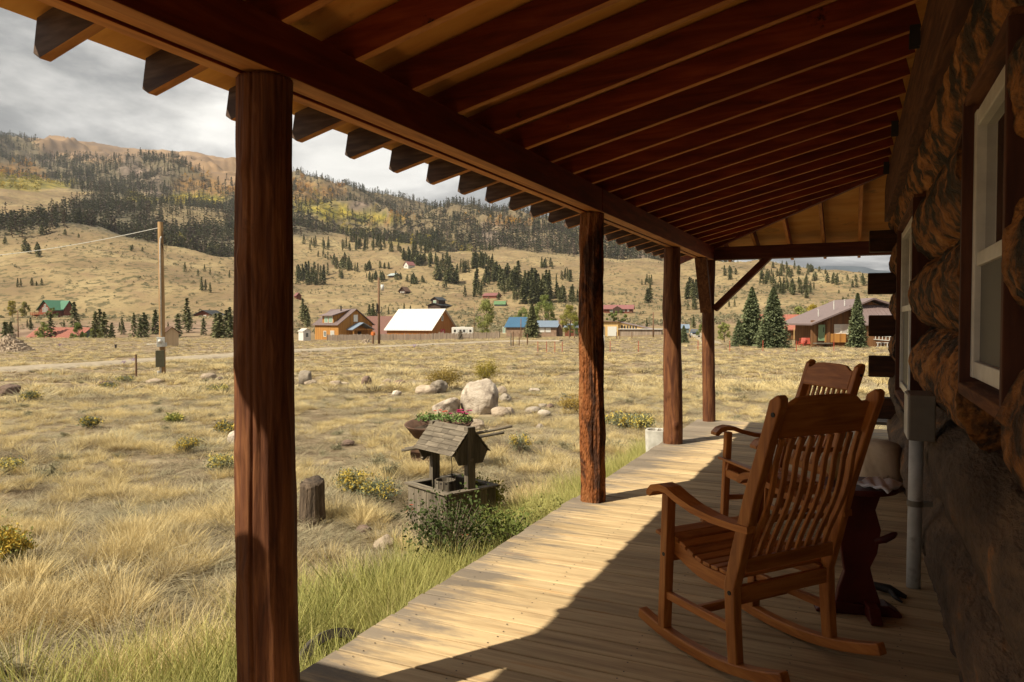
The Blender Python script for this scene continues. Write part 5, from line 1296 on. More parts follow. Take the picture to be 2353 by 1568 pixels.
def house(name, label, x, y, D, al, Lh, Wh, wh, rh, ridge='L', wall='cedar', roof='mauve', wins=(), oh=.45, cat='house', z=None, rt=.12, group=None, doors=(), base=-.6, roofname='roof'):
    p = at(x, y, D)
    if z is None: z = ground(p.x, p.y) if y is None else p.z
    t = thing(name, label, cat, (p.x, p.y, z), uaxes(R(al)), group)
    shell(t, Lh, Wh, wh, rh, ridge, wall, roof, oh, rt, base, roofname)
    for w in wins: window(t, w)
    for (face, u, zz_, w, h, mt) in doors:
        g = MB(); c, d = (((u, -.02, zz_+h/2), (w, .06, h)) if face == 'W' else ((-.02, u, zz_+h/2), (.06, w, h))); g.box(c, d); g.build('door', M.get(mt) or HM.get(mt), t)
    return t
def shell(t, Lh, Wh, wh, rh, ridge, wall, roof, oh=.45, rt=.12, base=-.6, roofname='roof', ox=0, oy=0, oz=0, parent=None):
    g = MB()
    if ridge == 'L': g.prism([(ox, oy, base), (ox+Wh, oy, base), (ox+Wh, oy, oz+wh), (ox+Wh/2, oy, oz+wh+rh), (ox, oy, oz+wh)], (0, Lh, 0))
    else: g.prism([(ox, oy, base), (ox, oy+Lh, base), (ox, oy+Lh, oz+wh), (ox, oy+Lh/2, oz+wh+rh), (ox, oy, oz+wh)], (Wh, 0, 0))
    g.build('wall', HM[wall], t)
    half = (Wh if ridge == 'L' else Lh)/2; sl = rh/half; e = oh; n_ = math.hypot(1, sl)
    for s in (-1, 1):
        g = MB(); c = half
        a = (c+s*(half+e), oz+wh-e*sl+.015); b = (c+s*.0, oz+wh+rh+.015); u = rt
        prof = [a, b, (b[0], b[1]+u*n_), (a[0], a[1]+u*n_)]
        if ridge == 'L': g.prism([(ox+px_, oy-oh, pz_) for px_, pz_ in prof], (0, Lh+2*oh, 0))
        else: g.prism([(ox-oh, oy+px_, pz_) for px_, pz_ in prof], (Wh+2*oh, 0, 0))
        # standing seams
        ln = (Lh if ridge == 'L' else Wh)+2*oh; k = .4
        while k < ln-.2 and ln < 16:
            A_ = (a[0], a[1]+u*n_+.015); B_ = (b[0], b[1]+u*n_+.015)
            if ridge == 'L': g.span((ox+A_[0], oy-oh+k, A_[1]), (ox+B_[0], oy-oh+k, B_[1]), .03, .05)
            else: g.span((ox-oh+k, oy+A_[0], A_[1]), (ox-oh+k, oy+B_[0], B_[1]), .03, .05)
            k += .45
        g.build(roofname, HR[roof], t)
def window(t, w, fm='trimw'):
    face, u, z, ww, h = w[:5]; g = MB(); d = .07
    def bx(g, cu, cz, su, sz, dp, off):
        if face == 'W': g.box((cu, -off, cz), (su, dp, sz))
        else: g.box((-off, cu, cz), (dp, su, sz))
    fr = .10
    for cu, cz, su, sz in ((u, z+h-fr/2, ww, fr), (u, z+fr/2, ww, fr), (u-ww/2+fr/2, z+h/2, fr, h-2*fr), (u+ww/2-fr/2, z+h/2, fr, h-2*fr)): bx(g, cu, cz, su, sz, .09, .03)
    if ww > .9: bx(g, u, z+h/2, .07, h-2*fr, .07, .03)
    f = g.build('window', M[fm], t); g = MB(); bx(g, u, z+h/2, ww-.1, h-.1, .03, .015)
    g.build('pane', M[w[5]] if len(w) > 5 else M['pane'], f)
M['pane_green'] = glass_mat('green_blind_glass', (.24, .36, .27), .25); M['pane_white'] = glass_mat('curtained_glass', (.45, .45, .43), .3)

# cedar house
H = house('cedar_house', 'two storey golden cedar house with a mauve metal roof and a shed dormer', 778, 783, 165, 43, 9.6, 9.2, 3.7, 3.3, 'L', 'cedar', 'mauve',
          wins=[('W', 4.6, 4.2, 1.15, 1.6, 'pane_white'), ('L', 2.4, .7, 1.5, 1.5, 'pane_white'), ('L', 5.4, .8, 1.1, 1.3)], base=-1.4, cat='house')
g = MB(); g.prism([(.1, 2.0, 3.9), (.1, 2.0, 5.55), (4.6, 2.0, 6.95), (4.6, 2.0, 6.7)], (0, 4.6, 0)); g.build('dormer', HM['cedar'], H)
g = MB(); g.prism([(-.55, 1.6, 5.5), (-.55, 1.6, 5.68), (4.6, 1.6, 7.15), (4.6, 1.6, 6.98)], (0, 5.4, 0)); g.build('roof', HR['mauve'], H)
for yy in (3.1, 4.9):
    g = MB(); g.box((.05, yy, 4.75), (.12, 1.5, 1.5)); f = g.build('window', M['trimw'], H); g = MB(); g.box((-.02, yy, 4.75), (.06, 1.25, 1.25)); g.build('pane', M['pane_green'], f)
g = MB(); 
for s in (-1, 1):
    a = Vector((5.0+s*3.0, -2.6, 2.35)); b = Vector((5.0, -2.6, 3.9)); g.prism([a, b, b+Vector((0, 0, .14)), a+Vector((0, 0, .14))], (0, 2.9, 0))
g.build('porch_roof', HR['bluegrey'], H)
for x_ in (2.4, 7.4):
    g = MB(); g.box((x_, -2.35, 1.1), (.22, .22, 2.7)); g.build('post', HM['cedar'], H)
g = MB(); g.box((4.9, -2.35, 2.5), (5.3, .2, .25)); g.build('beam', HM['cedar'], H)
g = MB(); g.box((5.6, -.02, 1.0), (1.0, .06, 2.0)); g.build('door', M['dark'], H)
g = MB(); g.tube([(3.0, 3.4, 6.2), (3.0, 3.4, 7.9)], .15, 8); g.build('chimney', M['dark'], H)
# barn
H = house('barn', 'orange cedar barn with a bright white metal roof and a red sign on its gable', 991, 784, 163, 24, 11.6, 11.4, 2.65, 4.4, 'L', 'barn', 'white', wins=[('W', 4.9, 4.4, .75, 1.3)], base=-1.2, cat='barn', oh=.5)
g = MB(); g.box((5.1, -.05, 1.95), (1.9, .04, 1.25)); sg = g.build('sign', plain('red_banner', (.45, .02, .035), .6), H)
g = MB(); gg = np.random.default_rng(3)
for k in range(26):
    a = gg.uniform(0, 6.28); r_ = .42*gg.uniform(.2, 1); g.box((5.25+math.cos(a)*r_, -.075, 1.95+math.sin(a)*r_*1.05), (gg.uniform(.05, .16), .01, gg.uniform(.05, .14)), Matrix.Rotation(a, 3, 'Y'))
g.box((4.32, -.075, 1.95), (.04, .01, 1.2)); g.build('emblem', M['trimw'], sg)
house('workshop', 'barn with a red brown roof just behind the white roofed barn', 920, 784, 181, 20, 12, 10.5, 1.6, 4.4, 'L', 'barn', 'rust', cat='barn', base=-1.5)
H = house('garden_shed', 'little white roofed shed beside the cedar house', 697, 780, 158, 50, 2.4, 1.7, 1.7, .55, 'L', 'whitew', 'white', cat='shed', oh=.15, rt=.06, wins=[('W', .85, .35, .8, 1.1)])
# log house with green roof and its deck
pz = at(105, 722, 330).z
H = house('log_house', 'log house with a bright green roof and tall glass gable on the far left bench', 120, 722, 330, 28, 10.5, 8.0, 2.2, 4.0, 'W', 'redlog', 'green', wins=[('L', 3.9, .7, 1.3, 2.2), ('L', 5.3, .7, 1.3, 3.6), ('L', 6.7, .7, 1.3, 2.2)], base=-2.5, oh=.8)
g = MB(); g.prism([(4.6, -1.5, -2), (8.6, -1.5, -2), (8.6, -1.5, 2.6), (6.6, -1.5, 5.9), (4.6, -1.5, 2.6)], (0, 5, 0)); g.build('wing', HM['redlog'], H)
for s in (-1, 1):
    g = MB(); a = Vector((6.6+s*2.8, -2.2, 2.0)); b = Vector((6.6, -2.2, 6.0)); g.prism([a, b, b+Vector((0, 0, .2)), a+Vector((0, 0, .2))], (0, 6.4, 0)); g.build('roof', HR['green'], H)
g = MB(); g.box((-1.6, 5.2, -.1), (3.2, 12, .25)); g.box((-3.1, 5.2, .7), (.12, 12, .10)); g.box((-3.1, 5.2, .3), (.12, 12, .08))
for k in range(9): g.box((-3.1, -.7+k*1.5, -.9), (.16, .16, 3.2))
g.build('deck', surf('red_deck', [(0.3, (.22, .05, .02)), (0.7, (.36, .10, .04))], scale=2), H)
# others on the slope
H = house('chalet', 'dark brown chalet with a wide low gable above the spruces left of the nearest post', 494, 735, 300, 12, 10.2, 8, 1.6, 2.2, 'W', 'redlog', 'dark', wins=[('L', 2.5, .5, 1.0, 1.0, 'pane_white'), ('L', 4.6, .5, 1.2, 1.4, 'pane_white'), ('L', 6.4, .5, 1.2, 1.4, 'pane_white'), ('L', 8.4, .5, 1.0, 1.0)], oh=.9, base=-1.5)
g = MB(); g.box((-.9, 5.1, -.15), (1.8, 10.2, .2)); g.box((-1.75, 5.1, .75), (.1, 10.2, .1))
for k in range(12): g.box((-1.75, .1+k*.91, .3), (.08, .08, .9))
g.build('deck', HM['redlog'], H)
def slope_house(*a, **k):
    name, label, x, y = a[:4]
    p, D = on_ground(x, y, 140)
    return house(name, label, x, y, D, *a[4:], **k)
slope_house('cabin', 'dark cabin with a steep gable alone on the open slope above the barn', 932, 676, 22, 5.2, 6.2, 2.4, 2.6, 'W', 'dkw', 'brown', wins=[('L', 1.4, .9, .7, .9, 'pane_white'), ('L', 2.6, .9, .7, .9, 'pane_white'), ('L', 3.8, .9, .7, .9, 'pane_white')], oh=.7, cat='cabin', base=-2)
H = slope_house('modern_house', 'large dark two tier house with a green window behind the barn roof', 1012, 712, 35, 9.5, 9, 2.6, 1.2, 'W', 'dkw', 'dark', oh=1.0, base=-2)
shell(H, 5.5, 6.0, 2.5, 1.5, 'W', 'dkw', 'dark', oh=.8, oz=3.3, base=2.5, ox=1, oy=2.2)
g = MB(); g.box((.9, 5.0, 4.7), (.25, 2.2, 1.5)); f = g.build('window', M['trimw'], H); g = MB(); g.box((.74, 5.0, 4.7), (.1, 1.9, 1.2)); g.build('pane', M['pane_green'], f)
slope_house('hillside_cabin', 'tall white gabled cabin with a faded red roof high on the hillside', 938, 618, 45, 6.4, 7.2, 3.6, 2.9, 'W', 'whitew', 'redpink', wins=[('L', 2.2, 1.6, 1.0, 1.6), ('L', 4.2, 1.6, 1.0, 1.6)], oh=.7, cat='cabin', base=-3)
slope_house('metal_roof_cabin', 'low cabin with a silvery roof among pines below the white gabled cabin', 905, 638, 40, 7.0, 7.0, 2.0, 1.7, 'L', 'dkw', 'silver', oh=.8, cat='cabin', base=-2)
slope_house('tiny_cabin', 'tiny dark red cabin peeking out right of the nearest porch post', 681, 687, 50, 3.0, 3.0, 2.0, 1.6, 'L', 'redlog', 'redpink', cat='cabin', base=-1.5)
slope_house('hunting_lodge', 'long dark red lodge half hidden by trees at the foot of the slope', 1140, 686, 30, 9.5, 6, 1.8, 1.5, 'L', 'redlog', 'redpink', cat='cabin', base=-2)
slope_house('green_roof_shed', 'small shed with a pale green roof on the lower slope', 1160, 704, 10, 6.2, 4, 1.3, 1.6, 'L', 'greenw', 'green2', cat='shed', base=-1)
slope_house('log_hut', 'small dark hut beside boulders on the slope above the blue roofed house', 1262, 705, 30, 4, 4, 1.3, 1.2, 'L', 'dkw', 'dark', cat='cabin', base=-1)
H = slope_house('ranch_lodge', 'long red roofed log lodge on the slope between the second and third posts', 1453, 720, 13, 13.5, 7, 2.2, 1.7, 'L', 'redlog', 'redpink', oh=.7, wins=[('L', 2, .8, 1.0, 1.0, 'pane_white'), ('L', 4, .8, 1.0, 1.0), ('L', 9.5, .6, 2.2, 1.2)], base=-1.5)
g = MB(); g.prism([(-1.4, 5, 0), (-1.4, 9, 0), (-1.4, 9, 2.2), (-1.4, 7, 3.4), (-1.4, 5, 2.2)], (1.4, 0, 0)); g.build('porch', HM['dkw'], H)
slope_house('log_hut', 'small dark log outbuilding left of the long red roofed lodge', 1396, 718, 20, 3, 3.6, 1.6, 1.2, 'W', 'redlog', 'dark', cat='cabin', base=-1)
# low houses in the river bottom at left: only the roofs clear the meadow edge
p = at(176, 777, 172); H = house('red_roof_house', 'long low house with a coral red roof behind the left meadow edge', 178, 793, 172, 8, 13.0, 8, 1.6, 2.3, 'L', 'greenw', 'red', base=-4, oh=.5)
g = MB(); g.prism([(-1.6, 8.6, -4), (-1.6, 12.0, -4), (-1.6, 12.0, .9), (-1.6, 10.3, 1.75), (-1.6, 8.6, .9)], (3.5, 0, 0)); g.build('gable', HM['greenw'], H)
for s in (-1, 1):
    g = MB(); a = Vector((-2.0, 10.3+s*2.1, .80)); b = Vector((-2.0, 10.3, 1.85)); g.prism([a, b, b+Vector((0, 0, .12)), a+Vector((0, 0, .12))], (4.4, 0, 0)); g.build('roof', HR['red'], H)
# pump house beside the meter pole
H = house('pump_house', 'small tan shed with a brown roof standing behind the meter pole', 380, 792, 78, 48, 1.6, 1.35, 1.25, .55, 'L', 'tanw', 'brown', cat='shed', oh=.16, rt=.05, base=-.4)
for k in range(4):
    g = MB(); g.span((-.35-.05*k, .4+.22*k, 0), (-.10, .5+.22*k, .55), .05, .03); o = g.build('plank', HM['slab'], H)
g = MB(); g.box((-.9, 1.0, .04), (1.1, .8, .03)); o = g.build('panel', M['trimw'], None); o.location = H.location; o.rotation_euler = H.rotation_euler; tag(o, 'white sheet lying on the grass by the pump house', 'panel')
# blue roofed house
H = house('blue_roof_house', 'low stone house with a blue metal roof behind the wire fence', 1212, 768, 188, 15, 5.6, 9, 1.9, 2.3, 'L', 'stonew', 'blue', base=-1.5, wins=[('L', 6.2, .2, .7, 1.6, 'pane_green')])
shell(H, 7.5, 8, 1.9, 1.4, 'L', 'stonew', 'bluegrey', oy=-7.5, base=-1.5, oh=.5)
for k in range(3): window(H, ('L', -2.2-k*1.6, .5, 1.3, 1.1, 'pane_white'))
g = MB(); g.box((2, -8.2, 1.5), (.9, .9, 5.0)); g.build('chimney', HM['stonew'], H)
shell(H, 3.5, 5, 1.6, .9, 'L', 'redlog', 'bluegrey', oy=-13, ox=1.0, base=-1.5, oh=.3)
# tan garage with flat roof, clerestory and lean-to
H = thing('garage', 'tan board garage with grey doors and a long lean-to', 'garage', at(1420, 767, 188), uaxes(R(18)))
g = MB(); g.box((3.5, 3.0, .9), (7, 6.0, 4.2)); g.build('wall', HM['tan2'], H)
g = MB(); g.box((3.4, 2.9, 3.08), (7.8, 6.9, .16)); g.build('roof', HR['brown'], H)
for yy, mt in ((1.5, 'util_grey'), (4.5, 'box_grey')):
    g = MB(); g.box((-.03, yy, .6), (.06, 2.3, 2.4)); g.build('garage_door', M[mt], H)
g = MB(); g.prism([(.6, 0, -1), (.6, -9.0, -1), (.6, -9.0, 1.0), (.6, 0, 2.9)], (5, 0, 0)); g.build('wing', HM['tan2'], H)
g = MB(); g.prism([(.3, 0, 2.92), (.3, -9.6, .90), (.3, -9.6, 1.02), (.3, 0, 3.04)], (5.6, 0, 0)); g.build('roof', HR['mauve'], H)
for k in range(6):
    g = MB(); g.box((.57, -.9-k*.72, 1.72-k*.04), (.05, .42, .8)); f = g.build('window', M['dark'], H)
g = MB(); g.box((-1.0, -6.0, .05), (2.6, 10.4, 2.1)); g.build('lean_to', HM['slab'], H)
g = MB(); g.box((-1.1, -6.0, 1.2), (3.2, 11.0, .12)); g.build('roof', HR['white'], H)
# brown board house at right with ladders
H = thing('brown_house', 'brown board house with a mauve roof and a sage green door on the right', 'house', at(1866, 791, 86), YAW+math.pi/2); s = 86/FPX
# local x: away from the viewer, local y: to the left; build to the right with negative y
def Y_(px_): return -(px_-1866)*s
def Z_2(py_): return (791-py_)*s
g = MB(); g.prism([(0, Y_(1895), -.5), (0, Y_(2130), -.5), (0, Y_(2130), Z_2(742)), (0, Y_(1999), Z_2(693)), (0, Y_(1895), Z_2(733))], (9, 0, 0)); g.build('wall', HM['brownw'], H)
g = MB(); g.box((.35, Y_(1872), Z_2(768)), (.30, 12*s, Z_2(744)+.8)); g.box((-.16, Y_(1901), Z_2(768)), (.2, 8*s, Z_2(744)+.8)); g.build('porch_wall', HM['brownw'], H)
g = MB(); g.box((-.12, Y_(1918), Z_2(777)), (.16, 48*s, 20*s)); g.build('wainscot', HM['cedar'], H)
for pa, pb in (((1858, 748), (1999, 689)), ((1999, 689), (2165, 742))):
    g = MB(); a = Vector((-.9, Y_(pa[0]), Z_2(pa[1]))); b = Vector((-.9, Y_(pb[0]), Z_2(pb[1]))); g.prism([a, b, b+Vector((0, 0, .20)), a+Vector((0, 0, .20))], (10.5, 0, 0)); g.build('roof', HR['mauve'], H)
g = MB(); g.box((-.06, Y_(1887), Z_2(765)), (.08, 15*s, 37*s)); d_ = g.build('door', M['door_green'], H); g = MB(); g.box((-.11, Y_(1891), Z_2(758)), (.02, 1.6*s, 11*s)); g.build('glass_slot', M['dark'], d_)
g = MB()
for cx, cy, sx, sy in ((1933, 746.5, 34, 2), (1933, 767, 36, 2.5), (1917, 757, 2, 19), (1932, 757, 5, 19), (1948, 757, 2, 19), (1924, 755, 14, 1.4)): g.box((-.03-.004*(cx == 1924), Y_(cx), Z_2(cy)), (.10, sx*s, sy*s))
f = g.build('window', M['trimw'], H); g = MB(); g.box((-.02, Y_(1933), Z_2(757)), (.04, 32*s, 19*s)); g.build('pane', M['pane_white'], f)
for x_, y0_, y1_ in ((1892, 724, 712), (1928, 708, 693), (1953, 700, 690), (1979, 694, 682)):
    g = MB(); g.tube([(1.5, Y_(x_), Z_2(y0_+3)), (1.5, Y_(x_), Z_2(y1_))], 1.3*s, 8); g.tube([(1.5, Y_(x_), Z_2(y1_)), (1.5, Y_(x_), Z_2(y1_-2))], 2.1*s, 8); g.build('vent_pipe', M['galv'], H)
g = MB(); g.box((-.5, Y_(1886), Z_2(789)), (1.1, 36*s, .12)); g.build('step', M['grey_y'], H)
def Yd(px_, D): return -((px_-1176.5)*D-(1866-1176.5)*86)/FPX
def Zd(py_, D): return ((736-py_)*D-(736-791)*86)/FPX
g = MB(); g.prism([(-3.2, Yd(1984, 82.8), -.6), (-3.2, Yd(2200, 82.8), -.6), (-3.2, Yd(2200, 82.8), Zd(746, 82.8)), (-3.2, Yd(1984, 82.8), Zd(746, 82.8))], (3.1, 0, 0)); g.build('wing', HM['brownw'], H)
g = MB(); a = (-3.5, Zd(749, 82.5)); b = (.0, Zd(704, 86)); y0_ = Yd(1983, 82.5)
g.prism([(a[0], y0_, a[1]), (b[0], y0_, b[1]), (b[0], y0_, b[1]+.12), (a[0], y0_, a[1]+.12)], (0, -11, 0))
for k in range(22): g.span((a[0], y0_-.1-k*.49, a[1]+.14), (b[0], y0_-.1-k*.49, b[1]+.14), .03, .06)
g.build('roof', HR['mauve'], H)
for i, (xa, ya, sl) in enumerate(((2008, 771, 5), (2014, 788, 0))):
    g = MB(); D_ = 82.7; xb = 2072
    for dy in (0, 9): g.span((-3.25, Yd(xa, D_), Zd(ya+dy, D_)), (-3.25, Yd(xb, D_), Zd(ya+dy+sl, D_)), .05, .07)
    for k in range(8): f_k = (k+.5)/8; g.box((-3.25, Yd(xa+(xb-xa)*f_k, D_), Zd(ya+4.5+sl*f_k, D_)), (.05, .06, 9*D_/FPX))
    o = g.build('ladder', M['trimw'], None); o.location = H.location; o.rotation_euler = H.rotation_euler; tag(o, ['upper white ladder hung on the brown house wing', 'lower white ladder hung on the brown house wing'][i], 'ladder', 'white ladders')
H = house('red_roof_lodge', 'long building with a coral red roof behind the big spruces on the right', 1880, 775, 125, 6, 11, 6, 1.5, 2.2, 'L', 'brownw', 'red', base=-1, oh=.5)
for k in range(5):
    g = MB(); g.box((-.9, 1.0+k*1.6, .6), (.10, .10, 2.0)); g.build('post', HM['tan2'], H)
house('blue_roof_shed', 'small shed with a pale blue roof beyond the parked pickup', 1583, 761, 170, 10, 3.4, 3, .6, .8, 'L', 'greenw', 'bluegrey', cat='shed', base=-.5, oh=.2)
# red wooden chairs on a step in front of the brown house
def lawn_chair(loc, rz, lb):
    t = thing('lawn_chair', lb, 'chair', loc, rz, 'red lawn chairs'); m_ = M['redpost']
    g = MB()
    for k in range(5): g.box((-.22+k*.11, -.30, .62), (.085, .03, .85), Matrix.Rotation(.35, 3, 'X'))
    g.build('backrest', m_, t); g = MB(); g.box((0, .05, .36), (.55, .55, .04), Matrix.Rotation(-.12, 3, 'X')); g.build('seat', m_, t)
    for s_ in (-1, 1):
        g = MB(); g.box((s_*.33, .0, .58), (.12, .75, .03)); g.build('arm', m_, t)
        for y_ in (-.25, .3): g = MB(); g.box((s_*.31, y_, .28), (.05, .09, .58)); g.build('leg', m_, t)
for i, (x, y) in enumerate(((1843, 789), (1856, 789))): lawn_chair(gz(at(x, y, 88)), R(160+i*30), ['left red wooden lawn chair in front of the brown house', 'right red wooden lawn chair nearest the brown house wall'][i])
g = MB(); 
for k in range(6): g.box((k*.38, 0, .45), (.06, .06, .9))
g.box((.95, 0, .9), (2.1, .08, .06)); g.box((.95, 0, .5), (2.1, .05, .05)); o = g.build('railing', M['redpost'], None); q_ = gz(at(1838, 787, 91)); o.location = q_; o.rotation_euler = (0, 0, YAW); tag(o, 'low red railing behind the red lawn chairs', 'railing')
# slab fence in front of the barn
a = gz(at(752, 782, 150)); b = gz(at(1147, 781, 150)); t = thing('slab_fence', 'weathered grey slab fence running in front of the cedar house and barn', 'fence', a)
g = MB(); n = 230; gg = np.random.default_rng(5)
for k in range(n):
    u = (k+.5)/n; q_ = a.lerp(b, u)-a; z0 = ground(a.x+q_.x, a.y+q_.y)-a.z; h = 1.25+gg.normal()*.07+(.25 if 60 < k < 66 or 148 < k < 156 else 0)
    g.box((q_.x, q_.y, z0+h/2), ((b-a).length/n*.9, .04, h), Matrix.Rotation(YAW+gg.normal()*.02, 3, 'Z') @ Matrix.Rotation(gg.normal()*.03, 3, 'Y'))
g.build('slats', HM['slab'], t)
for k in range(14):
    u = k/13; q_ = a.lerp(b, u)-a; g = MB(); g.tube([(q_.x, q_.y, ground(a.x+q_.x, a.y+q_.y)-a.z-.2), (q_.x, q_.y, ground(a.x+q_.x, a.y+q_.y)-a.z+1.35)], .09 if k < 13 else .2, 7); g.build('post', HM['slab'], t)
# horse trailer
t = thing('horse_trailer', 'white horse trailer with small dark windows parked beside the barn', 'trailer', at(1040, 782, 156), YAW+R(180)); s = 156/FPX
g = MB(); g.prism([(-48*s, 0, .45), (-48*s, 0, 2.6), (-44*s, 0, 2.75), (-1*s, 0, 2.75), (0, 0, 2.65), (0, 0, 1.3), (-12*s, 0, 1.2), (-14*s, 0, .45)], (0, 2.2, 0)); g.build('body', M['trimw'], t, bevel=.05)
for x_ in (-7, -20, -28, -42):
    g = MB(); g.box((x_*s, 2.22, 2.0), (.42, .05, .5)); g.build('window', M['dark'], t)
g = MB(); g.box((-24*s, 2.22, 2.0), (2.2, .03, .72)); g.build('panel', M['util_grey'], t)
for x_ in (-30, -38):
    g = MB(); g.tube([(x_*s, 2.1, .38), (x_*s, 2.3, .38)], .38, 20); g.build('wheel', M['dark'], t)
g = MB(); g.box((-24*s, 1.1, 2.82), (1.0, .6, .12)); g.build('roof_vent', M['util_grey'], t)
# pickup
q_ = gz(at(1597, 766, 150)); t = thing('pickup_truck', 'dark blue pickup parked facing the viewer on the driveway', 'pickup truck', q_, YAW+R(-12)); M['truck'] = plain('blue_paint', (.045, .075, .12), .3)
g = MB(); g.prism([(-.92, 0, .45), (-.92, 0, 1.02), (-.80, 0, 1.12), (.80, 0, 1.12), (.92, 0, 1.02), (.92, 0, .45)], (0, 5.2, 0)); g.build('body', M['truck'], t, bevel=.06)
g = MB(); g.prism([(-.85, 1.3, 1.12), (.85, 1.3, 1.12), (.68, 1.9, 1.72), (-.68, 1.9, 1.72)], (0, 1.7, 0)); g.build('cab', M['truck'], t, bevel=.05)
g = MB(); g.prism([(-.74, 1.30, 1.17), (.74, 1.30, 1.17), (.62, 1.80, 1.66), (-.62, 1.80, 1.66)], (0, -.03, .02)); g.build('windscreen', M['glass'], t)
for s_ in (-1, 1):
    g = MB(); g.box((s_*.70, -.02, .88), (.34, .06, .2)); g.build('headlight', M['white_frame'], t)
    for y_ in (.9, 4.2): g = MB(); g.tube([(s_*.78, y_, .36), (s_*.98, y_, .36)], .37, 20); g.build('wheel', M['dark'], t)
g = MB(); g.box((0, -.04, .58), (1.8, .12, .2)); g.build('bumper', M['galv'], t); g = MB(); g.box((0, -.02, .86), (.9, .05, .28)); g.build('grille', M['dark'], t)
# little things by the fence
q_ = gz(at(1058, 787, 140)); g = MB()
for k in range(9): g.tube([(random.uniform(-.5, .5), random.uniform(-.3, .3), 0), (random.uniform(-.5, .5), random.uniform(-.3, .3), random.uniform(.8, 1.9))], random.uniform(.1, .25), 7)
o = g.build('root_wad', M['grey_z'], None); o.location = q_; tag(o, 'gnarled grey root snag in front of the horse trailer', 'tree root')
t = thing('gate', 'dark green metal gate beside the second porch post', 'gate', gz(at(1321, 785, 126)), YAW)
g = MB()
for k in range(5): g.box((.8, 0, .3+k*.25), (1.7, .04, .05))
g.box((0, 0, .75), (.06, .06, 1.2)); g.box((1.6, 0, .75), (.06, .06, 1.2)); g.build('frame', plain('gate_green', (.04, .09, .06), .6), t)

# ---------------------------------------------------------------- trees
M['needle'] = leaf_mat('conifer_needles', [(0.0, (.075, .086, .040)), (0.5, (.112, .120, .052)), (1.0, (.15, .15, .070))], tip=(.20, .20, .095), trans=.1, var=.15)
M['needle_blue'] = leaf_mat('spruce_needles', [(0.0, (.060, .082, .042)), (0.5, (.085, .112, .055)), (1.0, (.115, .140, .065))], tip=(.19, .215, .11), trans=.12, var=.2)
M['dead'] = leaf_mat('grey_dead_conifer', [(0.0, (.11, .080, .060)), (1.0, (.19, .145, .11))], tip=(.20, .16, .12), trans=0)
M['aspen_g'] = leaf_mat('yellow_aspen', [(0.0, (.16, .16, .045)), (0.5, (.30, .25, .05)), (1.0, (.42, .31, .05))], trans=.3, hattr=False)
M['aspen_or'] = leaf_mat('orange_aspen', [(0.0, (.30, .15, .03)), (0.5, (.42, .20, .03)), (1.0, (.46, .28, .04))], trans=.3, hattr=False)
M['cotton'] = leaf_mat('cottonwood_leaf', [(0.0, (.10, .13, .035)), (0.5, (.17, .20, .055)), (1.0, (.25, .26, .08))], trans=.25, hattr=False)
M['bark'] = surf('tree_bark', [(0.3, (.07, .05, .035)), (0.7, (.16, .12, .09))], scale=5, stretch=(2, 2, .5), rough=.95, var=0)
def conifer(n, width, seed, leaf=.05, bare=.06, power=1.0, round_=0.0, droop=.35):
    """unit-height conifer: whorled drooping sprays on a trunk, tips marked by h"""
    g = np.random.default_rng(seed); V = []; Fc = []; H = []; mi = []
    for k in range(6):
        a = 2*math.pi*k/6; V += [(math.cos(a)*.014, math.sin(a)*.014, 0)]; H.append(0)
    V.append((0, 0, .97)); H.append(0)
    for k in range(6): Fc.append((k, (k+1) % 6, 6)); mi.append(1)
    nb = max(10, n//14)
    for b in range(nb):
        u = (b+g.uniform())/nb; z = bare+(1-bare)*u*.97; rad = width*((1-u)**power*(1-round_)+round_*math.sqrt(max(0, 1-(2*u-.75)**2*.95))*.8)+.008
        rad *= g.uniform(.62, 1.12); a = b*2.39996+g.uniform(-.4, .4); m_ = int(n/nb)
        for i in range(m_):
            q_ = g.uniform(.12, 1)**.75; sw = g.normal()*.22*(1.1-q_*.5); x = math.cos(a+sw)*rad*q_; y = math.sin(a+sw)*rad*q_
            zz_ = z-droop*rad*q_*q_+g.normal()*.006; d = np.array([math.cos(a+sw*1.5), math.sin(a+sw*1.5), -.15+g.normal()*.3]); d /= np.linalg.norm(d)
            s_ = np.cross(d, [0, 0, 1]); s_ = s_/np.linalg.norm(s_)*1.0+np.array([0, 0, g.normal()*.5]); l = leaf*g.uniform(.6, 1.4); o = len(V); c = np.array([x, y, zz_])
            V += [c-d*l*.5, c+s_*l*.30, c+d*l*.6, c-s_*l*.30]; Fc.append((o, o+1, o+2, o+3)); H += [q_*.7, q_, min(1, q_*1.1), q_]; mi.append(0)
    return V, Fc, mi, H
def tree_mesh(name, data, mats):
    V, Fc, mi, H = data; me = bpy.data.meshes.new(name); me.from_pydata([tuple(v) for v in V], [], Fc)
    for m in mats: me.materials.append(m)
    me.polygons.foreach_set('material_index', mi); me.attributes.new('h', 'FLOAT', 'POINT').data.foreach_set('value', H); me.update(); return me
CM = [tree_mesh('conifer_a', conifer(640, .22, 1, .085), [M['needle'], M['bark']]), tree_mesh('conifer_b', conifer(620, .17, 2, .080), [M['needle'], M['bark']]), tree_mesh('pine_c', conifer(700, .31, 3, .10, round_=.55), [M['needle'], M['bark']]), tree_mesh('pine_d', conifer(720, .36, 4, .11, round_=.7, bare=.1), [M['needle'], M['bark']]), tree_mesh('conifer_e', conifer(600, .26, 5, .085), [M['needle'], M['bark']])]
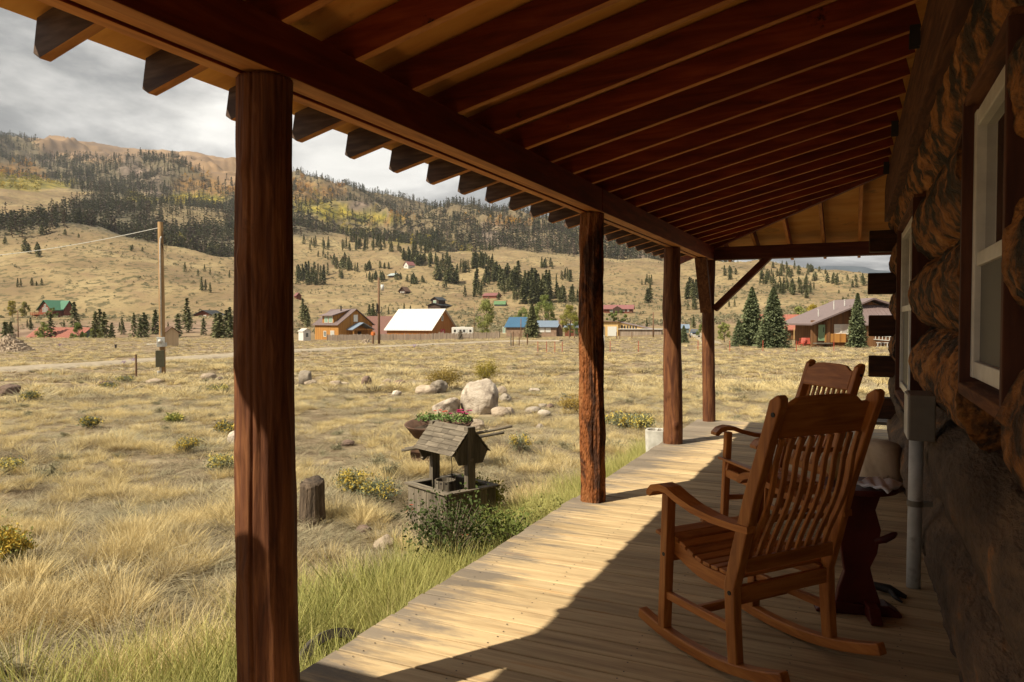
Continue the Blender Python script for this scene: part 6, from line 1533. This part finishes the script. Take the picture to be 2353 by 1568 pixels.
def leafball(n, seed, w, leaf, low=.12):
    g = np.random.default_rng(seed); V = []; Fc = []; mi = []; H = []
    for k in range(6): a = 2*math.pi*k/6; V.append((math.cos(a)*.018, math.sin(a)*.018, 0)); H.append(0)
    V.append((0, 0, .8)); H.append(0)
    for k in range(6): Fc.append((k, (k+1) % 6, 6)); mi.append(1)
    cl = []
    for k in range(26):
        a = g.uniform(0, 6.283); z = low+(.96-low)*g.uniform(); r_ = w*math.sin(math.pi*min(1, (z-low*.3)/1.0)**.8)*g.uniform(.25, .9); cl.append((math.cos(a)*r_, math.sin(a)*r_, z, g.uniform(.06, .13)))
    for i in range(n):
        c = cl[g.integers(len(cl))]; d = g.normal(size=3); d /= np.linalg.norm(d); pc = np.array(c[:3])+d*c[3]*g.uniform(.5, 1.05); e = g.normal(size=3); e /= np.linalg.norm(e); f = np.cross(d, e); l = leaf*g.uniform(.6, 1.3); o = len(V)
        V += [pc-e*l*.5, pc+f*l*.4, pc+e*l*.5]; Fc.append((o, o+1, o+2)); mi.append(0); H += [.5]*3
    return V, Fc, mi, H
# forests on the mountain and upper slopes: too many to count -> one object each
def forest_pts(mask, n, dmin, dmax, a0=-36, a1=30):
    a = np.radians(rng.uniform(a0, a1, n)); r = np.exp(rng.uniform(math.log(dmin), math.log(dmax), n)); w = math.pi/2+YAW-a; X = r*np.cos(w); Y = r*np.sin(w)
    i = np.clip(np.searchsorted(rv, r)-1, 0, len(rv)-2); j = np.clip(np.searchsorted(azv, a)-1, 0, len(azv)-2)
    k = rng.uniform(size=n) < mask[i, j]
    return X[k], Y[k], groundv(X[k], Y[k]), r[k]
def forest(name, label, pts, h0, h1, meshes):
    X, Y, Z, r = pts; n = len(X); s = rng.uniform(h0, h1, n); rot = np.stack([X*0, X*0, rng.uniform(0, 6.28, n)], -1)
    scl = np.stack([s*rng.uniform(.9, 1.5, n), s*rng.uniform(.9, 1.5, n), s], -1)
    return scatter(name, label, np.stack([X, Y, Z-.3], -1), rot, scl, rng.integers(0, len(meshes), n), meshes)
M['needle_far'] = leaf_mat('forest_needles', [(0.0, (.085, .090, .048)), (0.5, (.115, .120, .062)), (1.0, (.15, .145, .080))], tip=(.17, .17, .10), trans=.15, var=.2)
FS = [src('f_a', *[conifer(110, .20, 11, .12)[i] for i in (0, 1)], [M['needle_far'], M['bark']], conifer(110, .20, 11, .12)[2], conifer(110, .20, 11, .12)[3]), src('f_b', *[conifer(110, .16, 12, .11)[i] for i in (0, 1)], [M['needle_far'], M['bark']], conifer(110, .16, 12, .11)[2], conifer(110, .16, 12, .11)[3])]
dd_ = conifer(80, .15, 13, .10); FS.append(src('f_c', dd_[0], dd_[1], [M['dead'], M['bark']], dd_[2], dd_[3]))
FS2 = [FS[0], FS[1]]
forest('mountain_forest', 'dense dark conifer forest covering the far mountainsides', forest_pts(F*(1-asp_o)*(1-asp_y*.8)*far, 68000, 950, 3100), 10, 19, FS)
FSm = [o_ if False else src('m_'+str(k), [tuple(v) for v in np.array(conifer(150, w_, 30+k, .10)[0])], conifer(150, w_, 30+k, .10)[1], [mt, M['bark']], conifer(150, w_, 30+k, .10)[2], conifer(150, w_, 30+k, .10)[3]) for k, (w_, mt) in enumerate([(.19, M['needle_far']), (.15, M['needle_far']), (.25, M['needle_far']), (.18, M['dead'])])]
tongue = (R2 > 640)*(1-far)*F*(fbm(P3/30+21, 3) > -.25)
forest('hillside_forest', 'mixed green and grey conifer wood on the middle slopes', forest_pts(np.clip(tongue, 0, 1)*.9, 12500, 650, 1270, -36, 0), 8, 16, FSm)
AG = [src('a_g%d' % k, *[leafball(60, 40+k, .30, .20)[i] for i in (0, 1)], [M['aspen_g'], M['bark']], leafball(60, 40+k, .30, .20)[2]) for k in range(2)]
AO = [src('a_o%d' % k, *[leafball(60, 50+k, .30, .20)[i] for i in (0, 1)], [M['aspen_or'], M['bark']], leafball(60, 50+k, .30, .20)[2]) for k in range(2)]
forest('aspen_grove', 'golden yellow aspen groves in bands below the mountain forest', forest_pts(np.clip(asp_y, 0, 1)*(R2 > 700)*(fbm(P3/40+70, 3) > -.1), 22000, 700, 3000), 7, 13, AG)
forest('orange_aspen_grove', 'orange aspen patches on the mountainside', forest_pts(np.clip(asp_o, 0, 1)*far*(fbm(P3/45+7, 3) > -.05), 26000, 950, 3000), 8, 14, AO)
forest('hill_sage', 'dark sage and juniper specks scattered over the tan slopes', forest_pts(np.where((R2 > 230)*(R2 < 1200), .6*(fbm(P3/70+60, 3) > .0)+.22, 0)*(1-F), 15000, 190, 1100), .7, 1.7, [src('sg%d' % k, *[leafball(40, 60+k, .75, .5, .05)[i] for i in (0, 1)], [M['sage'], M['bark']], leafball(40, 60+k, .75, .5, .05)[2]) for k in range(2)])

# individual conifers: (x range, base y range, count, height px, kind, phrase)
C3 = lambda a, b, c, d: (658.8+a*.288, 658.8+b*.288, 376.5+c*.288, 376.5+d*.288)
C6 = lambda a, b, c, d: (1458.8+a*.2761, 1458.8+b*.2761, 564.7+c*.2761, 564.7+d*.2761)
C1 = lambda a, b, c, d: (a*.2281, b*.2281, 282.4+c*.2281, 282.4+d*.2281)
C2 = lambda a, b, c, d: (a*.2281, b*.2281, 640+c*.2281, 640+d*.2281)
CL = [
 (C3(430, 850, 580, 700), 42, 22, 'ab', 'dark conifer in the wooded tongue at upper center of the near hills'),
 (C3(70, 340, 640, 690), 9, 19, 'ae', 'small conifer on the knoll just right of the nearest porch post'),
 (C3(250, 410, 715, 765), 8, 10, 'c', 'low bushy pine on the tan spur below the wooded tongue'),
 (C3(370, 510, 790, 868), 9, 23, 'cd', 'bushy pine in the clump left of the hillside cabins'),
 (C3(515, 565, 850, 868), 3, 24, 'a', 'conifer beside the bushy clump left of the hillside cabins'),
 (C3(615, 665, 840, 865), 4, 23, 'cd', 'rounded pine midway between the bushy clump and the white gabled cabin'),
 (C3(740, 820, 830, 850), 4, 16, 'c', 'rounded small pine left of the white gabled cabin'),
 (C3(380, 450, 905, 930), 3, 22, 'ac', 'conifer low on the slope under the bushy clump'),
 (C3(570, 740, 905, 960), 6, 17, 'ac', 'small conifer left of the silvery roofed cabin'),
 (C3(750, 835, 915, 945), 4, 18, 'c', 'pine just left of the silvery roofed cabin'),
 (C3(860, 930, 890, 940), 5, 17, 'cd', 'round pine in front of the silvery roofed cabin'),
 (C3(945, 1040, 930, 975), 6, 22, 'cd', 'pine right of the silvery roofed cabin'),
 (C3(1080, 1110, 940, 952), 2, 15, 'd', 'squat pine alone on open ground below the white gabled cabin'),
 (C3(915, 1050, 740, 800), 10, 26, 'ab', 'slim conifer behind the white gabled cabin'),
 (C3(870, 960, 600, 640), 7, 21, 'cb', 'pine near the crest right of the wooded tongue'),
 (C3(1000, 1240, 610, 720), 30, 24, 'abce', 'conifer in the crest grove at the top center of the tan hill'),
 (C3(1260, 1440, 675, 700), 7, 14, 'ca', 'small conifer strung along the upper tan slope'),
 (C3(1540, 1700, 680, 695), 6, 16, 'ca', 'small conifer near the ridge line right of center'),
 (C3(820, 910, 690, 725), 4, 17, 'c', 'lone pine left of the crest grove'),
 (C3(1040, 1160, 780, 828), 9, 23, 'cd', 'bushy pine in the band right of the white gabled cabin'),
 (C3(1180, 1310, 780, 850), 11, 26, 'abc', 'conifer in the middle band above the steep gabled dark cabin'),
 (C3(1195, 1265, 900, 950), 4, 32, 'cd', 'large pine pair in the middle of the tan slope'),
 (C3(1290, 1365, 945, 965), 5, 38, 'cd', 'broad tall pine in the darkest pair of the middle slope'),
 (C3(1235, 1280, 985, 1002), 1, 24, 'd', 'single squat pine under the broad tall pines'),
 (C3(1350, 1460, 820, 893), 10, 22, 'ab', 'slim conifer in the loose row right of the broad pines'),
 (C3(1480, 1650, 790, 838), 18, 30, 'abc', 'conifer in the thick grove right of center'),
 (C3(1490, 1540, 975, 1000), 3, 48, 'b', 'tall narrow spruce standing apart on the lower slope'),
 (C3(1540, 1610, 960, 985), 2, 24, 'd', 'dark squat spruce beside the tall narrow one'),
 (C3(1590, 1710, 900, 945), 13, 34, 'abc', 'conifer in the grove above the long dark red lodge'),
 (C3(1700, 1870, 930, 1025), 18, 42, 'bca', 'tall conifer in the steep grove right of the dark red lodge'),
 (C3(1880, 2095, 1020, 1120), 30, 50, 'b', 'tallest narrow spruce in the dense stand left of the second post'),
 (C3(2030, 2130, 820, 845), 6, 20, 'ca', 'small pine above the dense spruce stand'),
 (C3(2150, 2280, 900, 955), 9, 26, 'b', 'narrow spruce just left of the second porch post, upper row'),
 (C3(2140, 2330, 1050, 1120), 14, 34, 'ab', 'narrow spruce just left of the second porch post, lower row'),
 (C3(1420, 1560, 1020, 1075), 6, 24, 'ae', 'spruce at the left of the long dark red lodge'),
 (C3(1690, 1860, 1020, 1085), 6, 22, 'ac', 'spruce right of the long dark red lodge'),
 (C3(80, 330, 880, 972), 24, 30, 'ab', 'spruce in the draw just right of the nearest post'),
 (C3(95, 190, 1230, 1320), 5, 42, 'ae', 'spruce behind the little white roofed shed'),
 (C3(640, 740, 1240, 1300), 6, 34, 'ae', 'spruce between the cedar house and the barn'),
 (C3(790, 1000, 1180, 1212), 5, 18, 'a', 'young spruce behind the barn roof'),
 (C6(710, 840, 200, 285), 7, 17, 'cd', 'pine on the right hill behind the corner brace'),
 (C6(1030, 1340, 180, 330), 24, 19, 'cda', 'pine scattered over the right hill above the big spruces'),
 (C6(1150, 1320, 340, 415), 13, 24, 'cab', 'pine in the gully of the right hill'),
 (C6(1290, 1500, 360, 450), 9, 24, 'ca', 'pine at the foot of the right hill gully'),
 (C6(1340, 1540, 210, 325), 9, 18, 'cd', 'pine on the right hill near the skyline'),
 (C6(1570, 1600, 225, 245), 1, 15, 'd', 'single round pine on the skyline of the right hill'),
 (C6(1600, 1940, 290, 350), 9, 18, 'cd', 'lone round pine on the bare right end of the hill'),
 (C6(1380, 1470, 190, 205), 2, 12, 'd', 'tiny pine on the skyline right of the brace'),
 (C6(1680, 1900, 370, 480), 5, 8, 'd', 'tiny dark shrub pine on the bare slope above the brown house'),
 (C6(55, 185, 290, 335), 6, 17, 'ab', 'small spruce left of the third porch post'),
 (C6(70, 155, 425, 475), 3, 32, 'a', 'spruce low on the slope left of the third post'),
 (C6(400, 560, 380, 465), 14, 32, 'ab', 'spruce in the shaded row between the third and corner posts'),
 (C6(380, 520, 490, 535), 5, 26, 'ab', 'small spruce under the shaded row by the third post'),
 (C6(770, 830, 490, 515), 2, 18, 'ae', 'spruce right of the corner post'),
 (C6(80, 115, 690, 700), 1, 30, 'a', 'lone spruce on the flat right of the tan garage'),
 (C6(455, 520, 680, 695), 2, 26, 'e', 'small spruce behind the parked pickup'),
 (C1(390, 450, 1120, 1135), 1, 22, 'd', 'dark round juniper near the crest of the left hill'),
 (C1(620, 670, 1120, 1140), 1, 19, 'd', 'second round juniper on the left hill, right of the first'),
 (C1(740, 800, 1145, 1160), 1, 13, 'd', 'smallest of the round junipers near the crest of the left hill'),
 (C1(250, 430, 1290, 1365), 4, 30, 'cd', 'juniper in the double clump at the far left of the hill'),
 (C1(20, 90, 1220, 1240), 1, 17, 'd', 'juniper at the left edge of the hill'),
 (C1(1290, 1500, 1255, 1300), 4, 10, 'd', 'small bush pine near the pole on the left hill'),
 (C1(1860, 2320, 1480, 1570), 5, 22, 'ae', 'small spruce on the left hill, right of the meter pole'),
 (C2(150, 230, 80, 120), 2, 26, 'a', 'spruce above the green roofed log house'),
 (C2(320, 430, 60, 90), 3, 16, 'c', 'bush pine above the green roofed log house'),
 (C2(2020, 2120, 100, 165), 4, 26, 'a', 'spruce upslope of the brown chalet'),
 (C2(0, 140, 560, 575), 5, 30, 'ce', 'bushy spruce behind the rubble heap at far left'),
 (C2(250, 320, 500, 520), 2, 24, 'a', 'young spruce at the left end of the coral red roof'),
 (C2(510, 530, 590, 600), 1, 50, 'e', 'broad bluish spruce in front of the coral red roof'),
 (C2(640, 660, 590, 600), 1, 24, 'e', 'short spruce in front of the right half of the coral red roof'),
 (C2(740, 765, 480, 495), 1, 52, 'e', 'tall spreading spruce right of the green roofed house'),
 (C2(940, 1070, 570, 592), 3, 54, 'ae', 'tall spruce in the trio left of the meter pole'),
 (C2(1110, 1300, 570, 592), 5, 26, 'ae', 'small spruce between the trio and the meter pole'),
 (C2(1320, 1480, 575, 590), 4, 46, 'ae', 'spruce in the row just left of the meter pole'),
 (C2(1530, 1600, 560, 580), 2, 50, 'ce', 'thick spruce directly behind the meter pole'),
 (C2(1670, 1700, 520, 540), 1, 26, 'a', 'spruce just right of the meter pole'),
 (C2(1790, 1820, 565, 582), 1, 46, 'a', 'narrow spruce right of the pump house'),
 (C2(1880, 1930, 565, 585), 2, 60, 'a', 'tallest spruce below the left side of the brown chalet'),
 (C2(2030, 2060, 565, 582), 1, 38, 'a', 'spruce below the middle of the brown chalet'),
 (C2(2110, 2230, 565, 585), 4, 46, 'ae', 'spruce below the right side of the brown chalet'),
 (C2(2250, 2330, 565, 585), 3, 58, 'a', 'spruce at the left side of the nearest porch post'),
]
KM = dict(a=0, b=1, c=2, d=3, e=4); allt = []
tr = random.Random(5)
for (x0, x1, y0, y1), n, hp, kinds, ph in CL:
    n = int(n*1.35) if n > 5 else n; hp *= 1.12
    for i in range(n):
        x = tr.uniform(x0, x1); y = tr.uniform(y0, y1)
        riv = (y > 765 and x < 560)
        if riv: D = tr.uniform(150, 205); p = gz(at(x, y, D)); hh = (hp*tr.uniform(.8, 1.15)*D/FPX)+max(0, at(x, y, D).z-p.z)
        else:
            p, D = on_ground(x, y, 140)
            if p is None: continue
            hh = hp*tr.uniform(.62, 1.12)*D/FPX
        k = tr.choice(kinds)
        allt.append((hh/D, p, hh, KM[k], ph))
allt.sort(key=lambda a: -a[0])
ntop = 296
for i, (ap, p, hh, k, ph) in enumerate(allt[:ntop]):
    o = bpy.data.objects.new('conifer', CM[k]); col.objects.link(o); o.location = p-Vector((0, 0, .1)); w_ = tr.uniform(.85, 1.25)*(1.15 if k in (0, 1) else .95); o.scale = (hh*w_, hh*w_, hh); o.rotation_euler = (0, 0, tr.uniform(0, 6.28))
    tag(o, ph, 'conifer', ph+' group' if len([1 for a in allt if a[4] == ph]) > 1 else None)
rest = allt[ntop:]
if rest:
    cs = [bpy.data.objects.new('rest_'+'abcde'[k], CM[k]) for k in range(5)]
    scatter('small_conifers', 'smallest conifers dotted over the distant tan slopes', [a[1] for a in rest], [(0, 0, tr.uniform(0, 6.28)) for a in rest], [(a[2], a[2], a[2]) for a in rest], [a[3] for a in rest], cs)
# big spruces on the right, foliage as many small sprays
def big_conifer(label, x, yb, h, D, w, seed, mat, n=16000, leaf=.034, name='spruce_tree', bare=.03, rnd_=0., droop=.3):
    p = gz(at(x, yb, D)); hh = h*D/FPX; t = thing(name, label, 'spruce', p)
    V, Fc, mi, H = conifer(n, w, seed, leaf, bare, round_=rnd_, droop=droop, power=.85)
    cv = [v for v in V[7:]]; me = bpy.data.meshes.new('crown'); me.from_pydata([tuple(np.array(v)*hh) for v in cv], [], [tuple(i-7 for i in f) for f in Fc[6:]]); me.materials.append(mat); me.attributes.new('h', 'FLOAT', 'POINT').data.foreach_set('value', H[7:]); me.update()
    o = bpy.data.objects.new('crown', me); col.objects.link(o); o.parent = t
    g = MB(); g.tube([(0, 0, -.1), (0, 0, hh*.5), (0, 0, hh*.97)], [hh*.020, hh*.012, hh*.002], 8)
    g.build('trunk', M['bark'], t, smooth=True); return t
big_conifer('left of the two big spruces standing on the right meadow', 1727, 792, 138, 86, .30, 101, M['needle_blue'])
big_conifer('right of the two big spruces, with the widest skirt', 1776, 799, 142, 80, .33, 102, M['needle_blue'], 18000)
big_conifer('narrow bluish spruce growing against the brown house', 1969, 800, 128, 80, .20, 103, M['needle_blue'], 15000, rnd_=.15)
big_conifer('dark spruce in front of the blue roofed house', 1222, 782, 80, 150, .30, 104, M['needle'], 9000, .045)
big_conifer('small spruce at the left foot of the two big spruces', 1697, 790, 62, 84, .42, 105, M['needle_blue'], 7000, .05)
big_conifer('small spruce by the driveway right of the third porch post', 1571, 785, 42, 100, .38, 106, M['needle_blue'], 6000, .055)
# leafy trees
def leafy(label, x, yb, h, D, w, seed, mat, n=2600, leaf=.035, name='broadleaf_tree', cat='tree'):
    n = int(n*1.5); leaf *= 1.5
    p = gz(at(x, yb, D)); hh = h*D/FPX
    base_up = max(0, at(x, yb, D).z-p.z); hh += base_up
    t = thing(name, label, cat, p); V, Fc, mi, H = leafball(n, seed, w, leaf)
    me = bpy.data.meshes.new('crown'); me.from_pydata([tuple(np.array(v)*hh) for v in V[7:]], [], [tuple(i-7 for i in f) for f in Fc[6:]]); me.materials.append(mat); me.update()
    o = bpy.data.objects.new('crown', me); col.objects.link(o); o.parent = t
    g = MB(); gg = np.random.default_rng(seed); g.tube([(0, 0, -.1), (.01*hh, 0, hh*.4), (0, 0, hh*.85)], [hh*.022, hh*.014, hh*.003], 8)
    for k in range(6):
        a = gg.uniform(0, 6.28); z = hh*gg.uniform(.2, .6); g.tube([(0, 0, z), (math.cos(a)*w*.35*hh, math.sin(a)*w*.35*hh, z+hh*.12), (math.cos(a)*w*.7*hh, math.sin(a)*w*.7*hh, z+hh*.26)], [hh*.009, hh*.006, hh*.002], 5)
    g.build('trunk', M['bark'], t, smooth=True); return t
leafy('tall grey green cottonwood between the horse trailer and the blue roofed house', 1118, 768, 78, 170, .30, 1, M['cotton'])
leafy('yellow green willow behind the blue roof, left of the dark spruce', 1203, 766, 60, 200, .42, 2, M['cotton'])
leafy('taller yellow green willow behind the dark spruce', 1252, 760, 82, 215, .36, 3, M['cotton'])
leafy('pale yellow aspen left of the second porch post', 1310, 770, 70, 165, .34, 4, leaf_mat('pale_yellow_leaf', [(0, (.24, .23, .05)), (1, (.40, .34, .09))], hattr=False, trans=.3))
leafy('green bush beside the pale yellow aspen', 1325, 775, 34, 160, .45, 5, M['cotton'], 900, .06)
leafy('bright yellow aspen behind the coral red roof on the right', 1864, 745, 44, 160, .38, 6, M['aspen_g'], 1600, .05)
leafy('thin green aspens left of the bright yellow one', 1835, 742, 40, 165, .36, 7, M['cotton'], 1200, .05)
leafy('thin green aspen right of the bright yellow one', 1898, 735, 40, 170, .40, 8, M['cotton'], 1200, .05)
leafy('yellow green aspen left of the corner post beside the driveway', 1617, 786, 44, 110, .50, 9, M['cotton'], 1300, .06)
leafy('green bush right of the corner post', 1664, 786, 46, 110, .42, 10, M['cotton'], 1300, .06)
leafy('green bush between the red chairs and the spruces', 1852, 776, 20, 100, .65, 11, M['cotton'], 800, .09)
leafy('yellow green aspen at the far left beyond the log house deck', 28, 718, 26, 320, .35, 12, M['aspen_g'], 900, .07)
leafy('bright yellow green aspen left of the green roofed log house', 57, 719, 24, 320, .34, 13, M['aspen_g'], 900, .07)
leafy('green willow left of the broad bluish spruce by the coral roof', 102, 776, 34, 165, .36, 14, M['cotton'], 900, .07)
leafy('green willow right of the coral red roof', 180, 776, 32, 165, .36, 15, M['cotton'], 900, .07)
leafy('willow at the foot of the spruce trio', 219, 776, 26, 165, .45, 16, M['cotton'], 900, .07)
leafy('grey green willow beside the spruce in front of the log house', 121, 722, 14, 325, .6, 17, M['cotton'], 600, .1)
leafy('wide dark willow thicket on the slope above the tan garage', 1420, 735, 22, 260, .9, 18, M['cotton'], 1400, .09)

# ---------------------------------------------------------------- thin autumn haze over the valley
g = MB(); g.box((0, 1500, 640), (9000, 9000, 1330)); HZ = g.build('haze', M['dark'], None)
m = bpy.data.materials.new('valley_haze'); m.use_nodes = True; nt_ = m.node_tree; nt_.nodes.clear()
ou = nt_.nodes.new('ShaderNodeOutputMaterial'); pv = nt_.nodes.new('ShaderNodeVolumePrincipled'); pv.inputs['Color'].default_value = (.80, .86, .95, 1); pv.inputs['Density'].default_value = .00006; pv.inputs['Anisotropy'].default_value = .2
nt_.links.new(pv.outputs[0], ou.inputs['Volume']); HZ.data.materials.clear(); HZ.data.materials.append(m); tag(HZ, kind='stuff')
HZ['label'] = 'thin pale haze filling the valley air'
